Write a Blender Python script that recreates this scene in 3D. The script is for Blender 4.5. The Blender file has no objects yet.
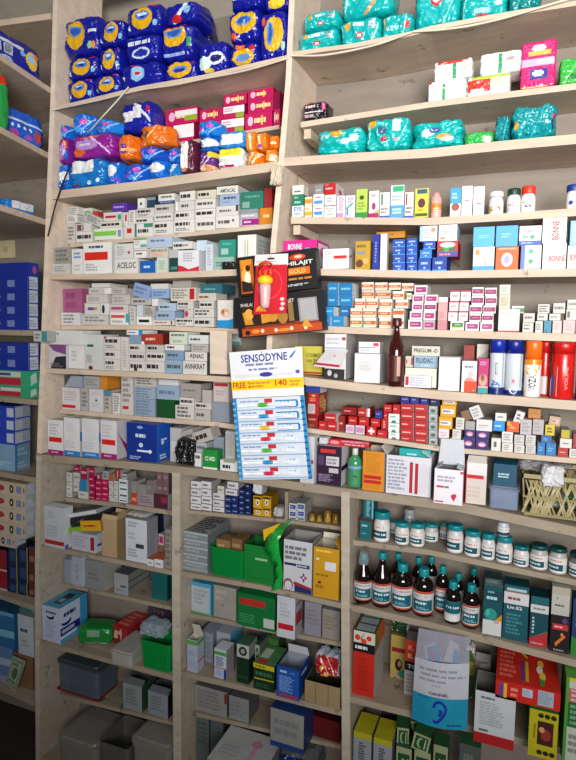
import bpy, math, random
from mathutils import Matrix, Vector, noise
PI = math.pi
C = bpy.context.scene.collection
R = random.Random(7)
# ------------------------------------------------------------------ camera
F, YAW, PITCH, ROLL, D0, EYE = 567.76, .379056, .08998, -.013853, 1.62, 1.62
def cam_axes():
    cy, sy, cp, sp, cr, sr = math.cos(YAW), math.sin(YAW), math.cos(PITCH), math.sin(PITCH), math.cos(ROLL), math.sin(ROLL)
    fwd = Vector((-sy*cp, cy*cp, -sp)); right = Vector((cy, sy, 0)); down = fwd.cross(right)
    return cr*right + sr*down, -sr*right + cr*down, fwd
RT, DN, FW = cam_axes()
CO = Vector((0, -D0, EYE))
def ray(px, py): return RT*((px-288)/F) + DN*((py-380)/F) + FW
def bp(px, py, Y=0.0):
    r = ray(px, py); return CO + r*((Y-CO.y)/r.y)
def bpz(px, py, z):
    r = ray(px, py); return CO + r*((z-CO.z)/r.z)
cd = bpy.data.cameras.new('camera'); cam = bpy.data.objects.new('camera', cd); C.objects.link(cam)
cd.sensor_fit = 'HORIZONTAL'; cd.sensor_width = 36; cd.lens = 36*F/576; cd.clip_start = .01
m3 = Matrix((RT, -DN, -FW)).transposed(); cam.matrix_world = Matrix.Translation(CO) @ m3.to_4x4()
bpy.context.scene.camera = cam
# ------------------------------------------------------------------ colour + materials
_hc = {}
NAMED = dict(w='#e9e8e4', W='#f4f4f2', g='#8b8b8b', k='#1b1b1e', r='#c8201f', b='#1f4fa8', n='#141c6a', t='#0f6f78', y='#e8c22e',
             o='#e0651c', m='#b01766', p='#e23a78', G='#1c7a3a', s='#9aa0a8', c='#5aa9d6', br='#6b4a2e', v='#7a3a8a', d='#55565a', cr='#ddd6c6')
def col(h):
    if isinstance(h, tuple): return h
    if h in _hc: return _hc[h]
    q = NAMED.get(h, h).lstrip('#')
    if len(q) == 3: q = ''.join(a+a for a in q)
    v = [int(q[i:i+2], 16)/255 for i in (0, 2, 4)]
    v = tuple((a/12.92 if a <= .04045 else ((a+.055)/1.055)**2.4) for a in v)
    _hc[h] = v; return v
def mix(a, b, t): a = col(a); b = col(b); return tuple(a[i]*(1-t)+b[i]*t for i in range(3))
def base_mat(name, rough=.5, spec=.5, attr=True, color=None, dirt=.12, bump=0, bscale=60, **kw):
    m = bpy.data.materials.new(name); m.use_nodes = True; nt = m.node_tree; N = nt.nodes; L = nt.links
    b = N['Principled BSDF']; b.inputs['Roughness'].default_value = rough
    b.inputs['Specular IOR Level'].default_value = spec
    tc = N.new('ShaderNodeTexCoord'); nz = N.new('ShaderNodeTexNoise'); nz.inputs['Scale'].default_value = 22; nz.inputs['Detail'].default_value = 4
    L.new(tc.outputs['Object'], nz.inputs['Vector'])
    rp = N.new('ShaderNodeMapRange'); rp.inputs['From Min'].default_value = .3; rp.inputs['From Max'].default_value = .7
    rp.inputs['To Min'].default_value = 1-dirt; rp.inputs['To Max'].default_value = 1.0
    L.new(nz.outputs['Fac'], rp.inputs['Value'])
    mx = N.new('ShaderNodeMix'); mx.data_type = 'RGBA'; mx.blend_type = 'MULTIPLY'; mx.inputs['Factor'].default_value = 1
    if attr:
        a = N.new('ShaderNodeAttribute'); a.attribute_name = 'Col'; L.new(a.outputs['Color'], mx.inputs['A'])
    else: mx.inputs['A'].default_value = (*col(color), 1)
    L.new(rp.outputs['Result'], mx.inputs['B']); L.new(mx.outputs['Result'], b.inputs['Base Color'])
    if bump:
        n2 = N.new('ShaderNodeTexNoise'); n2.inputs['Scale'].default_value = bscale; n2.inputs['Detail'].default_value = 3
        L.new(tc.outputs['Object'], n2.inputs['Vector'])
        bu = N.new('ShaderNodeBump'); bu.inputs['Strength'].default_value = bump; bu.inputs['Distance'].default_value = .01
        L.new(n2.outputs['Fac'], bu.inputs['Height']); L.new(bu.outputs['Normal'], b.inputs['Normal'])
    for k, v in kw.items(): b.inputs[k].default_value = v
    return m
M = {
 'card': base_mat('printed_carton', .48, .4, dirt=.1),
 'film': base_mat('glossy_film', .22, .6, dirt=.05, bump=.35, bscale=55),
 'cap': base_mat('moulded_plastic', .35, .5, dirt=.06),
 'metal': base_mat('painted_metal', .25, .6, dirt=.03),
 'glass': base_mat('dark_amber_glass', .08, .7, dirt=.02),
 'paper': base_mat('plain_paper', .8, .2, dirt=.1),
 'blister': base_mat('foil_blister', .3, .5, dirt=.1, Metallic=.35),
 'cable': base_mat('cable_sheath', .5, .4, dirt=.1),
}
def clear_mat(name, color, alpha, rough=.12):
    m = bpy.data.materials.new(name); m.use_nodes = True; nt = m.node_tree; N = nt.nodes; L = nt.links
    b = N['Principled BSDF']; at = N.new('ShaderNodeAttribute'); at.attribute_name = 'Col'; L.new(at.outputs['Color'], b.inputs['Base Color']); b.inputs['Roughness'].default_value = rough
    tc = N.new('ShaderNodeTexCoord'); nz = N.new('ShaderNodeTexNoise'); nz.inputs['Scale'].default_value = 30; L.new(tc.outputs['Object'], nz.inputs['Vector'])
    rp = N.new('ShaderNodeMapRange'); rp.inputs['To Min'].default_value = max(0, alpha-.12); rp.inputs['To Max'].default_value = min(1, alpha+.12)
    L.new(nz.outputs['Fac'], rp.inputs['Value']); L.new(rp.outputs['Result'], b.inputs['Alpha'])
    return m
M['clear'] = clear_mat('clear_plastic', '#c9d2d8', .38)
M['cleargreen'] = clear_mat('green_clear_plastic', '#1f8a4a', .82)
M['milky'] = clear_mat('milky_plastic', '#b9c0c0', .72, .3)
M['bag'] = clear_mat('thin_bag_film', '#cfd4da', .45, .2)
def wood_mat(name, base, dark, scale=1.0, worn=.5):
    m = bpy.data.materials.new(name); m.use_nodes = True; nt = m.node_tree; N = nt.nodes; L = nt.links
    b = N['Principled BSDF']; b.inputs['Roughness'].default_value = .6; b.inputs['Specular IOR Level'].default_value = .3
    tc = N.new('ShaderNodeTexCoord')
    mp = N.new('ShaderNodeMapping'); mp.inputs['Scale'].default_value = (1.2*scale, 6*scale, 6*scale); L.new(tc.outputs['Object'], mp.inputs['Vector'])
    n1 = N.new('ShaderNodeTexNoise'); n1.inputs['Scale'].default_value = 6; n1.inputs['Detail'].default_value = 8; L.new(mp.outputs['Vector'], n1.inputs['Vector'])
    n2 = N.new('ShaderNodeTexNoise'); n2.inputs['Scale'].default_value = 3.1; n2.inputs['Detail'].default_value = 6; L.new(tc.outputs['Object'], n2.inputs['Vector'])
    r1 = N.new('ShaderNodeValToRGB'); r1.color_ramp.elements[0].position = .35; r1.color_ramp.elements[1].position = .62
    r1.color_ramp.elements[0].color = (*mix(base, dark, .16), 1); r1.color_ramp.elements[1].color = (*col(base), 1)
    L.new(n1.outputs['Fac'], r1.inputs['Fac'])
    r2 = N.new('ShaderNodeValToRGB'); r2.color_ramp.elements[0].position = .33; r2.color_ramp.elements[1].position = .34+.09*worn
    r2.color_ramp.elements[0].color = (*col(dark), 1); r2.color_ramp.elements[1].color = (1, 1, 1, 1)
    n3 = N.new('ShaderNodeTexNoise'); n3.inputs['Scale'].default_value = 16; n3.inputs['Detail'].default_value = 10; n3.inputs['Roughness'].default_value = .7
    L.new(tc.outputs['Object'], n3.inputs['Vector']); L.new(n3.outputs['Fac'], r2.inputs['Fac'])
    mx = N.new('ShaderNodeMix'); mx.data_type = 'RGBA'; mx.blend_type = 'MULTIPLY'; mx.inputs['Factor'].default_value = worn
    L.new(r1.outputs['Color'], mx.inputs['A']); L.new(r2.outputs['Color'], mx.inputs['B'])
    m2 = N.new('ShaderNodeMix'); m2.data_type = 'RGBA'; m2.blend_type = 'MULTIPLY'; m2.inputs['Factor'].default_value = .15
    L.new(mx.outputs['Result'], m2.inputs['A']); L.new(n2.outputs['Fac'], m2.inputs['B'])
    L.new(m2.outputs['Result'], b.inputs['Base Color'])
    bu = N.new('ShaderNodeBump'); bu.inputs['Strength'].default_value = .25; bu.inputs['Distance'].default_value = .004
    L.new(n3.outputs['Fac'], bu.inputs['Height']); L.new(bu.outputs['Normal'], b.inputs['Normal'])
    return m
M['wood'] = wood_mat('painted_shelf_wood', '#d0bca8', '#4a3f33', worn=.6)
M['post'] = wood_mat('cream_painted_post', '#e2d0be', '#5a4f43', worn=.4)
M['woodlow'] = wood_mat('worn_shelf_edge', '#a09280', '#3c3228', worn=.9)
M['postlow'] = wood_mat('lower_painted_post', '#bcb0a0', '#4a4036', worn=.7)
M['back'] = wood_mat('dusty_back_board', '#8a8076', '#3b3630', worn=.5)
# ------------------------------------------------------------------ mesh builder
class MB:
    def __init__(s): s.v = []; s.f = []; s.c = []; s.sm = []
    def quad(s, a, b, c, d, co, sm=False):
        n = len(s.v); s.v += [a, b, c, d]; s.f.append((n, n+1, n+2, n+3)); s.c.append(col(co)); s.sm.append(sm)
    def poly(s, pts, co, sm=False):
        n = len(s.v); s.v += pts; s.f.append(tuple(range(n, n+len(pts)))); s.c.append(col(co)); s.sm.append(sm)
    def mesh(s, vs, fs, co, sm=False, T=None):
        n = len(s.v); s.v += [T(v) if T else v for v in vs]
        for i, f in enumerate(fs):
            s.f.append(tuple(n+j for j in f)); s.c.append(col(co) if not isinstance(co, list) else col(co[i])); s.sm.append(sm)
    def box(s, x0, y0, z0, x1, y1, z1, co, skip='', fc={}):
        P = [(x0,y0,z0),(x1,y0,z0),(x1,y1,z0),(x0,y1,z0),(x0,y0,z1),(x1,y0,z1),(x1,y1,z1),(x0,y1,z1)]
        n = len(s.v); s.v += P
        for k, f in (('F',(0,1,5,4)),('R',(1,2,6,5)),('B',(2,3,7,6)),('L',(3,0,4,7)),('T',(4,5,6,7)),('D',(3,2,1,0))):
            if k in skip: continue
            s.f.append(tuple(n+i for i in f)); s.c.append(col(fc.get(k, co))); s.sm.append(False)
    def tube(s, pts, r, co, n=8, closed=False):
        pts = [Vector(p) for p in pts]; base = len(s.v); m = len(pts)
        up = Vector((0, 0, 1))
        for i, p in enumerate(pts):
            t = (pts[min(i+1, m-1)] - pts[max(i-1, 0)]).normalized()
            a = t.cross(up); a = a.normalized() if a.length > 1e-3 else Vector((1, 0, 0)); b = t.cross(a)
            rr = r[i] if isinstance(r, (list, tuple)) else r
            for k in range(n):
                q = 2*PI*k/n; s.v.append(tuple(p + a*math.cos(q)*rr + b*math.sin(q)*rr))
        for i in range(m-1):
            for k in range(n):
                s.f.append((base+i*n+k, base+i*n+(k+1) % n, base+(i+1)*n+(k+1) % n, base+(i+1)*n+k)); s.c.append(col(co)); s.sm.append(True)
        for e in (0, m-1):
            s.f.append(tuple(base+e*n+k for k in range(n))); s.c.append(col(co)); s.sm.append(False)
    def lathe(s, prof, co, n=28, cx=0, cy=0, capped=True):
        base = len(s.v)
        for r, z in prof:
            for k in range(n): q = 2*PI*k/n; s.v.append((cx+r*math.cos(q), cy+r*math.sin(q), z))
        for i in range(len(prof)-1):
            for k in range(n):
                s.f.append((base+i*n+k, base+i*n+(k+1) % n, base+(i+1)*n+(k+1) % n, base+(i+1)*n+k))
                s.c.append(col(co[i] if isinstance(co, list) else co)); s.sm.append(True)
        if capped:
            s.f.append(tuple(base+k for k in reversed(range(n)))); s.c.append(col(co[0] if isinstance(co, list) else co)); s.sm.append(False)
            e = base+(len(prof)-1)*n; s.f.append(tuple(e+k for k in range(n))); s.c.append(col(co[-1] if isinstance(co, list) else co)); s.sm.append(False)
    def build(s, name, mat, parent=None):
        me = bpy.data.meshes.new(name); me.from_pydata([tuple(v) for v in s.v], [], s.f)
        at = me.color_attributes.new('Col', 'FLOAT_COLOR', 'CORNER'); buf = []
        for p, c_ in zip(s.f, s.c): buf += list((*c_, 1.0))*len(p)
        at.data.foreach_set('color', buf); me.polygons.foreach_set('use_smooth', s.sm)
        me.materials.append(M[mat] if isinstance(mat, str) else mat); me.update()
        o = bpy.data.objects.new(name, me); C.objects.link(o)
        if parent: o.parent = parent
        return o
def tag(o, label, cat, group=None, kind=None):
    if label: o['label'] = label
    if cat: o['category'] = cat
    if group: o['group'] = group
    if kind: o['kind'] = kind
    return o
def empty(name, loc=(0, 0, 0), rz=0):
    o = bpy.data.objects.new(name, None); C.objects.link(o); o.location = loc; o.rotation_euler = (0, 0, rz); return o
# ------------------------------------------------------------------ lettering
_tx = {}
def text_mesh(s):
    if s in _tx: return _tx[s]
    cu = bpy.data.curves.new('lettering', 'FONT'); cu.body = s; cu.resolution_u = 2; cu.offset = .022
    o = bpy.data.objects.new('lettering', cu); C.objects.link(o)
    me = o.evaluated_get(bpy.context.evaluated_depsgraph_get()).to_mesh()
    vs = [(v.co.x, v.co.y) for v in me.vertices]; fs = [tuple(p.vertices) for p in me.polygons]
    bpy.data.objects.remove(o); bpy.data.curves.remove(cu)
    x0 = min(v[0] for v in vs); x1 = max(v[0] for v in vs); y0 = min(v[1] for v in vs); y1 = max(v[1] for v in vs)
    w = x1-x0; h = y1-y0
    _tx[s] = ([((v[0]-x0)/w-.5, (v[1]-y0)/h-.5) for v in vs], fs, w/h); return _tx[s]
# decor: list of tuples; draw() puts them through a map (u,v,lift)->point. aspect = width/height of the face
def parse(s):
    out = []
    for t in (s or '').split('|'):
        t = t.strip()
        if not t: continue
        k, a = t[0], [x.strip() for x in t[1:].lstrip(':').split(',')]
        out.append((k, a))
    return out
def draw(mb, dec, mp, aspect, rnd, lift=.0004, paint=True):
    li = lift
    for k, a in dec:
        li += .00012
        if k == 'r' and paint:      # rectangle u0,v0,u1,v1,colour
            u0, v0, u1, v1 = map(float, a[:4]); mb.quad(mp(u0, v0, li), mp(u1, v0, li), mp(u1, v1, li), mp(u0, v1, li), a[4])
        elif k == 'q' and paint:    # free quad: u0,v0 .. u3,v3,colour
            f = list(map(float, a[:8])); mb.quad(*[mp(f[2*i], f[2*i+1], li) for i in range(4)], a[8])
        elif k == 'e' and paint:    # ellipse cu,cv,ru,rv,colour
            cu, cv, ru, rv = map(float, a[:4]); cl = lambda q: min(.998, max(.002, q)); mb.poly([mp(cl(cu+ru*math.cos(i*PI/8)), cl(cv+rv*math.sin(i*PI/8)), li) for i in range(16)], a[4])
        elif k in 'tT':              # text: string,cu,cv,height(frac of face height),colour[,width frac]; T = vertical
            st = a[0].replace('_', ' '); cu, cv, h = map(float, a[1:4]); vs, fs, asp = text_mesh(st)
            if k == 't':
                w = h*asp/aspect
                if len(a) > 5: w = float(a[5])
                mb.mesh([mp(cu+x*w, cv+y*h, li) for x, y in vs], fs, a[4])
            else:                   # T: h = width-wise height as frac of face width, length a[5] frac of face height
                ln = float(a[5]) if len(a) > 5 else h*asp*aspect
                mb.mesh([mp(cu-y*h, cv+x*ln, li) for x, y in vs], fs, a[4])
        elif k == 'l':              # lines of small print u0,v0,u1,v1,n,colour
            u0, v0, u1, v1 = map(float, a[:4]); n = int(a[4]); ph = (v1-v0)/n
            for i in range(n):
                vv = v1-(i+.78)*ph; u = u0; end = u0+(u1-u0)*rnd.uniform(.6, 1)
                while u < end:
                    w = (u1-u0)*rnd.uniform(.1, .32); e = min(u+w, end)
                    mb.quad(mp(u, vv, li), mp(e, vv, li), mp(e, vv+ph*.6, li), mp(u, vv+ph*.6, li), a[5]); u = e+(u1-u0)*.04
        elif k == '+':              # cross cu,cv,size,colour
            cu, cv, h = map(float, a[:3]); w = h/aspect
            mb.quad(mp(cu-w/2, cv-h/6, li), mp(cu+w/2, cv-h/6, li), mp(cu+w/2, cv+h/6, li), mp(cu-w/2, cv+h/6, li), a[3])
            mb.quad(mp(cu-w/6, cv-h/2, li+.0001), mp(cu+w/6, cv-h/2, li+.0001), mp(cu+w/6, cv+h/2, li+.0001), mp(cu-w/6, cv+h/2, li+.0001), a[3])
# ------------------------------------------------------------------ shelves and supports
SH = []        # (name, pts[(X,Z)], Yf, Yb, x0, x1)
def shelf_z(sh, X):
    p = sh['p']
    if X <= p[0][0]: a, b = p[0], p[1]
    elif X >= p[-1][0]: a, b = p[-2], p[-1]
    else:
        for i in range(len(p)-1):
            if p[i][0] <= X <= p[i+1][0]: a, b = p[i], p[i+1]; break
    return a[1]+(b[1]-a[1])*(X-a[0])/(b[0]-a[0])
def shelf(parent, px, d=0.0, depth=None, th=.018, mat='wood', reg=True, ext=(0, 0), label=None):
    P = [bp(x, y, d) for x, y in px]; pts = [(p.x, p.z) for p in P]
    pts[0] = (pts[0][0]-ext[0], pts[0][1]); pts[-1] = (pts[-1][0]+ext[1], pts[-1][1])
    # resample smoothly
    mb = MB(); yb = .219 if depth is None else d+depth
    n = len(pts)
    for i in range(n-1):
        (xa, za), (xb, zb) = pts[i], pts[i+1]
        for (y0, y1, k0, k1) in ((d, yb, 0, 0),):
            V = [(xa, d, za-th), (xb, d, zb-th), (xb, d, zb), (xa, d, za), (xa, yb, za-th), (xb, yb, zb-th), (xb, yb, zb), (xa, yb, za)]
            mb.mesh(V, [(0, 1, 2, 3), (3, 2, 6, 7), (1, 0, 4, 5), (5, 4, 7, 6)] + ([(0, 3, 7, 4)] if i == 0 else []) + ([(1, 5, 6, 2)] if i == n-2 else []), 'w')
    o = mb.build('shelf_board', mat, parent)
    if label: o['label'] = label
    if reg: SH.append(dict(p=pts, y0=d, y1=yb, x0=pts[0][0]-.02, x1=pts[-1][0]+.02, th=th))
    return o
PL = []        # placed solids: x0,x1,y0,y1,z0,z1,label
LOG = []
def support(x0, x1, y0, y1, z0, tol=.03):
    best = None
    for s in SH:
        if s['x0'] <= (x0+x1)/2 <= s['x1'] and y1 > s['y0'] and y0 < s['y1']:
            z = max(shelf_z(s, x0), shelf_z(s, x1), shelf_z(s, (x0+x1)/2))
            if abs(z-z0) < tol and (best is None or abs(z-z0) < abs(best-z0)): best = z
    for p in PL:
        ox = min(x1, p[1])-max(x0, p[0]); oy = min(y1, p[3])-max(y0, p[2])
        if ox > .18*min(x1-x0, p[1]-p[0]) and oy > .01:
            z = p[5]
            if abs(z-z0) < tol and (best is None or abs(z-z0) < abs(best-z0)): best = z
    return best
def resolve(x0, x1, y0, y1, z0, z1, label, dep_fix=True):
    for it in range(3):
        for p in PL:
            ox = min(x1, p[1])-max(x0, p[0]); oy = min(y1, p[3])-max(y0, p[2]); oz = min(z1, p[5])-max(z0, p[4])
            if ox > 0 and oy > 0 and oz > .0005:
                w = x1-x0
                if oz < .3*(z1-z0) and p[4] < z0 and p[5] < z1 and ox > .25*w: z0 = p[5]+.0003
                elif oz < .3*(z1-z0) and p[4] > z0 and ox > .25*w: z1 = p[4]-.0003
                elif ox < .45*w:
                    if p[0]+p[1] < x0+x1: x0 = p[1]+.0006
                    else: x1 = p[0]-.0006
                elif y0 < p[2]-.012: y1 = p[2]-.001
                else:
                    dd = y1-y0; y0 = p[3]+.001; y1 = y0+dd
                    if y1 > .218: y1 = max(.218, y0+.01)
                    LOG.append('pushed back: %s (behind %s)' % (label, p[6]))
    return x0, x1, y0, y1, z0, z1
# ------------------------------------------------------------------ kinds of goods
def extents(it, dd=None):
    x0, y0, x1, y1 = it['bb']; d = it['d'] if dd is None else dd
    cx, cy = (x0+x1)/2, (y0+y1)/2
    X0 = bp(x0, cy, d).x; X1 = bp(x1, cy, d).x; Zt = bp(cx, y0, d).z; Zb = bp(cx, y1, d).z
    return X0, X1, Zb, Zt
def bay_clamp(it, x0, x1, y0, y1, z0, z1, shelves=False):
    c = (x0+x1)/2
    if it.get('nb'): x0 = max(x0, -2.23)
    elif y1 > -.002:
        for q in UPR:
            lo, hi = q[-1][2], q[0][2]
            if z1 < lo or z0 > hi: continue
            ls, rs = [], []
            for z in (max(z0, lo), min(z1, hi)):
                for i in range(len(q)-1):
                    (a0, b0, za), (a1, b1, zb) = q[i], q[i+1]
                    if zb-1e-6 <= z <= za+1e-6:
                        t = (z-za)/(zb-za); ls.append(a0+(a1-a0)*t); rs.append(b0+(b1-b0)*t)
            if not ls: continue
            L_, R_ = min(ls), max(rs)
            if x1 > L_-.008 and x0 < R_+.008:
                mg = .007 if it.get('k') == 'P' else .0015
                if c > (L_+R_)/2: x0 = max(x0, R_+mg)
                else: x1 = min(x1, L_-mg)
    for s in (SH if shelves else []):
        if s['x0'] <= c <= s['x1'] and y1 > s['y0'] and y0 < s['y1']:
            u = min(shelf_z(s, x0), shelf_z(s, x1), shelf_z(s, c))-s['th']
            if z0+.006 < u < z1+.004: z1 = u-(.005 if it.get('k') == 'P' else .0012)
    return x0, x1, z0, z1
def seat(it, x0, x1, y0, y1, z0, z1, h_keep=False):
    if not it.get('deep'): y1 = min(y1, .218)
    if y1 < y0+.008: y1 = y0+.008
    x0, x1, z0, z1 = bay_clamp(it, x0, x1, y0, y1, z0, z1)
    if not it.get('nz'):
        s = support(x0, x1, y0, y1, z0, max(.07, it.get('tol', .07)))
        if s is None: LOG.append('no support: %s z=%.3f' % (it['label'], z0))
        else:
            if h_keep: z1 += s+.0004-z0
            z0 = s+.0004
            if z1 < z0+.006: z1 = z0+.006; LOG.append('thin: '+it['label'])
    x0, x1, z0, z1 = bay_clamp(it, x0, x1, y0, y1, z0, z1, True)
    if not it.get('nc'): x0, x1, y0, y1, z0, z1 = resolve(x0, x1, y0, y1, z0, z1, it['label'])
    if x1 < x0+.003: LOG.append('narrow: '+it['label']); x1 = x0+.003
    if not it.get('nr'): PL.append((x0, x1, y0, y1, z0, z1, it['label']))
    return x0, x1, y0, y1, z0, z1
def rot_fix(o, it):
    if it.get('rz'): o.rotation_euler[2] = math.radians(it['rz'])
    if it.get('ty'): o.rotation_euler[1] = math.radians(it['ty'])
    if it.get('rx'): o.rotation_euler[0] = math.radians(it['rx'])
def kbox(it):
    x0, x1, z0, z1 = extents(it); y0 = it['d']; y1 = y0+it['dep']
    x0, x1, y0, y1, z0, z1 = seat(it, x0, x1, y0, y1, z0, z1)
    w, h, dp = x1-x0-.0008, z1-z0, y1-y0
    if it.get('rz') or it.get('ty'):   # keep the turned box inside its own footprint
        pass
    rnd = random.Random(it['seed']); mb = MB(); c = it['c']; sc = it.get('side', c); tc = it.get('top', sc)
    k = rnd.uniform(.9, 1.03); c, sc, tc = [tuple(min(1, a*k) for a in col(q)) for q in (c, sc, tc)]
    jit = 0
    if not it.get('rz') and not it.get('ty') and 'flaps' not in it and not it.get('open') and w < .14:
        jit = rnd.uniform(-1, 1)*min(2.2, math.degrees(.0014/max(dp, w))); w = w-.0011; dp -= .004; y0 += rnd.uniform(.0, .0035)
        h -= .0005
    hw = w/2
    opn = it.get('open')
    t = .0012
    bot = min(.02, h*.3) if opn else 0
    mb.box(-hw, 0, 0, hw, dp, h, c, skip='T' if opn else '', fc={'L': sc, 'R': sc, 'T': tc, 'B': sc})
    if opn:
        ic = it.get('inner', '#b9b2a4')
        a, b, e = hw-t, t, dp-t
        mb.quad((-a, b, h), (a, b, h), (a, b, bot), (-a, b, bot), ic); mb.quad((a, e, h), (-a, e, h), (-a, e, bot), (a, e, bot), ic)
        mb.quad((-a, e, h), (-a, b, h), (-a, b, bot), (-a, e, bot), ic); mb.quad((a, b, h), (a, e, h), (a, e, bot), (a, b, bot), ic)
        mb.quad((-a, b, bot), (a, b, bot), (a, e, bot), (-a, e, bot), ic)
        for q in ((-hw, 0, hw, 0, a, b, -a, b), (hw, 0, hw, dp, a, e, a, b), (hw, dp, -hw, dp, -a, e, a, e), (-hw, dp, -hw, 0, -a, b, -a, e)):
            mb.quad(*[(q[2*i], q[2*i+1], h) for i in range(4)], c)
    fr = lambda u, v, l: ((u-.5)*w, -l, v*h)
    ri = lambda u, v, l: (hw+l, u*dp, v*h)
    le = lambda u, v, l: (-hw-l, (1-u)*dp, v*h)
    tp = lambda u, v, l: ((u-.5)*w, v*dp, h+l)
    draw(mb, it['dec'], fr, w/h, rnd)
    draw(mb, it.get('decr', []), ri, dp/h, rnd); draw(mb, it.get('decl', it.get('decr', [])), le, dp/h, rnd)
    if not opn: draw(mb, it.get('dect', []), tp, w/dp, rnd)
    o = mb.build(it['n'], it.get('mat', 'card'))
    o.location = ((x0+x1)/2, y0, z0)
    if jit: o.rotation_euler[2] = math.radians(jit)
    tag(o, it['label'], it['cat'], it.get('g')); rot_fix(o, it)
    # flaps: e.g. flaps=B.5:20,F.4:-120,L.3:30
    for f in (it['flaps'].split('/') if it.get('flaps') else []):
        k = f[0]; ln, an = f[1:].split(':'); an = math.radians(float(an)); L = float(ln)*h
        fm = MB(); ca, sa = math.cos(an), math.sin(an); fcl = it.get('fc', c); th = .0011
        nm = 'flap'
        if k in 'BF':
            ys = dp if k == 'B' else 0; sg = 1 if k == 'B' else -1
            a = (0, 0); b = (sg*L*sa, L*ca); nrm = (-sg*ca*th, sa*th)
            q = [(-hw+t, ys+a[0], h), (hw-t, ys+a[0], h), (hw-t-L*.08, ys+b[0], h+b[1]), (-hw+t+L*.08, ys+b[0], h+b[1])]
            q2 = [(x, y+nrm[0], z+nrm[1]) for x, y, z in q]
        else:
            xs = hw if k == 'R' else -hw; sg = 1 if k == 'R' else -1
            q = [(xs, t, h), (xs, dp-t, h), (xs+sg*L*sa, dp-t-L*.1, h+L*ca), (xs+sg*L*sa, t+L*.1, h+L*ca)]
            q2 = [(x-sg*ca*th, y, z+sa*th) for x, y, z in q]
        fm.mesh(q+q2, [(0, 1, 2, 3), (7, 6, 5, 4), (0, 4, 5, 1), (1, 5, 6, 2), (2, 6, 7, 3), (3, 7, 4, 0)], [fcl, it.get('fi', '#cfcabc'), fcl, fcl, fcl, fcl])
        if it.get('decf'): 
            fm2 = it['decf']
            draw(fm, fm2, lambda u, v, l: tuple(Vector(q2[0]).lerp(Vector(q2[1]), u).lerp(Vector(q2[3]).lerp(Vector(q2[2]), u), v) + Vector((0, -l*.7, l*.7))), w/L, rnd)
        fo = fm.build(nm, it.get('mat', 'card'), o)
    return o
def pouch_pt(u, v, s, W, H, Dp, n=(4.5, 3.2, 4.5), flow=0, seed=0, wr=.05, ex=5.5):
    # u,v,s in [-1,1] on the cube surface -> rounded, wrinkled pack
    e = ex; q = (abs(u)**e+abs(v)**e+abs(s)**e)**(1/e); x, z, y = u/q, v/q, s/q
    if flow:
        k = max(.06, 1-abs(x)**3.0); y *= k; z *= (1-.12*abs(x)**4)
        z *= 1+.10*abs(x)**10
    a = noise.noise(Vector((x*2.3+seed, z*2.3, y*1.5+seed*.7))); b = noise.noise(Vector((x*6+seed*3, z*5, y*4)))
    c = abs(noise.noise(Vector((x*3.4+seed, z*9+seed, y*3))))
    k = 1+wr*(a*1.3+b*.7-c*.7)
    return (x*W*k, y*Dp*(1+wr*2*(a+b*.5)), z*H*k)
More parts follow.
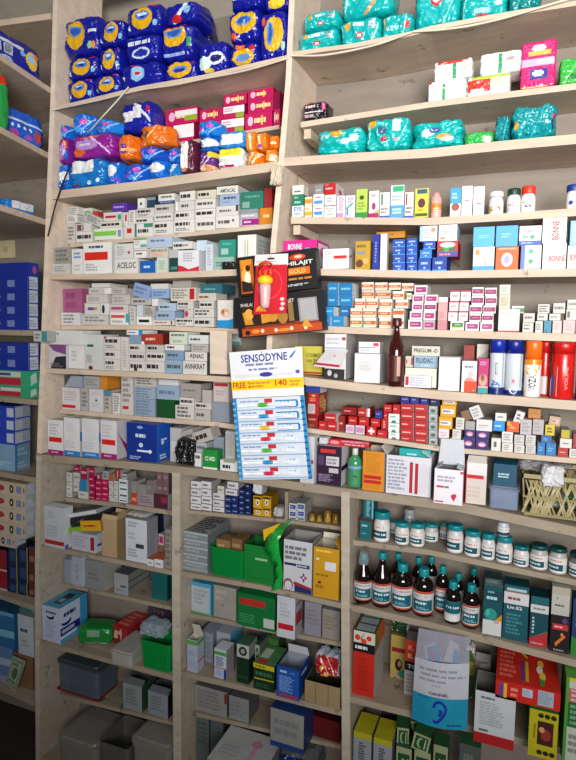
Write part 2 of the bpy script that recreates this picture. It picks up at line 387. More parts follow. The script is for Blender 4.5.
def kpouch(it):
    if 'man' in it: mx_, my_, mz_, mw, mh, md = it['man']; x0, x1, z0, z1, y0, y1 = mx_-mw/2, mx_+mw/2, mz_, mz_+mh, my_, my_+md
    else:
        x0, x1, z0, z1 = extents(it); y0 = it['d']; y1 = y0+it['dep']
        x0, x1, y0, y1, z0, z1 = seat(it, x0, x1, y0, y1, z0, z1)
    W, H, Dp = (x1-x0)/2*1.01, (z1-z0)/2*1.01, (y1-y0)/2; sd = it['seed'] % 97*.37; fl = it.get('flow', 0); wr = it.get('wr', .05)
    rnd = random.Random(it['seed']); nx, nz, ny = 44, 32, 9
    c = col(it['c']); sc = col(it.get('side', it['c'])); dec = it['dec']
    def paint(u, v):
        res = c
        for k, a in dec:
            if k == 'r':
                f = list(map(float, a[:4]))
                if f[0] <= u <= f[2] and f[1] <= v <= f[3]: res = col(a[4])
            elif k == 'e':
                f = list(map(float, a[:4]))
                if ((u-f[0])/f[2])**2+((v-f[1])/f[3])**2 <= 1: res = col(a[4])
            elif k == 'x':   # diagonal stripe: u,slope,width,colour
                f = list(map(float, a[:3]))
                if abs((u-f[0])-(v-.5)*f[1]) < f[2]/2: res = col(a[3])
        return res
    verts = {}; V = []; Fc = []; Cl = []
    def vid(i, j, k, N):
        key = (i, j, k)
        if key not in verts:
            u, v, s = 2*i/nx-1, 2*j/nz-1, 2*k/ny-1
            verts[key] = len(V); V.append(pouch_pt(u, v, s, W, H, Dp, flow=fl, seed=sd, wr=wr, ex=it.get('ex', 5.5)))
        return verts[key]
    for i in range(nx):
        for j in range(nz):
            for k, rev in ((0, 0), (ny, 1)):
                q = [vid(i, j, k, 0), vid(i+1, j, k, 0), vid(i+1, j+1, k, 0), vid(i, j+1, k, 0)]
                Fc.append(q[::-1] if rev else q)
                pc = paint((i+.5)/nx, (j+.5)/nz) if not rev else c
                Cl.append(pc)
    for j in range(nz):
        for k in range(ny):
            for i, rev in ((0, 1), (nx, 0)):
                q = [vid(i, j, k, 0), vid(i, j, k+1, 0), vid(i, j+1, k+1, 0), vid(i, j+1, k, 0)]
                Fc.append(q[::-1] if rev else q); Cl.append(sc)
    for i in range(nx):
        for k in range(ny):
            for j, rev in ((0, 1), (nz, 0)):
                q = [vid(i, j, k, 0), vid(i+1, j, k, 0), vid(i+1, j, k+1, 0), vid(i, j, k+1, 0)]
                Fc.append(q[::-1] if rev else q); Cl.append(sc)
    zm = min(v[2] for v in V)
    V = [(x, y+Dp, z-zm) for x, y, z in V]
    mb = MB(); mb.mesh(V, Fc, Cl, True)
    def fr(u, v, l):
        p = pouch_pt(2*u-1, 2*v-1, -1, W, H, Dp, flow=fl, seed=sd, wr=wr, ex=it.get('ex', 5.5)); return (p[0], p[1]+Dp-l-.0012, p[2]-zm)
    draw(mb, [d for d in dec if d[0] in 'tTl'], fr, W/H, rnd, paint=False)
    o = mb.build(it['n'], it.get('mat', 'film')); o.location = ((x0+x1)/2, y0, z0)
    tag(o, it['label'], it['cat'], it.get('g')); rot_fix(o, it)
    return o
def wrap(mb, dec, r, zf, h, rnd, a0=None):
    # paint onto a cylinder facing the camera side; u 0..1 spans 180 degrees
    mp = lambda u, v, l: ((r+l)*math.cos(a0+(u-.5)*PI*.9), (r+l)*math.sin(a0+(u-.5)*PI*.9), zf+v*h)
    d2 = []
    for k, a in dec:
        if k == 'r':
            u0, v0, u1, v1 = map(float, a[:4]); n = max(1, int((u1-u0)*14))
            for i in range(n): d2.append(('r', [str(u0+(u1-u0)*i/n), str(v0), str(u0+(u1-u0)*(i+1)/n), str(v1), a[4]]))
        else: d2.append((k, a))
    li = .0004
    for k, a in d2: draw(mb, [(k, a)], mp, r*PI*.9/h, rnd, lift=li if k == 'r' else li+.0005)
def kround(it):
    x0, y0p, x1, y1p = it['bb']; X0, X1, Z0, Z1 = extents(it, it['d']); r = (X1-X0)/2
    X0, X1, Z0, Z1 = extents(it, it['d']+r*.9); r = (X1-X0)/2
    y0 = it['d']; y1 = y0+2*r
    x0, x1, y0, y1, z0, z1 = seat(it, X0, X1, y0, y1, Z0, Z1)
    r = min(r, (x1-x0)/2, (y1-y0)/2); h = z1-z0; kd = it['k']; rnd = random.Random(it['seed'])
    root = empty(it['n'], ((x0+x1)/2, y0+r, z0)); tag(root, it['label'], it['cat'], it.get('g'))
    p = root.location; a0 = math.atan2(CO.y-p.y, CO.x-p.x)
    cc = it.get('cap', '#128a90'); c = it['c']
    if kd == 'jar':
        ch = h*it.get('ch', .27); bh = h-ch
        b = MB(); b.lathe([(r*.9, 0), (r*.98, h*.02), (r, h*.05), (r, bh-.008), (r*.93, bh-.002), (r*.82, bh+.002), (r*.8, bh+.004)], c); bo = b.build('jar_body', 'cap', root)
        cp = MB(); cr = r*it.get('cr', .98); cp.lathe([(cr*.97, bh+.0045), (cr, bh+.006), (cr, h-.004), (cr*.96, h-.001), (cr*.85, h)], cc)
        for k in range(26):
            q = 2*PI*k/26; cp.box(0, 0, 0, 0, 0, 0, cc) if False else None
            x, y = cr*math.cos(q), cr*math.sin(q); x2, y2 = cr*1.015*math.cos(q+.07), cr*1.015*math.sin(q+.07); x3, y3 = cr*math.cos(q+.14), cr*math.sin(q+.14)
            cp.mesh([(x, y, bh+.007), (x2, y2, bh+.007), (x3, y3, bh+.007), (x, y, h-.005), (x2, y2, h-.005), (x3, y3, h-.005)], [(0, 1, 4, 3), (1, 2, 5, 4)], cc)
        cp.build('jar_cap', 'cap', root)
        lb = MB(); l0, l1 = h*.08, bh-.01
        lb.lathe([(r+.0003, l0), (r+.0003, l1)], it.get('lab', '#e8e6e0'), capped=False); wrap(lb, it['dec'], r+.0003, l0, l1-l0, rnd, a0); lb.build('jar_label', 'card', root)
    elif kd == 'bottle':
        b = MB(); sh = it.get('sh', .62); nk = .30*r if it.get('tall') else .36*r
        if it.get('tall'): prof = [(r*.9, 0), (r, .004), (r, h*.5), (r*.9, h*.58), (r*.62, h*.68), (r*.4, h*.78), (r*.33, h*.84), (r*.33, h*.9)]; cb = h*.88
        else: prof = [(r*.9, 0), (r, .004), (r, h*.60), (r*.95, h*.66), (r*.8, h*.73), (r*.5, h*.79), (r*.40, h*.82), (r*.40, h*.87)]; cb = h*.83
        b.lathe(prof, c); b.build('glass_bottle', 'glass', root)
        cp = MB(); cr = r*it.get('cr', .5)
        if it.get('pump'):
            cp.lathe([(cr*1.1, h*.76), (cr*1.15, h*.78), (cr*1.1, h*.9), (cr*.9, h*.94), (cr*.9, h)], '#9fb8bf'); cp.build('measuring_cap', 'clear', root)
            cp = MB(); cr *= .75; cp.lathe([(cr, h*.86), (cr, h*.93), (cr*.8, h*.95)], cc)
        else: cp.lathe([(cr, cb), (cr*1.02, cb+.002), (cr, h-.003), (cr*.9, h)], cc)
        cp.build('screw_cap', 'cap', root)
        lb = MB(); l0, l1 = h*.08, h*(.46 if it.get('tall') else .56)
        lb.lathe([(r+.0004, l0), (r+.0004, l1)], it.get('lab', '#e8e6e0'), capped=False); wrap(lb, it['dec'], r+.0004, l0, l1-l0, rnd, a0); lb.build('bottle_label', 'card', root)
    elif kd == 'can':
        ch = h*it.get('ch', .25); bh = h-ch
        b = MB(); b.lathe([(r*.94, 0), (r, .003), (r, bh-.004), (r*.95, bh)], c); wrap(b, it['dec'], r, 0, bh, rnd, a0); b.build('can_body', 'metal', root)
        cp = MB(); cr = r*.99; cp.lathe([(cr, bh), (cr, h-.006), (cr*.95, h-.002), (cr*.8, h)], cc); cp.build('can_cap', 'cap', root)
    elif kd == 'tube':
        b = MB(); b.lathe([(r*.9, 0), (r, .003), (r, h*.8), (r*.7, h*.86), (r*.6, h)], c); wrap(b, it['dec'], r, 0, h*.8, rnd, a0); b.build('vial', 'cap', root)
    return root
def ktub(it):
    x0, x1, z0, z1 = extents(it); y0 = it['d']; y1 = y0+it['dep']
    x0, x1, y0, y1, z0, z1 = seat(it, x0, x1, y0, y1, z0, z1)
    w, h, dp = (x1-x0)/2, z1-z0, (y1-y0)/2; tp = it.get('tp', .9); t = .0018
    root = empty(it['n'], ((x0+x1)/2, y0+dp, z0)); tag(root, it['label'], it['cat'], it.get('g'))
    lid = it.get('lid'); bh = h*.86 if lid else h
    mb = MB()
    def ring(a, b, z, n=3):
        P = []; r = min(a, b)*.22
        for cx, cy, q0 in ((a-r, -b+r, -90), (a-r, b-r, 0), (-a+r, b-r, 90), (-a+r, -b+r, 180)):
            for i in range(n+1): q = math.radians(q0+90*i/n); P.append((cx+r*math.cos(q), cy+r*math.sin(q), z))
        return P
    rings = [ring(w*tp, dp*tp, 0), ring(w*.975, dp*.975, bh*.93), ring(w, dp, bh*.935), ring(w, dp, bh)]
    inner = [ring(w-t*2, dp-t*2, bh), ring(w*tp-t, dp*tp-t, t)]
    allr = rings+inner; N = len(allr[0]); V = [p for r_ in allr for p in r_]
    Fs = [(i*N+k, i*N+(k+1) % N, (i+1)*N+(k+1) % N, (i+1)*N+k) for i in range(len(allr)-1) for k in range(N)]
    Fs += [tuple(reversed(range(N))), tuple((len(allr)-1)*N+k for k in range(N))]
    mb.mesh(V, Fs, it['c']); mb.build(it.get('bn', 'tub_body'), it.get('mat', 'milky'), root)
    if lid:
        lb = MB(); q = [ring(w*1.0, dp*1.0, bh+.0004), ring(w*1.04, dp*1.03, bh+.001), ring(w*1.04, dp*1.03, bh+h*.08), ring(w*.9, dp*.93, bh+h*.09), ring(w*.86, dp*.9, h)]
        V = [p for r_ in q for p in r_]
        Fs = [(i*N+k, i*N+(k+1) % N, (i+1)*N+(k+1) % N, (i+1)*N+k) for i in range(len(q)-1) for k in range(N)]+[tuple(reversed(range(N))), tuple((len(q)-1)*N+k for k in range(N))]
        lb.mesh(V, Fs, it.get('lc', it['c'])); lb.build('lid', it.get('lmat', it.get('mat', 'milky')), root)
    return root
KIND = dict(tub=(ktub, 'plastic_tub', 'tub'), B=(kbox, 'medicine_carton', 'carton'), P=(kpouch, 'plastic_pack', 'pack'), jar=(kround, 'tablet_jar', 'jar'), bottle=(kround, 'syrup_bottle', 'bottle'),
            can=(kround, 'spray_can', 'spray can'), tube=(kround, 'small_vial', 'vial'))
ORD = ['first', 'second', 'third', 'fourth', 'fifth', 'sixth', 'seventh', 'eighth', 'ninth', 'tenth', 'eleventh', 'twelfth']
NUMK = {'d', 'dep', 'rz', 'ty', 'rx', 'open', 'flow', 'wr', 'nz', 'nc', 'nr', 'ch', 'cr', 'tall', 'pump', 'tol', 'sh', 'sl', 'nx', 'ny', 'gap', 'nb', 'deep', 'lid', 'tp', 'ex'}
DEF = dict(d=.02, dep=.08, c='w')
PRE = {}
seedc = [0]
def opts(s):
    o = {}
    for t in s.split():
        k, v = t.split('=', 1); o[k] = float(v) if k in NUMK else v
    if 'n' in o: pass
    for k in ('g', 'cat', 'n'):
        if k in o: o[k] = o[k].replace('~', ' ') if k != 'n' else o[k]
    return o
def decor(s):
    # '%name' expands a preset; 's/' prefix parts go to the side, '^' to the top, '>' to flaps
    res = {'dec': '', 'decr': '', 'dect': '', 'decf': ''}
    for t in s.split('|'):
        t = t.strip()
        if not t: continue
        if t[0] == '%':
            for q in PRE[t[1:]].split('|'):
                q = q.strip(); k = {'>': 'decr', '^': 'dect', '<': 'decf'}.get(q[:1], 'dec'); res[k] += '|' + (q[1:] if k != 'dec' else q)
            continue
        k = {'>': 'decr', '^': 'dect', '<': 'decf'}.get(t[0], 'dec'); res[k] += '|' + (t[1:] if k != 'dec' else t)
    return {k: parse(v) for k, v in res.items() if v or k == 'dec'}
def load(txt):
    cur = {}
    for ln in txt.strip().split('\n'):
        ln = ln.strip()
        if not ln or ln[0] == '#': continue
        if ln[0] == '@': cur = opts(ln[1:]); continue
        if ln[0] == '%': k, v = ln[1:].split('=', 1); PRE[k.strip()] = v.strip(); continue
        f = [x.strip() for x in ln.split(';')]
        kd, bb, op, dc, lb = f
        it = dict(DEF); it.update(cur); it.update(opts(op)); it.update(decor(dc)); bb = [float(x) for x in bb.split()]
        grid = kd.startswith('G'); k0 = kd[1:] if grid else kd
        fn, n, cat = KIND[k0]; it['k'] = k0; it.setdefault('n', n); it.setdefault('cat', cat)
        cells = [(bb, lb)]
        if grid:
            cells = []; nx, ny = int(it.get('nx', 1)), int(it.get('ny', 1)); sl = it.get('sl', 0); w = (bb[2]-bb[0])/nx; h = (bb[3]-bb[1])/ny
            skip = set(it.get('skip', '').split(',')); gp = it.get('gap', 0)
            for r in range(ny):
                for c_ in range(nx):
                    if '%d.%d' % (r, c_) in skip: continue
                    xa = bb[0]+c_*w; dy = sl*(xa-bb[0])
                    row = ('' if ny == 1 else 'bottom row' if r == 0 else 'top row' if r == ny-1 else ORD[r]+' row up')
                    colm = '' if nx == 1 else ORD[c_]+' column'
                    pos = ', '.join(x for x in (row, colm) if x)
                    cells.append(([xa+gp, bb[3]-(r+1)*h+dy, xa+w-gp, bb[3]-r*h+dy], lb.replace('{}', pos)))
        for b_, l_ in cells:
            i2 = dict(it); i2['bb'] = b_; i2['label'] = l_; seedc[0] += 1; i2['seed'] = seedc[0]*13+5
            if 'alt' in it:      # alternate colours a/b over cells
                cs = it['alt'].split('/'); i2['c'] = cs[seedc[0] % len(cs)]
            fn(i2)
# ------------------------------------------------------------------ room
def struct(name, mb, mat):
    o = mb.build(name, mat); o['kind'] = 'structure'; return o
wallm = wood_mat('old_plaster', '#a39a8e', '#4c463e', worn=.3)
floorm = wood_mat('dark_floor', '#3a3733', '#1c1a18', worn=.5)
b = MB(); b.box(-2.31, .335, -.13, 2.2, .40, 3.3, 'w'); struct('wall_back', b, wallm)
b = MB(); b.box(-2.31, -3.4, -.13, -2.25, .335, 3.3, 'w'); struct('wall_left', b, wallm)
b = MB(); b.box(-2.31, -3.4, -.18, 2.2, .40, -.13, 'w'); struct('floor', b, floorm)
b = MB(); b.box(-2.31, -3.4, 3.3, 2.2, .40, 3.36, 'w'); struct('ceiling', b, wallm)
# ------------------------------------------------------------------ main shelving unit
unit = empty('shelving_unit', (0, 0, 0))
tag(unit, 'tall cream painted wooden shelving unit with worn edges filling the wall', 'shelves')
UPR = []
def upright(parent, pl, wpx, y0=-.003, y1=.22, mat='post', wm=None):
    mb = MB(); q = []
    for (x, y) in pl:
        a = bp(x, y, 0); w = wm or (bp(x+wpx, y, 0).x-a.x); q.append((a.x, a.x+w, a.z))
    UPR.append(q)
    for i in range(len(q)-1):
        (a0, b0, z0), (a1, b1, z1) = q[i], q[i+1]
        V = [(a0, y0, z0), (b0, y0, z0), (b1, y0, z1), (a1, y0, z1), (a0, y1, z0), (b0, y1, z0), (b1, y1, z1), (a1, y1, z1)]
        mb.mesh(V, [(3, 2, 1, 0), (4, 5, 6, 7), (5, 1, 2, 6), (0, 4, 7, 3)], 'w')
    mb.poly([(q[0][0], y0, q[0][2]), (q[0][1], y0, q[0][2]), (q[0][1], y1, q[0][2]), (q[0][0], y1, q[0][2])], 'w')
    return mb.build('upright', mat, parent)
upright(unit, [(55, -45), (51, 100), (46.5, 215), (38.5, 420), (37.5, 453)], 4.5)
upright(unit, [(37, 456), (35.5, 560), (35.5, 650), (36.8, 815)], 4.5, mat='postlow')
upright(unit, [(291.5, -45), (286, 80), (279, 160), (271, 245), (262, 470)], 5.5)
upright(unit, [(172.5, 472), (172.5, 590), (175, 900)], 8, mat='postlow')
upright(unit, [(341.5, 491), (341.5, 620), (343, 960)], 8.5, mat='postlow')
upright(unit, [(640, -60), (640, 1000)], 8)
zt = bp(291, -45, 0).z
b = MB(); b.box(bp(36, 700, 0).x, .222, -.129, bp(640, 300, 0).x, .236, zt, 'w'); b.build('back_panel', 'back', unit)
def S(px, **k): return shelf(unit, px, **k)
# upper part, bay by the corner
S([(54, 107), (140, 86), (202, 75), (287, 55)], th=.012)
S([(59, 170), (168, 144), (279, 125)], d=.13, th=.012)
S([(46, 192), (140, 181), (279, 161)], th=.028)
S([(70, 243.5), (150, 236), (273, 223.5)], d=.07, th=.014)
S([(46, 274), (150, 273), (240, 269), (271, 268)], th=.020)
S([(62, 325.5), (150, 325), (240, 329), (268, 331)], d=.06, th=.016)
S([(42, 368), (150, 372.5), (232, 377), (264, 379)], th=.018)
S([(60, 409), (150, 417), (216, 422), (265, 429)], d=.06, th=.016)
# upper part, bay beyond the middle post
S([(289, 52), (355, 43), (410, 31.5), (430, 26), (505, 12), (640, -10)], th=.012)
S([(301, 122), (430, 101.5), (576, 83), (640, 74)], d=.05, th=.016)
S([(281, 158), (350, 153), (430, 148.5), (500, 141), (576, 134), (640, 128)], th=.024)
S([(291, 217), (430, 217.8), (500, 213.5), (576, 208), (640, 203)], d=.03, th=.020)
S([(276, 268), (319, 268.5), (430, 271), (576, 268.5), (640, 267)], th=.020)
S([(270, 323), (322, 326), (440, 330), (576, 334), (640, 336)], d=.03, th=.020)
S([(268, 373), (305, 377), (355, 383), (405, 387.5), (440, 391), (576, 401), (640, 406)], th=.024)
S([(270, 420), (300, 427), (373, 437), (440, 446.5), (576, 458.5), (640, 464)], d=.04, th=.014)
# counter height board and lower bays
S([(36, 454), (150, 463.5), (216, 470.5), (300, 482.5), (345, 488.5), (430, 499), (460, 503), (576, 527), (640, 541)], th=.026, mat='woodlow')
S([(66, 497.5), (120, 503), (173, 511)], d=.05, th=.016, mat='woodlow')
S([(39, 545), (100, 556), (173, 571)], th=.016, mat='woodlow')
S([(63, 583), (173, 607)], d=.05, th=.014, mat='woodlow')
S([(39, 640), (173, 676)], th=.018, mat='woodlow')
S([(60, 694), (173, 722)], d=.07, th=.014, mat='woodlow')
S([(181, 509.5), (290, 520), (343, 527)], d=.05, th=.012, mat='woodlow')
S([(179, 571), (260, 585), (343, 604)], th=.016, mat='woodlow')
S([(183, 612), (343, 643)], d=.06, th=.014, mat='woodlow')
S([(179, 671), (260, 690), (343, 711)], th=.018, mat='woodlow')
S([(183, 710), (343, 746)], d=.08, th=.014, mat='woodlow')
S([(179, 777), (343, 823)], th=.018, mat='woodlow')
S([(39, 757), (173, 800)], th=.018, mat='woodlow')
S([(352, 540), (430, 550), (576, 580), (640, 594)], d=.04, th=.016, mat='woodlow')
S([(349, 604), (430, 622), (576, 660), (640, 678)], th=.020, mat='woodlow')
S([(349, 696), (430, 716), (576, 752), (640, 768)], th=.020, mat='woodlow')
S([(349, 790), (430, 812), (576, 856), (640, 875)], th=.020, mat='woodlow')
P0 = bp(65, 10, .219); q0 = [bpz(-5, -30, P0.z), bpz(30, -40, P0.z)]
b = MB(); b.box(bp(50, 100, 0).x+.03, 0, P0.z, bp(292, 0, 0).x-.004, .219, P0.z+.018, 'w'); b.build('shelf_board', 'wood', unit)
# ------------------------------------------------------------------ side unit in the corner
cu = empty('corner_shelving_unit', (0, 0, 0)); tag(cu, 'narrow grey shelving unit in the corner beside the tall unit', 'shelves')
def side_shelf(a, b, th=.02, yl=None, mat='wood', y0=-.004):
    P = bp(b[0], b[1], y0); Q = bpz(a[0], a[1], P.z) if yl is None else bp(a[0], a[1], yl)
    # carry the front edge on past the frame
    dx = (Q-P); k = 1.9 if abs(dx.y) > .1 else 1.15; Q2 = P+dx*k; z = P.z; zq = P.z + (Q.z-P.z)*k
    if abs(dx.y) > .1: pl = [(Q2.x, Q2.y, zq), (P.x-.004, P.y, z), (P.x-.02, .22, z), (-2.235, .22, z), (-2.235, Q2.y, zq)]
    else: Q2.x = -2.235; zq = z; pl = [(Q2.x, Q2.y, zq), (P.x-.002, P.y, z), (P.x-.03, .22, z), (Q2.x, .22, zq)]
    mb = MB(); n = len(pl); V = pl+[(x, y, zz-th) for x, y, zz in pl]
    mb.mesh(V, [tuple(range(n)), tuple(range(2*n-1, n-1, -1))]+[(i, i+n, (i+1) % n+n, (i+1) % n) for i in range(n)], 'w')
    mb.build('shelf_board', mat, cu)
    SH.append(dict(p=[(-2.24, z), (P.x, z)], y0=min(Q2.y, P.y), y1=.22, x0=-2.24, x1=P.x, th=th))
    return P, Q
SIDE = [((32, 0), (51, 13), None), ((0, 53), (50, 86.5), None), ((0, 126), (46, 151), None), ((0, 204), (45.5, 219), None), ((0, 328), (40, 330.5), .0), ((0, 395), (37.5, 400), .03), ((0, 468.5), (36, 478), .03), ((0, 591), (34.5, 606), .04), ((0, 684), (34.5, 702), .04)]
for a, b_, yl in SIDE:
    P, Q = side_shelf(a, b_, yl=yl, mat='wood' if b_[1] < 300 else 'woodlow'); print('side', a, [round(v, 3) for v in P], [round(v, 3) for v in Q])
b = MB(); b.box(-2.24, .222, -.129, bp(34, 700, 0).x-.05, .236, zt, 'w'); b.build('back_panel', 'back', cu)
# ------------------------------------------------------------------ light
w = bpy.data.worlds.new('world'); bpy.context.scene.world = w; w.use_nodes = True
w.node_tree.nodes['Background'].inputs['Color'].default_value = (.7, .83, 1, 1); w.node_tree.nodes['Background'].inputs['Strength'].default_value = .06
def area(name, loc, tgt, sx, sy, p, c=(1, 1, 1)):
    l = bpy.data.lights.new(name, 'AREA'); l.shape = 'RECTANGLE'; l.size = sx; l.size_y = sy; l.energy = p; l.color = c
    o = bpy.data.objects.new(name, l); C.objects.link(o); o.location = loc
    o.rotation_euler = (Vector(tgt)-Vector(loc)).to_track_quat('-Z', 'Y').to_euler(); return o
k = area('doorway_daylight', (.7, -2.75, 1.85), (-.25, 0, 2.25), 1.5, .9, 54, (1, .978, .94)); k.data.spread = math.radians(97)
area('overhead_fill_light', (-.3, -1.5, 3.2), (-.35, 0, 1.9), 1.2, .25, 6, (.92, .96, 1))  # weak fill from overhead, its source unseen
sc = bpy.context.scene; vs = sc.view_settings; vs.view_transform = 'Standard'; vs.look = 'None'; vs.gamma = 1; vs.exposure = -.1; vs.use_curve_mapping = False
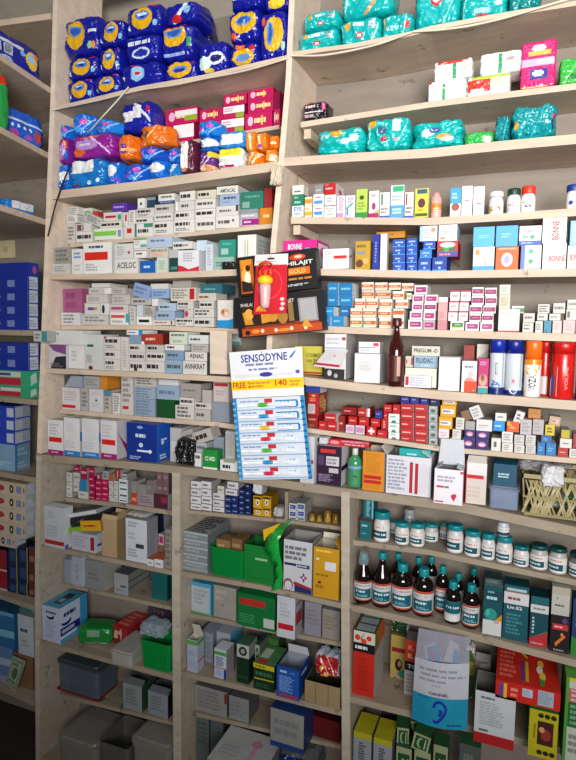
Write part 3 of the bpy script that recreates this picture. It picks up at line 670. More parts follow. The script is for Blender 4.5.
load(r'''
%a = l:.06,.45,.94,.88,1,#333 | l:.1,.12,.8,.38,2,#777 | >l:.1,.2,.9,.8,2,#aaa | ^l:.1,.2,.9,.8,3,#aaa
%A = l:.06,.2,.94,.8,1,#2a2a2a | >l:.1,.2,.9,.8,2,#aaa
%s = l:.1,.15,.9,.85,4,#777 | >l:.1,.2,.9,.8,3,#aaa
%i = l:.1,.28,.92,.72,1,#555
%q = r:0,0,1,1,#cfcbc6 | l:.08,.3,.92,.8,1,#555 | r:0,0,.06,1,#a8a4a0
%bd = e:.5,.52,.28,.38,#d8a818 | e:.5,.62,.19,.15,#4a74c0 | e:.5,.66,.13,.05,#c8d8f0 | e:.5,.58,.1,.04,#162a90 | e:.86,.3,.07,.12,#7fb4e0 | e:.12,.25,.05,.1,#cfe0f0 | r:.72,.9,.95,.97,r
%bt = l:.12,.55,.88,.8,1,#d6def0 | e:.5,.3,.26,.2,#c8d2f0 | e:.5,.3,.2,.13,#1b2c9a | r:.1,.86,.5,.92,#3f74c8
# ---------------- top shelf of the corner bay: blue diaper packs
@ n=diaper_pack cat=diaper~pack g=blue~diaper~packs~on~the~top~shelf c=#10188c dep=.13 d=.012 wr=.045 tol=.05
P ; 65.5 79 93.5 99 ; ; %bd ; blue diaper pack with yellow oval at the bottom of the stack against the corner post
P ; 93.5 74 119.5 93 ; ; %bd ; blue diaper pack with yellow oval on the shelf board, second pack from the corner post
P ; 119.5 62 160 88 ; d=.01 ; e:.45,.55,.17,.3,#8fc0e6 | r:.38,.5,.5,.62,r | r:.3,.85,.5,.92,r | e:.05,.4,.06,.12,W ; glossy blue pack with a pale blue window and red mark low on the board
P ; 163 60 196 81 ; ; e:.5,.55,.36,.42,#d8a818 | e:.5,.55,.24,.18,#5f88c8 | e:.5,.5,.16,.14,#1f2f9a | r:.7,.85,.95,.95,r ; blue pack with wide yellow oval tucked under the larger square diaper pack
P ; 197 41 227 74 ; dep=.11 ; e:.22,.33,.26,.22,#c9e2dc | e:.62,.45,.28,.2,#dfe4ee | e:.62,.45,.2,.12,#1b2470 | e:.4,.06,.2,.1,y ; dark blue pack with a white goggle shaped print leaning in the middle gap
P ; 228 42 258 67 ; ; e:.5,.35,.36,.34,#d8a818 | e:.5,.35,.26,.16,#5f88c8 | e:.38,.85,.16,.16,o | e:.8,.7,.1,.14,r ; blue diaper pack under another with orange and red spots beside the middle post
P ; 259 10 287 58 ; dep=.1 ; e:.52,.5,.36,.36,#d8a818 | e:.4,.52,.12,.24,#6a90cc | e:.4,.52,.07,.2,#2a57a8 | e:.12,.8,.1,.08,#e0552c | e:.88,.22,.08,.1,#9fd0b8 ; tall blue diaper pack with yellow oval standing against the middle post
P ; 66 56 97 79 ; ; %bd ; blue diaper pack with yellow oval, second in the stack against the corner post
P ; 98 46 125 74 ; ; %bd ; blue diaper pack with yellow oval, second up in the next stack from the corner
P ; 124 34 158 63 ; ; %bt ; blue pack printed with pale lettering between yellow oval packs
P ; 160 24 193 61 ; ; e:.42,.66,.36,.3,#d8a818 | e:.42,.74,.26,.13,#5f88c8 | e:.42,.76,.18,.05,#d0dcf0 | e:.42,.74,.2,.08,#2a57a8 | r:.1,.1,.75,.2,#8ea4d8 | r:.8,.3,.95,.6,#3d8f62 | r:.1,.92,.8,.97,r ; large square blue diaper pack with yellow oval and red top edge
P ; 57 17 98 56 ; ; e:.38,.52,.26,.36,#d8a818 | e:.38,.62,.17,.14,#5f88c8 | e:.38,.62,.13,.1,#2a57a8 | r:.72,.52,.97,.62,#dce2ee | e:.78,.22,.07,.1,#8fc88a | e:.88,.2,.06,.1,#e08a4a | e:.05,.6,.04,.06,W ; largest blue diaper pack with white stripe on top of the corner stack
P ; 98 19 125 47 ; ; %bd ; blue diaper pack with yellow oval, topmost of the second stack from the corner
P ; 124 4 163 34 ; ; %bd ; blue diaper pack with yellow oval on top of the pale lettered pack
P ; 227 9 259 43 ; ; e:.52,.6,.4,.36,#d8a818 | e:.5,.64,.26,.15,#5f88c8 | e:.5,.68,.2,.05,#d0dcf0 | e:.5,.66,.2,.1,#2a57a8 | e:.16,.18,.13,.14,#e0552c ; blue diaper pack with orange blob in the corner on top of its neighbour
P ; 163 2 197 24 ; ; x:.5,.4,.12,#cfd8ea | e:.4,.2,.15,.2,r | e:.7,.6,.1,.2,#7fb4e0 ; crumpled blue pack with red spot lying over the large square one
P ; 196 4 214 50 ; ty=-14 nc=1 dep=.06 d=.15 nz=1 c=#0c1260 ; x:.85,.1,.08,#c9cdd6 | e:.5,.55,.2,.06,#cfc04a | e:.55,.45,.15,.05,r ; dark blue pack tipped on edge beside the large square diaper pack
P ; 229 -14 263 9 ; ; r:.1,.45,.9,.7,#cfd4e2 ; blue pack with white band at the top edge beside the middle post
P ; 264 -14 289 10 ; dep=.1 ; e:.5,.25,.35,.25,y ; blue pack with yellow patch topmost against the middle post
# ---------------- pink cartons on the set-back board
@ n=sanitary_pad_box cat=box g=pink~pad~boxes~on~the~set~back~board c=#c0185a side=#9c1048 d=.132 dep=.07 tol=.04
%pk = r:.06,.1,.94,.9,#b81556 | e:.2,.5,.1,.3,#e8b8d0 | l:.34,.25,.9,.75,1,#f0d8a0 | r:.6,.2,.66,.8,y
%pw = r:.0,.4,1,.95,#efe8ec | r:.6,.0,.98,.35,#8fae2c | l:.05,.5,.6,.85,2,#b9a
B ; 165 124 194 140 ; ; %pk | r:.3,.2,1,.95,#ece6ea ; pink pad box with white panel, corner side, lower
B ; 165.5 108 198 124 ; ; %pk | r:.3,.5,.98,.85,#e6e6e0 | r:.6,.15,.98,.48,#8fae2c ; pink pad box with white strip and green patch, corner side, upper
B ; 199 121 221 137 ; ; %pk ; pink pad box low down behind the blue packs
B ; 199 108 223 121 ; ; %pk ; pink pad box with dark round print on top behind the blue packs
B ; 221 118 244 131 ; ; %pw ; pink pad box with white label, lowest of that column
B ; 244.5 112 272 128 ; ; %pk ; pink pad box with round motifs at the bottom beside the white labelled one
B ; 273 108 280 124 ; ; %pk ; narrow end of a pink pad box against the middle post, lower
B ; 222 105 247 118 ; ; %pw ; pink pad box with white label, second in its column
B ; 247.5 99 273 112 ; ; %pk ; pink pad box with round motifs in the middle of its stack
B ; 273 91 280 108 ; c=#8c0f3c ; ; dark pink pad box end against the middle post, upper
B ; 223 92 247 105 ; ; %pk ; pink pad box on top of the white labelled pair
B ; 247.5 88 274 99 ; ; %pk ; highest pink pad box with round motifs next to the middle post
# ---------------- soft packs heaped on the second full board
@ n=sanitary_pad_pack cat=pad~pack g=soft~pad~packs~heaped~on~the~second~board c=#1467c8 dep=.115 d=.01 flow=1 wr=.07 tol=.05
%f1 = e:.3,.4,.1,.14,#c03ac0 | e:.65,.62,.12,.14,#d04ab0 | e:.5,.25,.2,.12,#3f9ae8 | x:.8,.5,.05,#9cc8f0
%f2 = r:.0,.45,1,.85,#e6e6e6 | l:.2,.1,.8,.3,1,#cfe0f4
P ; 47 165 68 190 ; flow=0 ; r:0,.38,1,.68,#e4e6ea ; blue and white striped pad pack at the corner end of the bottom row
P ; 68 159 103 187 ; flow=0 c=#1274c0 ; q:0,0,0,0,0,0,0,0,w | r:.02,.5,.72,.98,#e4e4e6 | e:.6,.15,.06,.08,#cfe6f4 | e:.85,.2,.06,.08,#cfe6f4 | r:0,0,.3,.1,m ; blue pad pack with a large white label in the bottom row
P ; 102 161 119 183 ; ; e:.4,.6,.35,.25,#e8e8ea | e:.7,.2,.2,.1,#6a4ac0 ; small blue pad pack with a white oval between larger ones
P ; 117 163 144 183 ; c=#1558c4 ; %f1 ; glossy blue pad pack with magenta flowers low in the heap
P ; 140 160 165 179 ; ; e:.45,.6,.4,.25,#e8e8ea ; blue pad pack with curved white stripe low in the heap
P ; 165 163 179 178 ; c=#1f7ac4 ; x:.5,.5,.2,#b8c8d8 ; flat pale blue pad pack end squeezed in the heap
P ; 179 141 194 170 ; flow=0 dep=.08 c=#5a2038 ; r:0,.15,.6,1,#ece8e2 | r:0,0,.5,.15,#c08a6a ; upright maroon pack with wide white strip in the heap
P ; 191 151 216 170 ; c=#5a2a78 ; e:.5,.15,.45,.18,#e0a070 | x:.35,.8,.08,#e0d0e8 | x:.55,.8,.06,#e0d0e8 | r:.6,.7,1,1,y ; purple pad pack with fan pattern and yellow corner
P ; 216 148 242 168 ; flow=0 c=#e8e4dc dep=.08 ; r:0,.6,1,1,#e8d820 | r:.1,0,.7,.15,m | l:.1,.3,.6,.5,1,#ccc ; white pack with a bright yellow top band
P ; 243 151 261 165 ; c=#e07818 ; x:.4,.5,.14,#f0c890 | x:.7,.5,.1,#f0d8b0 ; orange wrapped pack with pale stripes in front of the upright oranges
P ; 261 149 277 161 ; c=#e0822a ; r:.5,.1,.9,.6,#f0dcc0 | x:.3,.5,.1,#f0c890 ; orange wrapped pack with white corner beside the middle post
P ; 47 139 69 165 ; flow=0 c=#7a1f86 ; e:.7,.75,.2,.2,o | r:.72,.1,1,.5,#1f58c0 | e:.35,.45,.3,.3,#a070b8 | e:.55,.45,.2,.15,#c8b8e0 ; purple pad pack with orange splash at the corner end
P ; 70 134 112 161 ; flow=0 c=#8a1f90 ; e:.45,.9,.25,.12,o | e:.2,.25,.14,.2,o | e:.4,.55,.28,.22,#b088c8 | l:.25,.45,.6,.65,1,#e0d0ea | x:.72,-.6,.06,#e0b8e8 ; largest purple pad pack with orange splashes and pale lettering
P ; 134 146 159 164 ; c=#1252c0 ; %f1 ; blue pad pack with magenta flowers under the orange packs
P ; 158 148 178 166 ; c=#1560c8 ; %f1 ; shiny blue pad pack beside the upright maroon pack
P ; 193 136 218 152 ; ; e:.5,.5,.42,.28,#e6e6ea | e:.15,.5,.14,.3,#1450b0 ; blue pad pack with white swoosh above the purple fan pack
P ; 218 131 245 150 ; flow=0 c=#1f84d0 dep=.08 ; r:.08,.18,.9,.82,#e9ebee ; light blue pack with a big blank white label
P ; 245 131 255 153 ; flow=0 c=#e07a18 dep=.09 ; x:.5,-.2,.22,#f2cfa0 ; orange pack with pale stripe standing on end, corner side one of a pair
P ; 255 132 266 152 ; flow=0 c=#e07a18 dep=.09 ; x:.4,-.2,.2,#f2cfa0 | r:.2,.1,.6,.3,#8a3a9a ; orange pack with pale stripe and purple mark standing on end
P ; 266 135 278 150 ; c=#e2751a dep=.09 ; r:.1,.35,.8,.5,#f2cfa0 ; orange pack lying sideways against the middle post
P ; 52 125 67 140 ; c=#1a66c8 ; %f1 ; small blue pad pack with purple flowers above the purple pack
P ; 62 114 90 136 ; c=#156cd0 ; %f1 ; blue pad pack with magenta flowers topmost beside the corner post
P ; 88 119 113 141 ; c=#1a80dc ; %f1 ; bright blue pad pack heaped behind the purple pack
P ; 113 134 138 147 ; c=#df6a14 ; e:.5,.4,.15,.2,#5a3a9a | r:.05,.3,.9,.45,#f0b070 ; orange pad pack with small purple print, flatter of two
P ; 132 125 168 146 ; c=#e0701a ; e:.35,.55,.12,.14,#6a5a2a | x:.45,.5,.05,#f4c088 ; orange pad pack with folded point, larger of two
P ; 193 120 221 137 ; c=#1579d4 ; %f1 ; bright blue pad pack with a magenta flower on top of the heap
P ; 114 101 158 134 ; flow=0 c=#14209a dep=.1 d=.05 ; r:.0,.35,.42,.68,#e0e0e6 | r:.42,.45,.68,.85,#dcdce4 | x:.82,-.8,.1,#dfe4ee | r:.85,.6,1,.8,m ; big navy pack with crumpled white label set behind the orange packs
''')
load(r'''
# ---------------- small cartons on the third board
@ g=medicine~cartons~on~the~board~under~the~pad~packs d=.075 dep=.06 c=#d9d5d0
B ; 63 223 75 234 ; c=#c9c4bb ; %s ; dusty grey carton end lying lowest beside the corner post
B ; 76 231.5 92 238.5 ; ; %A ; flat white carton under the open ended pair beside the corner stack
B ; 94 228 122 236 ; c=#dfe3d8 dep=.08 ; x:0,0,0,w | r:0,.35,.8,.75,#7cc04a | r:.85,.2,.97,.8,#88b | ^r:.1,.2,.9,.8,#7cc04a ; white carton with long bright green stripe
B ; 124 224 134 234 ; ; r:.25,.35,.75,.7,r ; small white carton with red square beside the green striped carton
B ; 135 223.5 153 233 ; ; r:0,0,.08,1,t | r:.5,.7,1,1,#3f8a6a | l:.15,.2,.95,.65,1,#333 ; white carton with teal corner and dark capitals, bottom of its stack
B ; 153 221 173 231 ; ; %a ; white carton with grey print, bottom row, first after the teal cornered one
B ; 173.5 219.5 194.5 229.5 ; ; %a ; white carton with grey print, bottom row, second after the teal cornered one
B ; 195 217.5 215 228 ; ; %i ; plain off-white carton with faint print, bottom row, third after the teal cornered one
B ; 215.5 215.5 239 226.5 ; ; %i | r:.7,.5,.8,.7,#3a6a4a ; wide off-white carton at the bottom of the pale blue stack
B ; 240 218 259 225 ; c=#b9b6bf ; r:.1,.1,1,.9,#9a1a7a | l:.2,.3,.8,.7,1,#e0c0e0 ; flat magenta carton at the bottom beneath the dark green box
B ; 64 215 77 223 ; ; %s ; off-white carton with small print, third up beside the corner post
B ; 76 223.5 91 231.5 ; open=0 ; r:.05,.1,.35,.9,#6a4a50 | r:.4,.1,.5,.9,#8a7a7a ; white carton with dark open end showing foil strips
B ; 99 221 121 228 ; c=#d8d6c6 ; %A ; white carton with bold grey capitals on the green striped one
B ; 103 212 121 221 ; ; r:0,.72,1,1,#cfd3cf | r:.1,.35,.7,.62,#b81c1c | r:.8,.1,1,.7,#2aa088 ; white carton with red bar and teal corner under the purple box
B ; 122 212 128 222 ; d=.085 ; r:.3,.3,.7,.8,r ; narrow white carton end with red mark under the purple box
B ; 128 210 135 224 ; ; l:.2,.1,.8,.9,5,#888 ; narrow upright stack-like pale carton beside the teal cornered stack
B ; 135 217.5 153 223.5 ; ; %A ; thin white carton with black capitals, second up in the teal cornered stack
B ; 136 208 154 217.5 ; ; %a ; white carton with grey print, third up in the teal cornered stack
B ; 154 213 173 221 ; ; %i ; plain pale carton, second up, under the white and navy box
B ; 154 204 173.5 213 ; c=#cfcac4 ; %i ; plain pale carton directly under the white and navy box
B ; 174 210.5 194 219.5 ; ; %A ; white carton with black capitals, second row, beside the plain pale pair
B ; 194.5 208.5 215 217.5 ; ; %A ; white carton with black capitals, second row, next to the pale blue stack
B ; 215.5 205.5 238 215.5 ; ; r:.9,.4,1,1,#3a3634 | l:.15,.3,.8,.7,1,#666 ; off-white carton with torn dark corner under the pale blue box
B ; 175 201 194.5 210.5 ; ; r:0,0,.1,1,#f2f2f0 | l:.3,.25,.95,.75,1,#555 ; white carton with bright white edge, third row
B ; 195 198.5 215.5 208.5 ; ; %i ; white carton with small grey print, third row, next to the pale blue box
B ; 219 194 239 205.5 ; c=#9fb4cf dep=.08 ; l:.2,.5,.95,.85,1,#45527a | l:.2,.2,.6,.4,1,#7f8fae ; pale blue carton under the topmost white box
B ; 240 209 258 217.5 ; c=#b4b2b6 ; r:0,.5,1,1,#8a9298 | l:.1,.1,.9,.4,1,#ddd ; flat grey carton under the dark green box
B ; 240 191 263 209 ; c=#2f7a68 dep=.09 ; r:.08,.08,.4,.42,#7fa89a | l:.2,.6,.9,.8,1,#5fa08e ; dark green carton with a pale square label
B ; 259 204.5 272 218.5 ; c=#d88420 dep=.05 d=.072 ; l:.3,.35,.95,.65,1,#f0d0a0 ; orange carton against the middle post
B ; 263.5 188 272 204.5 ; c=#9a2428 d=.08 ; ; dark red carton standing on the orange one
B ; 67 207 79 215 ; ; l:.05,.1,.9,.95,3,#999 ; off-white carton with lined print, topmost beside the corner post
B ; 80 208 92 222 ; c=#cfd8c8 d=.1 ; r:0,.6,1,.8,#a8c888 | %s ; pale green edged carton leaning behind the red one
B ; 90 211 98 216.5 ; c=#c03a30 d=.1 nz=0 tol=.06 ; ; small red carton behind the white ones
B ; 84 215 101 224 ; ty=22 nc=1 nr=1 nz=1 c=#c4c4c0 ; %s ; thin white carton slanting down across the pile
B ; 112 203 127 212.5 ; c=#5a35a0 dep=.07 ; l:.1,.35,.9,.7,1,#b8a0e0 ; purple carton on top of the white and red one
B ; 137 198 144.5 208 ; c=#e6e6e6 ; r:.35,.3,.65,.6,#555 ; small bright white carton on end on the teal cornered stack
B ; 145 197 157 207 ; c=#2b4258 d=.085 ; r:0,.75,1,1,#8a9098 ; dark blue carton between the small white box and the navy striped box
B ; 158 190.5 178 204 ; c=#dcdad8 ; r:0,0,1,.3,#1d2c6a | l:.15,.55,.85,.85,1,#5a5a60 | l:.1,.05,.9,.25,1,#8a94c0 ; white carton with navy lower band on top of the pale pair
B ; 179 191.5 196.5 201 ; ; %A ; white carton with grey capitals, topmost of its column beside the navy striped box
B ; 197 190 216 198.5 ; c=#d2ccbc ; %A ; thin cream carton with black capitals, topmost next to the white box
B ; 215 183.5 238 194 ; c=#dcdbd9 side=#c8c6c4 dep=.1 ; t:AMTACAL,.52,.45,.5,#3a3a3c,.72 ; white carton with dark capitals topmost on the pale blue box
# ---------------- fourth full board
@ g=medicine~cartons~on~the~fourth~board~of~the~corner~bay d=.015 dep=.09 c=#dfdcd8
B ; 48 263.5 70 275 ; c=#c9c7c0 ; l:.1,.2,.8,.8,3,#999 ; wide grey-white carton under a crumpled film at the corner post
B ; 51 247 71 263 ; c=#a9a59c mat=milky n=plastic_strip_bag cat=bag ; l:.1,.1,.9,.9,3,#777 ; crumpled clear strip packet lying on the grey-white carton
B ; 71.5 249 82.5 274.5 ; ; l:.2,.6,.9,.9,2,#7a8ac0 | l:.2,.1,.9,.4,2,#bbb ; upright white carton with blue lettering beside the red banded box
B ; 83 240.5 112 273 ; c=#e4e3e2 side=#d0cecc dep=.08 ; r:.05,.44,.86,.7,#d0281c | l:.2,.8,.8,.93,1,#3c4a60 | l:.08,.08,.5,.34,3,#aaa ; large white carton with a wide red band
B ; 114 258.5 138 273 ; dep=.08 c=#d2d0cb ; t:ACELOC,.52,.55,.42,#555,.8 ; pale carton with thin grey capitals behind the small blue box
B ; 156.5 257 168 271 ; c=#c4cdc0 ; l:.2,.2,.8,.8,4,#9aa89a ; pale greenish carton beside the blue carton
B ; 139 260.5 155.5 271.5 ; c=#1b62b4 side=#d8d8d8 d=.008 dep=.05 ; l:.25,.35,.8,.65,1,#c8d8f0 ; small bright blue carton with white end on the board
B ; 168.5 258 177 271 ; c=#1c4644 ; r:.2,.2,1,.4,#3f8a80 ; dark teal carton beside the white box with red wave
B ; 177.5 250 199 271 ; c=#e4e2e6 side=#cfd2d8 d=.01 dep=.1 ; q:0,0,1,0,1,.24,.5,.1,#c8283c | q:0,0,.5,.1,.25,.24,0,.3,#c8283c | l:.25,.45,.8,.9,4,#a8a8b8 ; white carton with red wave along the bottom edge
B ; 205 244 213 270.5 ; c=#cdd4da d=.03 ; l:.2,.2,.8,.9,7,#aab ; narrow upright pale carton beside the green boxes
B ; 213.5 257 234 270 ; c=#8fb0a4 d=.035 ; l:.1,.3,.9,.7,2,#5a8070 ; greenish carton behind the black pouch
P ; 221 261.5 234 269.5 ; n=black_pouch cat=pouch c=#222226 d=.0 dep=.03 ; ; small black pouch lying in front of the greenish carton
B ; 237 234.5 256 270 ; c=#e6e6e2 side=#b9bbb8 dep=.16 d=.02 ; r:.38,.35,.42,.85,#8aa070 | r:.52,.35,.56,.85,#a0a070 | >l:.1,.2,.9,.9,6,#999 ; tall white carton with two thin green lines above the black display
B ; 114 243.5 133 257.5 ; c=#d6d4d2 ; e:.78,.4,.07,.12,#c04a6a | l:.15,.2,.6,.85,4,#aaa ; white carton with a pink dot on top of the thin lettered carton
B ; 134 248.5 146.5 258 ; ; l:.15,.3,.9,.6,1,#333 | r:0,.75,1,.85,#8a6a90 ; white carton with black name under the green topped one
B ; 149.5 247.5 168 261 ; c=#cdc6b6 ; t:APLNG_D,.5,.7,.28,#4a4238,.9 | r:.1,.1,.7,.45,#d8a898 | ; tan carton with bold dark capitals
B ; 168.5 249.5 178 258 ; c=#b4b8b8 ; ; grey carton under the long white one
B ; 133.5 235.5 147 248.5 ; ; r:0,.86,1,1,#2e9a4a | r:.5,.1,1,.4,#5aa8a0 | l:.1,.3,.5,.8,3,#aaa ; white carton with a green top edge
B ; 147.5 237 172 247.5 ; c=#b4c6dc dep=.13 top=#c4cfdc ; l:.1,.5,.9,.8,1,#6a7a98 ; long pale blue carton beside the green topped one
B ; 168.5 241.5 192 249.5 ; dep=.12 c=#dcd9d4 ; l:.05,.2,.6,.8,1,#333 | l:.5,.3,.95,.7,1,#888 ; long white carton with black name above the grey one
B ; 195 240 212 250 ; c=#b9cbd8 d=.04 dep=.14 ; ; pale blue carton lying behind the white box with red wave
B ; 219 239.5 235.5 257 ; c=#2f8c7c d=.04 ; r:.1,.15,.55,.5,#9cc0b4 | l:.2,.65,.9,.85,1,#5ab0a0 ; teal green carton with a pale square label beside the tall white box
# ---------------- fifth board (set back)
@ g=medicine~cartons~on~the~fifth~board~of~the~corner~bay d=.065 dep=.08 c=#cfcac4
B ; 61 312.5 80 325 ; c=#d4d2d6 ; l:.1,.1,.8,.9,3,#888 ; white lined carton under the mauve one beside the corner post
B ; 82 315 108 324.5 ; ; l:.1,.3,.9,.9,2,#888 ; flat white carton with frayed edge, bottom of the logo stack
B ; 110 312 128.5 325 ; c=#dedad6 side=#3a9aa8 ; r:.05,.55,.8,.78,#c8503c | r:.85,.2,1,.9,#3aa0b0 | l:.1,.1,.7,.4,1,#aaa ; white carton with red bar and teal edge
B ; 129 306 135.5 325 ; ; l:.2,.2,.8,.9,4,#999 ; narrow upright pale carton beside the teal edged one
B ; 136 316.5 151 325 ; c=#e2e0de d=.06 ; r:.15,.3,.85,.65,#222 ; small white carton with a black name bar
B ; 152 320 174 327 ; ; r:.85,.1,.92,.9,#8a3040 | l:.1,.3,.8,.7,1,#a06a70 ; thin carton lying beneath the pale blue boxes
B ; 175 318 193 327 ; ; %a ; pale carton with grey capitals, bottom row, next to the thin one
B ; 193.5 317.5 214 327 ; ; %A ; pale carton with bold dark capitals, bottom row, beside the baby box
B ; 217 300 233 328 ; c=#e2ddd8 side=#5a5a60 d=.06 ; r:0,0,1,.28,#1f8ac8 | q:0,.28,1,.28,1,.34,.6,.26,#1f8ac8 | e:.5,.55,.3,.16,#d8a890 | e:.35,.58,.1,.09,#a06a50 | e:.6,.5,.14,.08,#e8c8b8 ; white and blue carton with a baby picture beside the black display
B ; 62.5 288.5 82 312.5 ; c=#a85a86 top=#8a4a70 ; l:.15,.1,.9,.9,2,#90466e | e:.5,.8,.04,.03,#5a2a48 ; mauve pink carton standing on the lined white one
B ; 84 303 100 315 ; ; r:.2,.4,.6,.65,#5a4aa0 | r:.6,.4,.8,.65,#d08040 ; white carton with a small violet and orange logo
B ; 100.5 303 109 316 ; c=#e0dedc ; e:.3,.5,.18,.38,#2a2628 ; white carton end with a dark oval opening
B ; 110 304.5 128 312 ; ; r:.05,.3,.75,.7,#a84a78 ; pale carton with a plum name bar on the teal edged one
B ; 136.5 305 143 316.5 ; c=#c9ccd4 ; ; small pale carton on end on the black barred one
B ; 143.5 306 155 317 ; c=#b4aca8 ; %s ; dull grey carton between the black barred and pale blue boxes
B ; 155.5 311 175 320.5 ; c=#9eb2cc ; %i ; pale blue carton, lower of the pair above the thin carton
B ; 184 309.5 193 318 ; ; e:.25,.5,.22,.4,#b04058 ; carton end with a crimson disc
B ; 193.5 308.5 214 317.5 ; ; l:.05,.2,.95,.9,2,#555 ; pale carton with two lines of dark capitals, second row, beside the baby box
B ; 158 303 176 311 ; c=#a9bbd0 ; %i ; pale blue carton, upper of the pair above the thin carton
B ; 86 294.5 108 303 ; ; l:.1,.2,.9,.7,2,#999 ; white carton with faint print above the logo carton
B ; 112 294.5 130 304.5 ; c=#c4beb6 ; l:.1,.2,.9,.8,2,#999 ; pale carton above the plum barred one
B ; 130.5 297.5 151 305 ; c=#bdb8b4 ; %i ; dull carton with white end under the slanting blue box
B ; 151.5 298.5 158 305 ; c=#e6e6e6 ; ; small bright white carton end in the middle of the pile
B ; 177 301 198.5 309.5 ; ; %a ; pale carton with grey print under the red striped box
B ; 199 301 214 308.5 ; ; %A ; pale carton with dark capitals, third row, beside the baby box
B ; 88 287.5 111 294.5 ; dep=.1 ; l:.1,.3,.6,.7,1,#999 | r:.7,.1,1,.9,#e2e0de ; thin carton with bright end near the top of the logo stack
B ; 112 288 126 294.5 ; c=#b9b4ae ; l:.1,.2,.9,.8,2,#8a8a8a ; grey-beige carton near the top beside the slanting blue box
B ; 150 289 169 299 ; c=#8fa9cf ; l:.1,.2,.9,.8,2,#6a80a8 ; pale blue carton beneath a thin white one
B ; 170 287.5 196 301.5 ; c=#d0c9bc ; r:.75,.12,.94,.92,#b0282c | l:.06,.15,.68,.9,4,#888 ; cream carton with a vertical red stripe
B ; 197 293 216 301 ; c=#cdc3b6 ; l:.08,.3,.92,.7,1,#7a4a40 ; cream carton with brown name beside the red striped one
B ; 91 283 109 287.5 ; c=#dcdad4 dep=.11 ; ; thin plain white carton topmost on the logo stack
B ; 132 284 149 294 ; c=#8ea6d0 ty=14 nc=1 nr=1 tol=.04 ; l:.1,.2,.9,.8,2,#6a80a8 ; pale blue carton slanting down at the top of the pile
B ; 150 283.5 168 288.5 ; c=#dad8d2 dep=.1 ; ; thin white carton topmost on the pale blue pair
B ; 172 280.5 191 287.5 ; c=#a8a29a dep=.1 ; ; grey carton lying on the red striped box
B ; 197 284 222 293 ; c=#2f6a78 dep=.1 d=.09 ; l:.2,.3,.8,.6,1,#6fa8b0 ; dark teal carton at the top near the black display
# ---------------- sixth full board
@ g=medicine~cartons~on~the~sixth~board~of~the~corner~bay d=.012 dep=.09 c=#d2cec8
B ; 48.5 345 66 369 ; c=#c9c4cc d=.0 ; q:0,1,1,1,1,.6,.3,.75,#7a4a80 | q:.1,.0,1,.0,1,.55,.4,.5,#2a2a30 | l:.1,.05,.9,.25,2,#666 ; open dark carton end with purple corner at the corner post
B ; 67 345 84.5 370 ; c=#dedcda ; l:.15,.3,.6,.8,3,#bbb | r:0,0,1,.03,#aaa ; plain white carton beneath the wide white one
B ; 85 334.5 103.5 371 ; c=#c9cbc8 ; r:.1,.65,.45,.72,#2f5a50 | r:.05,.2,.35,.42,#a8aaa8 | e:.28,.05,.12,.06,#7a2018 ; tall pale grey carton with a dark green mark
B ; 104 359 120 372 ; ; %a ; pale carton with dark capitals, bottom of the three lined ones
B ; 120.5 337 128.5 373 ; c=#cfcdc8 ; l:.2,.1,.8,.9,10,#aaa ; tall narrow pale carton standing beside the three lined ones
B ; 129 361 145 373.5 ; ; %A | r:.3,.05,.5,.4,#2a2624 ; pale carton with torn dark spot, bottom row of the lettered pile
B ; 145.5 361 164.5 374 ; ; %A ; pale carton with black capitals, bottom row under the open lettered one
B ; 165 360 182 374.5 ; c=#8aa4bc ; %i ; pale blue carton, lower of a pair in the lettered pile
B ; 182.5 361 207 375 ; side=#3a5a5a ; t:ANNKRAT,.5,.6,.4,#333,.85 ; pale carton with black capitals next to the short post, bottom
B ; 104 350 120.5 359 ; ; %A ; pale carton with dark capitals, middle of the three lined ones
B ; 104 336.5 120.5 350 ; ; %a | r:0,.85,.15,1,m ; pale carton with magenta corner, top of the three lined ones
B ; 50 330.5 84.5 345 ; c=#d9d9d8 dep=.1 d=.0 ; e:.25,.75,.03,.06,#555 | l:.1,.2,.8,.6,2,#ccc ; wide plain white carton projecting past the corner post
B ; 129 352 145 361 ; ; %A ; pale carton with round letters, second row of the lettered pile
B ; 145.5 352 164.5 361 ; ; %A ; pale carton with black capitals, second row of the lettered pile
B ; 165 350.5 183.5 360 ; c=#7f9ab8 ; %i ; pale blue carton, upper of a pair in the lettered pile
B ; 184.5 352 207 361 ; side=#4a5a5c ; t:RENAC,.55,.55,.5,#333,.6 ; pale carton with black capitals next to the short post, second up
B ; 129 344 145.5 352 ; ; %A ; pale carton with round letters, third row of the lettered pile
B ; 146.5 344.5 164 352 ; c=#c0bab4 ; %A ; beige carton with faint capitals beneath the red carton
B ; 164.5 344.5 184 350 ; c=#dcdad6 ; l:.1,.2,.7,.8,1,#333 ; thin white carton projecting over the pale blue pair
B ; 191 344 208 352 ; c=#b6aeaa ; l:.1,.2,.9,.8,2,#8a8480 ; dull mauve-grey carton near the short post
B ; 129 335 141 344 ; c=#7f98b4 ; ; pale blue carton beside the red one near the top
B ; 141.5 334 168 344.5 ; c=#a83828 side=#6a2020 d=.005 ty=-2 ; l:.2,.3,.9,.7,1,#e0b0a0 | q:0,0,.15,0,.1,.3,0,.3,w ; brick red carton on the lettered pile
B ; 169 332.5 187 344.5 ; c=#d0d6c8 ; l:.1,.6,.9,.9,1,#6a7a6a | l:.2,.1,.9,.4,1,#9aa890 ; pale greenish white carton beside the red one
B ; 188 335 208 342.5 ; c=#ced2d2 ; l:.1,.3,.9,.7,1,#555 ; pale carton with grey capitals at the top next to the short post
B ; 126 328.5 146 333.5 ; c=#dfe0e4 tol=.04 ; r:.75,0,1,1,#1f8ac8 | l:.05,.3,.6,.7,1,#7a4a90 ; thin white carton with blue end on the very top
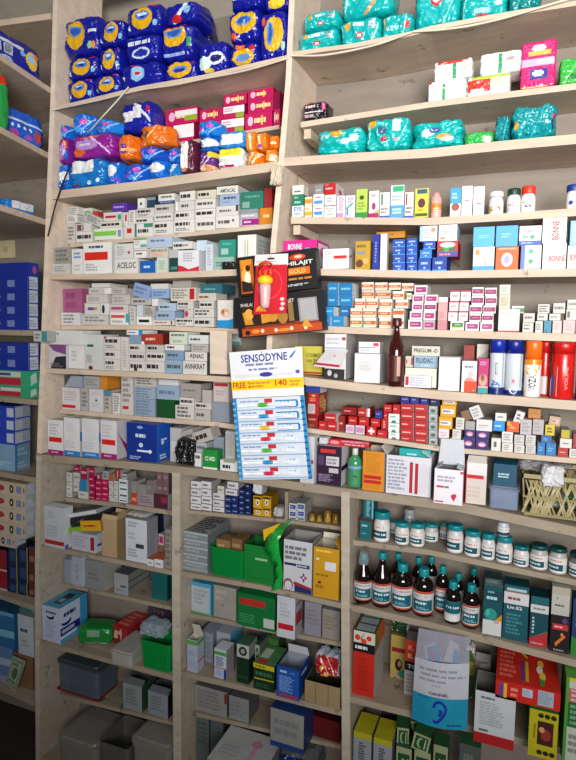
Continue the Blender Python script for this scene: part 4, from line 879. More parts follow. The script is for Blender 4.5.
B ; 228 333 240 345 ; c=#cfd8d8 tol=.2 nz=1 d=.19 dep=.02 ; r:0,0,1,.3,#5a9a98 ; pale carton with teal edge behind the tooth brush sheet
# ---------------- seventh board (set back)
@ g=medicine~cartons~on~the~seventh~board~of~the~corner~bay d=.065 dep=.08 c=#c8c2bc
B ; 62 387.5 80 410 ; c=#d8d2d4 side=#b9b4ba d=.062 ; r:0,.08,.75,.22,#c82020 | l:.1,.4,.9,.85,4,#b8b0b8 | >r:.2,.05,.8,.2,#b83040 ; white carton with red band beside the corner post
B ; 81 388 88 411 ; c=#b8b2ac ; %s ; dull narrow carton behind the red banded one
B ; 88.5 389 103 412 ; c=#cbc8cc side=#b0aeb2 ; e:.5,.5,.08,.05,#555 | l:.2,.2,.8,.4,2,#bbb ; plain pale carton with a dark dot
B ; 104 390 111.5 412.5 ; c=#b4aea2 ; r:0,.75,1,1,#4a8aa8 | %s ; tan carton with blue upper edge
B ; 112 393 120 415 ; c=#d4d0cc d=.06 ; l:.15,.1,.9,.9,7,#888 ; narrow white carton covered with small print
B ; 121 374.5 133 416 ; c=#cfcac4 side=#b8b4ae d=.06 ; r:.1,.14,.6,.22,#b82828 | l:.1,.3,.8,.95,5,#888 ; tall narrow carton with small red band
B ; 134 399 155 416 ; c=#92a4b8 ; l:.05,.05,.95,.95,5,#7184a0 ; stack-bound pale blue packet with sagging edges, lower
B ; 156 399.5 174.5 418.5 ; c=#155028 ; ; dark green carton between pale boxes
B ; 175 405.5 194 420 ; ; l:.1,.1,.9,.95,3,#666 ; pale carton with three lines of print next to the dark green one
B ; 194.5 409.5 210.5 422 ; c=#beb8b4 ; %i ; plain dull carton, bottom, beyond the three line one
B ; 211.5 402 229 424 ; c=#8f98a8 ; ; grey-blue carton beside the tooth brush sheet
B ; 64 375.5 82 387 ; c=#9aa4b4 ; q:0,0,.4,1,0,1,0,1,#4a4a50 | ; grey-blue carton lying on the red banded one
B ; 84 376 99.5 388 ; c=#aaa8a6 ; l:.1,.2,.9,.8,3,#888 ; grey carton beside an orange one under the sixth board
B ; 100 376 107 389 ; c=#d0862a ; ; orange carton standing behind the plain pale ones
B ; 107.5 376 119.5 392 ; c=#4a1c18 d=.1 ; ; dark maroon carton at the back beside the orange one
B ; 134 387 155 399 ; c=#9aaabc ; l:.05,.05,.95,.95,4,#7184a0 ; pale blue packet with sagging edges, upper
B ; 156.5 385.5 179 399 ; c=#94a8c0 ; l:.1,.3,.9,.7,1,#6a7a98 ; pale blue carton on the dark green one
B ; 175 397.5 194 405.5 ; c=#d2cecc ; l:.08,.22,.92,.8,1,#333 ; white carton with bold black capitals on the three line one
B ; 194.5 402.5 211 409.5 ; ; %A ; pale carton with dark name on the plain dull one
B ; 134 376 156 387 ; c=#beb8b2 ; l:.1,.2,.9,.9,3,#777 ; dull carton with dark stripes at the top of the blue packets
B ; 158 379.5 178 385.5 ; c=#cfd0d2 ; ; thin white carton on the pale blue one
B ; 180 383.5 201 397.5 ; c=#aaa29e d=.075 ; l:.1,.4,.9,.6,1,#77706c ; dull mauve carton above the bold lettered ones
B ; 202 390 211.5 402.5 ; c=#b8aea8 ; ; dull pinkish carton beside the red topped one
B ; 213 382 228.5 402 ; c=#c9bcbc ; r:.05,.78,.95,.95,#b03038 | l:.15,.3,.8,.6,2,#a8a0a0 ; pinkish white carton with a red top band
# ---------------- counter board, corner bay
@ g=cartons~on~the~counter~board~of~the~corner~bay d=.012 dep=.11 c=#d9d8da
%mc = r:0,0,1,.13,#9a1a70 | r:.06,.36,.9,.5,#d02020 | l:.1,.55,.8,.9,4,#b8b8c0 | l:.2,.03,.8,.1,1,#d8a0c8
%mb = r:0,0,1,.13,#2a7ac8 | l:.1,.2,.8,.4,3,#c0c0c8 | e:.4,.72,.25,.12,#cdcdd4 | l:.2,.03,.8,.1,1,#a0c0e8
B ; 48 420 63.5 455 ; side=#a9a6a8 open=1 flaps=B.12:-94 ; %mc ; white and magenta carton with red band beside the corner post
B ; 64 418 80 456.5 ; side=#b8b6b8 open=1 flaps=B.12:-94 ; %mb | >r:0,.4,.4,.65,#2a7ac8 ; white and blue carton, first of the blue based pair
B ; 82 419 99 457.5 ; side=#b0aeb0 open=1 flaps=B.12:-94 ; %mb | >r:0,.4,.4,.65,#2a7ac8 ; white and blue carton, second of the blue based pair
B ; 100 421 116.5 459.5 ; side=#c8c6c8 ; %mc | >q:0,.75,.2,.55,1,0,.6,0,#9a1a70 ; white and magenta carton with a purple wave on its side
B ; 126 422 156.5 465 ; c=#0f2f86 side=#1c56b8 top=#16408c dep=.09 ; l:.3,.6,.85,.75,1,#c8d4ee | e:.48,.43,.07,.06,#c8d4ee | q:.35,.25,.75,.25,.75,.3,.35,.3,#dfe6f4 | e:.78,.275,.06,.05,#dfe6f4 | e:.45,.9,.1,.04,#8aa0d8 | l:.1,.03,.5,.13,2,#a0b0d8 | >e:.4,.5,.1,.06,#d0dcf4 | >l:.2,.05,.7,.2,2,#c8d4f0 | >r:.3,.55,.7,.6,#c8d4f0 ; large shiny blue carton with white arrow and logo
B ; 169.5 428 181 467 ; c=#b8b8b8 d=.05 ; r:.1,.3,.9,.6,#c8c8c8 ; pale grey carton standing behind the black bag
P ; 168 441 192 466 ; n=black_plastic_bag cat=bag c=#141416 d=.008 dep=.05 wr=.14 ; x:.6,.3,.05,#4a4a50 | x:.3,.4,.03,#3a3a40 ; crumpled black plastic bag beside the blue carton
B ; 192.5 453 201 467 ; d=.02 ; l:.1,.5,.9,.9,1,#444 ; small white carton with dark letters beside the green box
B ; 202.5 450 217.5 470 ; c=#1f8a3a d=.005 dep=.04 ; t:C2_MED,.5,.55,.22,#d8e8d8,.7 | r:0,0,1,.1,#e0e4dc ; bright green carton with white lettering
B ; 219.5 460.5 237 472.5 ; c=#dcdcda d=.005 dep=.05 ; l:.15,.15,.85,.65,1,#222 | r:.2,.8,.9,1,#8a9a80 ; small white carton with black italic name at the foot of the tooth brush sheet
B ; 225 427 235 460.5 ; c=#b4b4b2 d=.03 dep=.05 tol=.05 ; l:.15,.1,.85,.9,9,#999 ; narrow upright grey carton beside the tooth brush sheet
B ; 193 443 212 453 ; c=#a8b0b8 d=.03 tol=.05 ; %i ; pale blue-grey carton lying behind the green box
B ; 213 437 224 460 ; c=#8a94a4 d=.06 ; ; grey-blue carton standing behind the green box
B ; 183 430 196 443 ; c=#a49e98 ty=-20 d=.05 nc=1 nr=1 nz=1 ; %i ; dull carton slanting up over the black bag
B ; 196 430 214 442 ; c=#b8b2aa ty=-20 d=.04 nc=1 nr=1 nz=1 dep=.06 ; %A ; tan carton slanting up towards the tooth brush sheet
P ; 210 415 229 427 ; n=carton_scrap cat=carton c=#c9cfbc d=.065 dep=.05 mat=paper wr=.03 ; r:.1,.3,.9,.5,#a0a88a ; crushed pale green carton projecting over the counter board
''')
load(r'''
# ---------------- top shelf beyond the middle post: teal diaper packs
%tp = e:.2,.72,.08,.13,#e0a030 | l:.36,.6,.62,.82,1,#e8f0f0 | r:.7,.5,.88,.85,#c4d8dc | l:.7,.5,.88,.85,3,#4a8a94 | e:.5,.3,.09,.12,#c0263a | e:.5,.3,.05,.06,W | x:.04,0,.03,#9ad8d8
%tq = e:.18,.8,.1,.13,#e0a030 | e:.4,.6,.09,.13,#3a5a7a | r:.36,.28,.5,.4,#c8283a | r:.62,.55,.8,.9,#c4d8dc | x:.05,.1,.05,#9ad8d8 | x:.85,.4,.02,#7fd0d0 | e:.7,.3,.05,.05,#e8a0a0
@ n=diaper_pack cat=diaper~pack g=teal~diaper~packs~beyond~the~middle~post c=#0aa6a6 dep=.13 d=.012 wr=.05 tol=.05
P ; 296 30 337 51 ; ; %tp ; teal diaper pack with sun patch, lower of two against the middle post
P ; 339 17 380 44 ; ; %tp | x:.95,.3,.05,#b8e0e0 ; teal diaper pack with red disc and sun patch, second from the middle post
P ; 381 13 413 36 ; ; r:.02,.4,.12,.9,#e8b040 | l:.15,.2,.6,.5,1,#9fd8dc | r:.7,.25,.9,.6,#c8404a | x:.75,.1,.04,#9ad8d8 ; low teal pack with a red and white square
P ; 302 10 340 31 ; ; %tp ; teal diaper pack with sun patch, upper of two against the middle post
P ; 413 -22 460 25 ; ; e:.5,.55,.14,.14,#d03040 | e:.5,.55,.08,.07,W | x:.85,.4,.03,#8adada ; big teal pack with a red ringed disc near the top of the photo
P ; 458 -14 508 19 ; ; l:.3,.1,.65,.35,1,#a8d8ee | r:.35,.0,.6,.12,#d84a5a | r:.75,.3,.92,.7,#b8c8c8 | x:.08,.2,.05,#9ad8d8 ; teal pack with pale lettering and a grey corner panel
P ; 509 -20 542 9 ; c=#067a7c ; x:.4,.5,.04,#4ab0b0 ; dark teal pack partly above the frame
P ; 341 -18 392 17 ; dep=.12 ; x:.72,.5,.08,#e08a50 | x:.1,.2,.04,#9ad8d8 ; teal pack with an orange streak lying on top of two others
# ---------------- second board
@ n=wipes_packet cat=packet g=packets~on~the~second~board~beyond~the~middle~post d=.06 dep=.08 wr=.05 tol=.05
P ; 302 101.5 327 121 ; c=#1e1c22 wr=.06 ; l:.15,.6,.7,.85,1,#d8c8cc | r:.1,.42,.85,.46,#d8d0d4 | l:.1,.1,.7,.35,1,#b8a0a8 | r:.8,.5,.95,.9,#e05a8a | r:.1,.9,.7,1,#c04a30 | r:0,.1,.05,.9,#c04a30 ; black and pink packet alone at the middle post end
@ n=cotton_roll_pack cat=cotton~pack g=white~cotton~packs~on~the~second~board d=.055 dep=.08 c=#e6e6e2 wr=.03 ex=14 tol=.05
P ; 428 80 466 101 ; ; r:.38,0,.46,.8,#2a9a5a | r:0,.88,.1,1,r ; white pack with green stripe at the bottom beside the red one
P ; 467 75 510 98 ; c=#e6e4de ; r:0,.2,.55,.8,#d02a1c | r:.1,.0,.42,.35,#e4e4e0 | r:.1,.82,1,1,#a8c83a | r:.55,.5,.8,.85,#cfd8a0 ; red and green printed white pack between white ones
P ; 434 60 472 80 ; ; r:.5,0,.58,.8,#2a9a5a | r:.1,.82,.9,1,#c8302c | r:.75,.4,1,.9,#d8c0bc ; white pack with red top edge and green stripe
P ; 480 52 521 76 ; ; r:.45,0,.54,.9,#2a9a5a | l:.65,.5,.9,.75,1,#b08a8a ; white pack with green stripe leaning against the pink pack
P ; 520 41 556 89 ; n=sanitary_pad_pack cat=pad~pack wr=.012 ex=16 c=#d81a6c dep=.07 ; e:.5,.84,.2,.07,#e8e0ec | r:.2,.7,.85,.78,#f0b040 | r:.0,.48,.95,.64,#f0a8c8 | r:.45,.5,.95,.6,#b8c8d8 | r:.28,.2,.78,.42,#3a3a8a | e:.5,.31,.16,.07,#e8e8f4 | r:.0,.0,.8,.04,y ; upright bright pink pad pack beside the white packs
P ; 560 57 600 84 ; c=#2ea83a g=packets~on~the~second~board~beyond~the~middle~post ; r:.2,.2,.9,.4,#1a7a3a | x:.3,.4,.04,#6ad070 ; bright green packet next to the pink pad pack
# ---------------- third board
@ n=diaper_pack cat=diaper~pack g=open~teal~packs~on~the~third~board c=#08a8a6 dep=.14 d=.012 wr=.07 tol=.05
P ; 316 128 364 157 ; ; e:.42,.78,.13,.13,#e0a030 | r:.44,.9,.6,1,#d03040 | e:.62,.45,.1,.12,#cfe0e6 | e:.8,.55,.1,.13,#cfe0e6 | x:.06,.4,.06,#b0c8c8 ; teal pack with sun patch closest to the middle post on the third board
P ; 364 117 410 154 ; ; %tq ; teal pack with sun patch and red label, second on the third board
P ; 412 120 463 150 ; ; e:.3,.55,.12,.14,#cfe0e6 | e:.45,.62,.12,.1,#4a5a9a | e:.62,.38,.14,.1,#e8a040 | e:.7,.28,.14,.08,#e8ece8 ; teal pack with white and orange spots, third on the third board
P ; 464 131 494 143 ; n=green_packet cat=packet c=#2ea848 wr=.03 dep=.09 ; q:0,0,0,0,0,0,0,0,w | e:.8,.3,.16,.25,#e0e6d8 | r:0,0,.9,.1,#cfe0c0 ; flat green packet lying between teal packs
P ; 495 115 510 141 ; c=#0a7f86 wr=.09 ; e:.5,.5,.25,.2,#2a9aa0 | x:.7,.3,.1,#3ab0b4 ; folded end of a dark teal pack beside the flat green packet
P ; 511 104 557 141 ; c=#0b8a92 ; e:.1,.4,.06,.14,#e0a030 | x:.35,.4,.02,#4ac0c4 | x:.6,.3,.02,#4ac0c4 | e:.8,.45,.06,.06,#cfe0e6 | r:.9,.2,1,.7,#20406a | r:.9,.5,.97,.65,#c03060 ; large dark teal pack crumpled at the post free end
# ---------------- fourth board: upright small cartons and jars
@ n=medicine_carton g=small~upright~cartons~on~the~fourth~board~beyond~the~middle~post d=.035 dep=.045 c=#e8e6e4
B ; 291.7 205.5 303.5 217 ; ; t:EYE,.5,.7,.4,#3a7ac8,.7 | l:.15,.15,.85,.4,1,#7aa8d8 ; white carton with blue letters at the bottom beside the middle post
B ; 304.3 206 312 217 ; c=#e4dcc8 ; r:0,.15,1,.5,#e0a828 | l:.1,.6,.9,.9,1,#c8a070 ; small carton with amber lower half, second stack from the middle post
B ; 312.8 205.5 323.6 217 ; ; r:.08,.2,.9,.5,#4a90d0 | l:.2,.65,.8,.85,1,#c05a8a ; white carton with blue band, lower of the blue banded pair
B ; 324 206 336 217 ; ; l:.1,.5,.9,.9,2,#b0a8a0 | l:.2,.1,.8,.4,1,#90b890 ; plain white carton with faint print below the red carton stack
B ; 336.5 195.5 345 216.5 ; c=#dcd4de ; l:.2,.3,.9,.95,7,#a88aa8 | r:0,0,.8,.2,#c08ab8 ; white carton with mauve print, upright beside the white and red stack
B ; 345.3 195 355 216.5 ; c=#e6e6ea ; l:.2,.65,.95,.9,2,#a890b0 | x:0,0,0,w | q:.05,.35,.8,.6,.8,.7,.05,.45,#3aa098 | r:.1,.1,.3,.4,#4a8ac0 ; white carton with a teal slanting stripe
B ; 356 189 367.5 217 ; c=#b4d058 side=#9ab848 ; e:.5,.7,.22,.08,#3a4a28 | l:.15,.25,.9,.55,3,#7a9a3a | r:0,0,1,.17,#1e8a3e ; lime green carton with a dark leaf emblem
B ; 368.5 190.6 379 217 ; c=#e2d8dc ; l:.2,.75,.8,.9,1,#b09aa8 | e:.5,.42,.2,.14,#9a3a6a | r:0,0,1,.16,#b02068 | q:.4,.16,1,.16,1,.3,.9,.3,#a8c060 ; white carton with plum base and dark flower
B ; 379.5 192 389.5 216 ; ; r:.1,.5,.3,.95,#4a7a5a | r:.4,.7,.9,.9,#d8dcd0 | l:.1,.15,.9,.4,2,#777 | r:0,0,1,.08,#3a5aa8 ; white carton with a dark green vertical stripe
B ; 390.2 184.7 404 216.5 ; c=#d4e2e4 ; r:.15,.8,.95,.97,#2aa870 | l:.1,.5,.8,.7,2,#9ab0b0 | r:0,0,1,.38,#4f9ad8 | l:.15,.1,.85,.3,2,#bfe0f4 ; tall white carton with green top patch and blue base
B ; 404.5 192 413.5 216 ; ; r:.1,.5,.28,.95,#b02838 | l:.1,.15,.9,.45,2,#777 | r:0,0,1,.08,#3a5aa8 ; white carton with a dark red vertical stripe
B ; 414.5 188 428.5 216.5 ; c=#d8d048 side=#e2dfb0 ; r:.15,.82,.9,.97,#2a5a7a | e:.5,.5,.28,.16,#5a2a3a | l:.2,.2,.8,.33,1,#b8a030 | r:.05,.05,.95,.15,#2f5a2a ; yellow carton with dark fruit emblem and teal label
tube ; 431 193 441.5 215.5 ; n=small_vial cat=bottle c=#e0a8a0 g=upright~small~bottles~on~the~fourth~board ; r:.1,.3,.9,.7,#e08030 | l:.3,.3,.9,.5,2,#f4d8b0 ; tiny pinkish bottle with an orange label beside the yellow carton
B ; 450.3 188 461 215 ; c=#e4e4e6 dep=.03 rz=4 ; r:0,.45,1,1,#2a96cc | l:.15,.6,.85,.85,2,#a8d8ee | e:.5,.33,.38,.14,#8a4a38 ; leaflet carton with blue top and brown picture
B ; 461.7 186 472.5 214.5 ; c=#e4e2e6 dep=.03 rz=4 ; l:.2,.6,.8,.9,4,#b8a8b8 | r:.3,.5,.75,.54,#c05a7a ; white leaflet carton with a thin pink line, beside the blue topped one
B ; 473.3 186.5 484.5 214 ; c=#e0dee0 dep=.035 rz=4 ; l:.2,.5,.8,.9,5,#b0a4b0 | r:.3,.38,.75,.43,#c05a7a ; white leaflet carton, third in the row of leaflets
B ; 304.3 196.5 312 206 ; c=#e2d6c0 ; r:0,.3,1,.75,#d88a28 ; small carton with an orange band on top of the amber one
B ; 312.8 194 323.8 205.5 ; ; r:.08,.15,.9,.45,#4a90d0 | l:.2,.6,.8,.85,1,#c05a8a ; white carton with blue band, upper of the blue banded pair
B ; 324.4 194.5 336 206 ; ; l:.2,.3,.8,.8,2,#a8a0a0 | r:0,0,1,.06,#888 ; white carton with grey outline directly under the red carton
B ; 291.7 194.5 303.5 205.5 ; c=#1e7a5c ; t:EN,.35,.75,.2,#a8d0c0,.3 | l:.2,.15,.85,.45,1,#a8d0c0 ; dark green carton between two white ones beside the middle post
B ; 314 184.5 323.3 194 ; c=#8a8a88 d=.045 ; l:.2,.3,.9,.6,1,#b8b8b0 ; small grey carton beside the bright red one
B ; 323.6 183 336 194.5 ; c=#bc1a1e side=#e4e0e0 dep=.09 ; l:.1,.4,.85,.65,1,#f0b0b0 | l:.1,.8,.4,.9,1,#f0b0b0 | >e:.5,.4,.2,.2,#d03a5a | >l:.1,.6,.9,.9,2,#ccc ; bright red carton with white sides on the outlined white one
B ; 291.9 185 303.7 194.5 ; c=#dfdcd2 ; l:.2,.2,.8,.45,1,#444 ; off-white carton topmost beside the middle post
@ g=tablet~jars~on~the~fourth~board~beyond~the~middle~post d=.04 c=#e8e8e6
jar ; 489 192 503.5 215 ; cap=#e0e0dc ch=.3 ; e:.45,.35,.25,.25,#c85a28 | r:0,.0,.25,.6,#a8c070 | r:.1,.7,.9,.9,#e8e8e0 ; white jar with white cap and a brown fruit label
jar ; 507 189 520.5 214 ; cap=#1e3a34 ch=.32 ; l:.2,.4,.8,.7,2,#999 | r:0,.0,.3,.3,#a8b8c8 ; white jar with a dark green cap
jar ; 521.2 186.5 535.5 213 ; cap=#e03820 ch=.35 ; e:.5,.35,.16,.12,#4a3a80 | l:.2,.6,.8,.8,1,#b8b0b0 ; white jar with a bright red cap
jar ; 566 185 581 210.5 ; cap=#18368a ch=.33 ; e:.4,.4,.1,.2,#2a4a9a | e:.7,.5,.1,.25,#2a4a9a ; white jar with a blue cap at the frame edge
# ---------------- fifth board
@ g=cartons~on~the~fifth~board~beyond~the~middle~post d=.02 dep=.1 c=#e4e2e2
B ; 283 240 317 270 ; c=#d02486 side=#c83a88 top=#c83a88 d=.035 dep=.12 ; t:BONNE,.35,.78,.2,#f4e0ec,.42 | e:.72,.58,.1,.16,#2ab0a0 | l:.05,.5,.5,.6,1,#f0b0d0 | >r:.1,.1,.9,.9,#e6dce4 | >e:.5,.6,.25,.2,#d05a90 ; pink carton with white capitals and a teal blob behind the black display
B ; 322.5 248.5 349 270 ; side=#d8d4d4 dep=.08 top=#d8d6d2 ; r:.42,.5,.92,.66,#cc2a24 | l:.06,.7,.5,.9,2,#aab | l:.06,.1,.8,.4,2,#ccc | >q:.1,.5,.5,.7,.5,.8,.1,.6,#c03038 ; white carton with a short wide red bar
B ; 355 241 370.5 270.5 ; c=#b8932a side=#8a6a1e ; l:.1,.75,.9,.9,1,#6a5a4a | l:.1,.5,.9,.68,1,#7a8aa0 | e:.3,.22,.25,.14,#6a3a24 | e:.7,.3,.2,.1,#d8a868 ; mustard yellow carton with a small figure picture
B ; 372.3 234 379.5 270.5 ; c=#1a2a92 side=#10186a dep=.1 ; l:.35,.2,.65,.8,7,#8a9ad8 ; open dark blue carton standing on edge
B ; 380 233.5 387 268 ; c=#e0dfe6 dep=.03 nz=0 d=.02 ; ; white inner flap standing beside the dark blue carton
B ; 376 231.5 405 238 ; c=#c88a2c dep=.05 d=.12 nz=1 ; l:.1,.4,.9,.7,1,#8a5a1c ; flat orange carton on top behind the blue carton stacks
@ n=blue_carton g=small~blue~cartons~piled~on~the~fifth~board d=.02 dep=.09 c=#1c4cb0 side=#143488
%bl = l:.2,.45,.85,.75,1,#a8c0ec | r:0,.0,1,.12,#3a9ad8 | e:.5,.25,.1,.1,#9ab0e0
GB ; 392.5 239 405.3 271.5 ; nx=1 ny=4 ; %bl ; small blue carton, {} of the column by the open blue carton
GB ; 406.3 238 417.3 271.5 ; nx=1 ny=4 ; %bl ; small blue carton, {} of the second four-high column
B ; 418 258 431 271.5 ; ; %bl ; small blue carton on the board between the columns and the wide one
B ; 432 257 447 271.5 ; c=#1a3f9c ; %bl ; wider blue carton on the board under the red carton
B ; 419.5 249.5 432 258 ; c=#2a78c8 ; %bl ; brighter blue carton, second up under the white cartons
B ; 423 240.5 435.5 249.5 ; ; %bl ; small blue carton directly under the white cartons
B ; 436.8 240.5 458 258.5 ; n=medicine_carton c=#c82a2c side=#a82028 g=cartons~on~the~fifth~board~beyond~the~middle~post ; e:.5,.75,.38,.17,#e8c8cc | r:.1,.35,.9,.55,#2a6a4a | e:.45,.45,.14,.14,#3aa060 | r:.0,.0,1,.3,#3a4aa0 | l:.1,.05,.9,.25,1,#d08090 ; red carton with a white oval on the blue pile
B ; 419.5 220 437.5 240.3 ; n=medicine_carton c=#e8e6e2 side=#8abce0 d=.03 g=cartons~on~the~fifth~board~beyond~the~middle~post ; r:0,0,.18,1,#9cc4e4 | r:.65,.6,.9,.85,#d88a70 | l:.25,.2,.6,.8,4,#aaa | >r:0,0,1,.25,#e8e6e2 ; white carton with blue edge and salmon corner on the blue pile
B ; 438.5 220 457.5 240.3 ; n=medicine_carton c=#e8e6e2 side=#8abce0 d=.03 g=cartons~on~the~fifth~board~beyond~the~middle~post ; r:.1,.1,.35,.25,#d88a70 | l:.2,.4,.6,.8,3,#aaa | e:.65,.6,.06,.06,#aaa | >r:.0,0,.3,1,#dfe0e0 ; white carton with blue side on top of the red carton
@ g=cartons~on~the~fifth~board~beyond~the~middle~post d=.02 dep=.08 c=#e6e4e0 n=medicine_carton
B ; 472.7 246.5 494.5 270 ; ; r:0,0,1,.2,#4a9ad0 | r:.12,.65,.3,.88,#e09040 | l:.35,.3,.9,.85,3,#c0bcb8 | e:.6,.28,.06,.04,#6a9a6a ; white carton with light blue base and orange corner mark
B ; 495.4 246.5 518.6 270 ; c=#e0622a ; e:.5,.45,.26,.3,#d8c0d4 | e:.5,.45,.14,.16,#a8a0c8 | r:.1,.88,.9,.96,#f0a080 ; orange carton with a round white picture
B ; 520.4 245 541.5 270 ; ; r:0,0,.2,1,#5a78c8 | r:.3,0,1,.06,#5aa0d8 | +:.5,.35,.22,#2aa06a | e:.5,.75,.1,.1,#3ab080 | e:.82,.55,.12,.35,#e8b8c0 | e:.82,.55,.09,.3,#e6e4e0 ; white carton with violet side strip and green cross, upright
B ; 542.3 243 566.5 270 ; ; t:BONNE,.62,.42,.24,#c8283c,.72 | l:.2,.6,.7,.85,2,#aaa | l:.1,.1,.7,.25,1,#ccc ; white carton with red capitals at the bottom by the frame edge
B ; 567.3 245 592 269.5 ; ; t:BONNE,.35,.5,.3,#c8283c,.5 ; white carton with red capitals cut by the frame edge
B ; 473 226.5 494.7 246.5 ; c=#52a8dc ; l:.25,.4,.75,.6,2,#8ac8ec ; sky blue carton on the white one with the orange mark
B ; 495.5 225.5 518.2 246.5 ; c=#4ca2d8 side=#2a78b0 ; l:.25,.4,.75,.65,2,#8ac8ec ; sky blue carton on the orange one
B ; 519 225.5 541.7 245 ; ; r:0,0,1,.22,#3a5ab8 | l:.1,.05,.9,.17,1,#a0b4e8 | e:.45,.72,.36,.15,#e8b8c0 | e:.45,.72,.32,.11,#e6e4e0 | l:.2,.65,.8,.8,1,#d0808a | +:.6,.42,.26,#2aa06a | l:.15,.36,.45,.5,1,#3ab080 ; white carton with blue base and green cross lying flat
B ; 542.3 218 567 243 ; ; T:BONNE,.55,.5,.3,#c8283c,.75 | l:.2,.2,.4,.8,6,#bbb ; white carton with sideways red capitals on top of the stack
B ; 570 220 592 245 ; c=#8ab8e0 side=#6a98c8 ; r:.1,.1,.9,.9,#a0c8ea ; pale blue carton at the frame edge above the red lettered one
# ---------------- sixth board
@ n=blue_carton g=bright~blue~cartons~beside~the~display d=.035 dep=.08 c=#1f86c4 side=#e4e6e8
%b2 = l:.15,.35,.85,.65,1,#7ac0e8
B ; 324.5 316 330.7 327 ; ; %b2 ; bright blue carton end lowest at the display side
B ; 331.3 316 343.7 327.5 ; ; %b2 ; bright blue carton, second along the board from the display
B ; 324.5 306.5 334 316 ; ; %b2 ; bright blue carton lying on the lowest two by the display
GB ; 327.2 282.5 338.3 306 ; nx=1 ny=2 c=#1c78b4 d=.06 nz=1 ; %b2 ; bright blue carton in the tall stack on the display side, {}
B ; 339.5 306 352 317 ; nz=1 d=.06 c=#166096 ; %b2 ; bright blue carton in the taller stack, lowest of three
GB ; 339 283 352.6 306 ; nx=1 ny=2 c=#1c78b4 d=.06 nz=1 ; %b2 ; bright blue carton in the taller stack beside the orange banded ones, {}
@ n=orange_banded_carton g=white~cartons~with~orange~bands d=.035 dep=.075 c=#e6e0d4 side=#e0dcd6
%ob = r:.02,.3,.98,.68,#cc5a20 | l:.15,.38,.85,.6,1,#f0c8a0 | r:.02,.12,.98,.22,#d8b880
B ; 350 317.5 362 328 ; ; %ob ; orange banded carton, bottom row, first after the blue ones
B ; 363 317.5 376 328 ; ; %ob ; orange banded carton, bottom row, second after the blue ones
B ; 379 318 391.5 329 ; ; %ob ; orange banded carton, bottom row, third, beside the dark bottle
B ; 350 308 362 317.5 ; ; %ob ; orange banded carton, second row, first after the blue ones
B ; 362.5 308 375.8 317.5 ; ; %ob ; orange banded carton, second row, second after the blue ones
B ; 378 309 391 318 ; ; %ob ; orange banded carton, second row, third after the blue ones
B ; 391.6 308.5 404 330 ; d=.05 ; r:.02,.7,.98,.9,#cc5a20 | r:.02,.2,.98,.35,#cc5a20 ; orange banded carton pair end just behind the dark bottle cap
B ; 354.5 298.5 365.3 308 ; ; %ob ; orange banded carton, third row, first above the gap
B ; 366 298.5 378 308 ; ; %ob ; orange banded carton, third row, second
B ; 379 299 392 309 ; ; %ob ; orange banded carton, third row, third
B ; 395 299.5 408 308.5 ; ; %ob ; orange banded carton, third row, fourth, beyond a dark slit
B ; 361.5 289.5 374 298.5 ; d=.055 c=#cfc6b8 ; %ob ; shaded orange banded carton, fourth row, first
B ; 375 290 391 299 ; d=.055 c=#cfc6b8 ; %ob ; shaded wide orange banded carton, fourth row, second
B ; 391.8 291 404 299.3 ; ; %ob ; orange banded carton, fourth row, third, jutting forward
B ; 406.3 293 411.6 300 ; ; r:.1,.3,.9,.7,#d88a30 ; small end of an orange banded carton beside the magenta ones
B ; 361.5 282 373.8 289.5 ; d=.055 ; %ob ; orange banded carton, topmost row, first
B ; 375 282.3 387.5 290 ; d=.055 ; %ob ; orange banded carton, topmost row, second
B ; 388.3 282.5 400.7 290.5 ; d=.05 ; %ob ; orange banded carton, topmost row, third
B ; 401.5 283 413.5 291 ; d=.045 ; %ob ; orange banded carton, topmost row, fourth, beside a magenta one
@ n=magenta_banded_carton g=white~cartons~with~magenta~bands d=.035 dep=.075 c=#e4dcdc side=#dcd4d6
%mg = r:.12,.22,.92,.8,#a03070 | l:.22,.4,.82,.62,1,#d898c0
%mh = r:.04,.22,.96,.78,#8c1f5a | l:.2,.4,.8,.62,1,#c070a0
B ; 407.8 319.5 422.3 331 ; c=#e8e2e4 ; %mg ; magenta banded carton, lowest beside the dark bottle
B ; 422.8 320.5 434.7 331.5 ; c=#c0a8b4 ; %mg ; dull magenta banded carton, lowest beside the pale pink box
B ; 409.5 311 422.5 319.5 ; ; %mg ; magenta banded carton, second row, bottle side
B ; 423.2 311 435.5 320 ; ; %mg ; magenta banded carton, second row, pale pink box side
B ; 411.5 303 423.2 311 ; ; %mg ; magenta banded carton, third row, bottle side
B ; 423.8 303 436.5 311.3 ; ; %mh ; magenta banded carton, third row, pale pink box side
B ; 412 294.5 423.7 303 ; ; %mg ; magenta banded carton, fourth row, orange carton side
B ; 424.3 294.5 438 303.3 ; ; %mg ; magenta banded carton, fourth row, topmost above the pink box side
B ; 414 285 427.5 294.5 ; ; %mg ; single magenta banded carton on the very top beside the orange ones
B ; 437 297 447.5 331.5 ; n=medicine_carton c=#d8a0a0 side=#c89090 g=mixed~cartons~on~the~sixth~board ; r:0,.86,1,1,#dcdcd8 | r:0,0,1,.3,#c08088 | l:.15,.35,.8,.55,3,#b87880 ; pale pink carton with white top between two magenta groups
B ; 450 321 464.3 332.5 ; n=medicine_carton c=#e8e8e4 g=mixed~cartons~on~the~sixth~board ; r:.1,.25,.92,.82,#1f6a2c | r:.1,.2,.92,.38,#b8c840 | l:.3,.5,.8,.7,1,#a8d0a0 ; white carton with a green and yellow band
B ; 465 322 479.2 333 ; c=#e8e2e4 ; %mg ; magenta banded carton on the board next to the green banded one
B ; 480 322 493.6 333.5 ; c=#e8e2e4 ; %mg ; magenta banded carton on the board next to the big white one
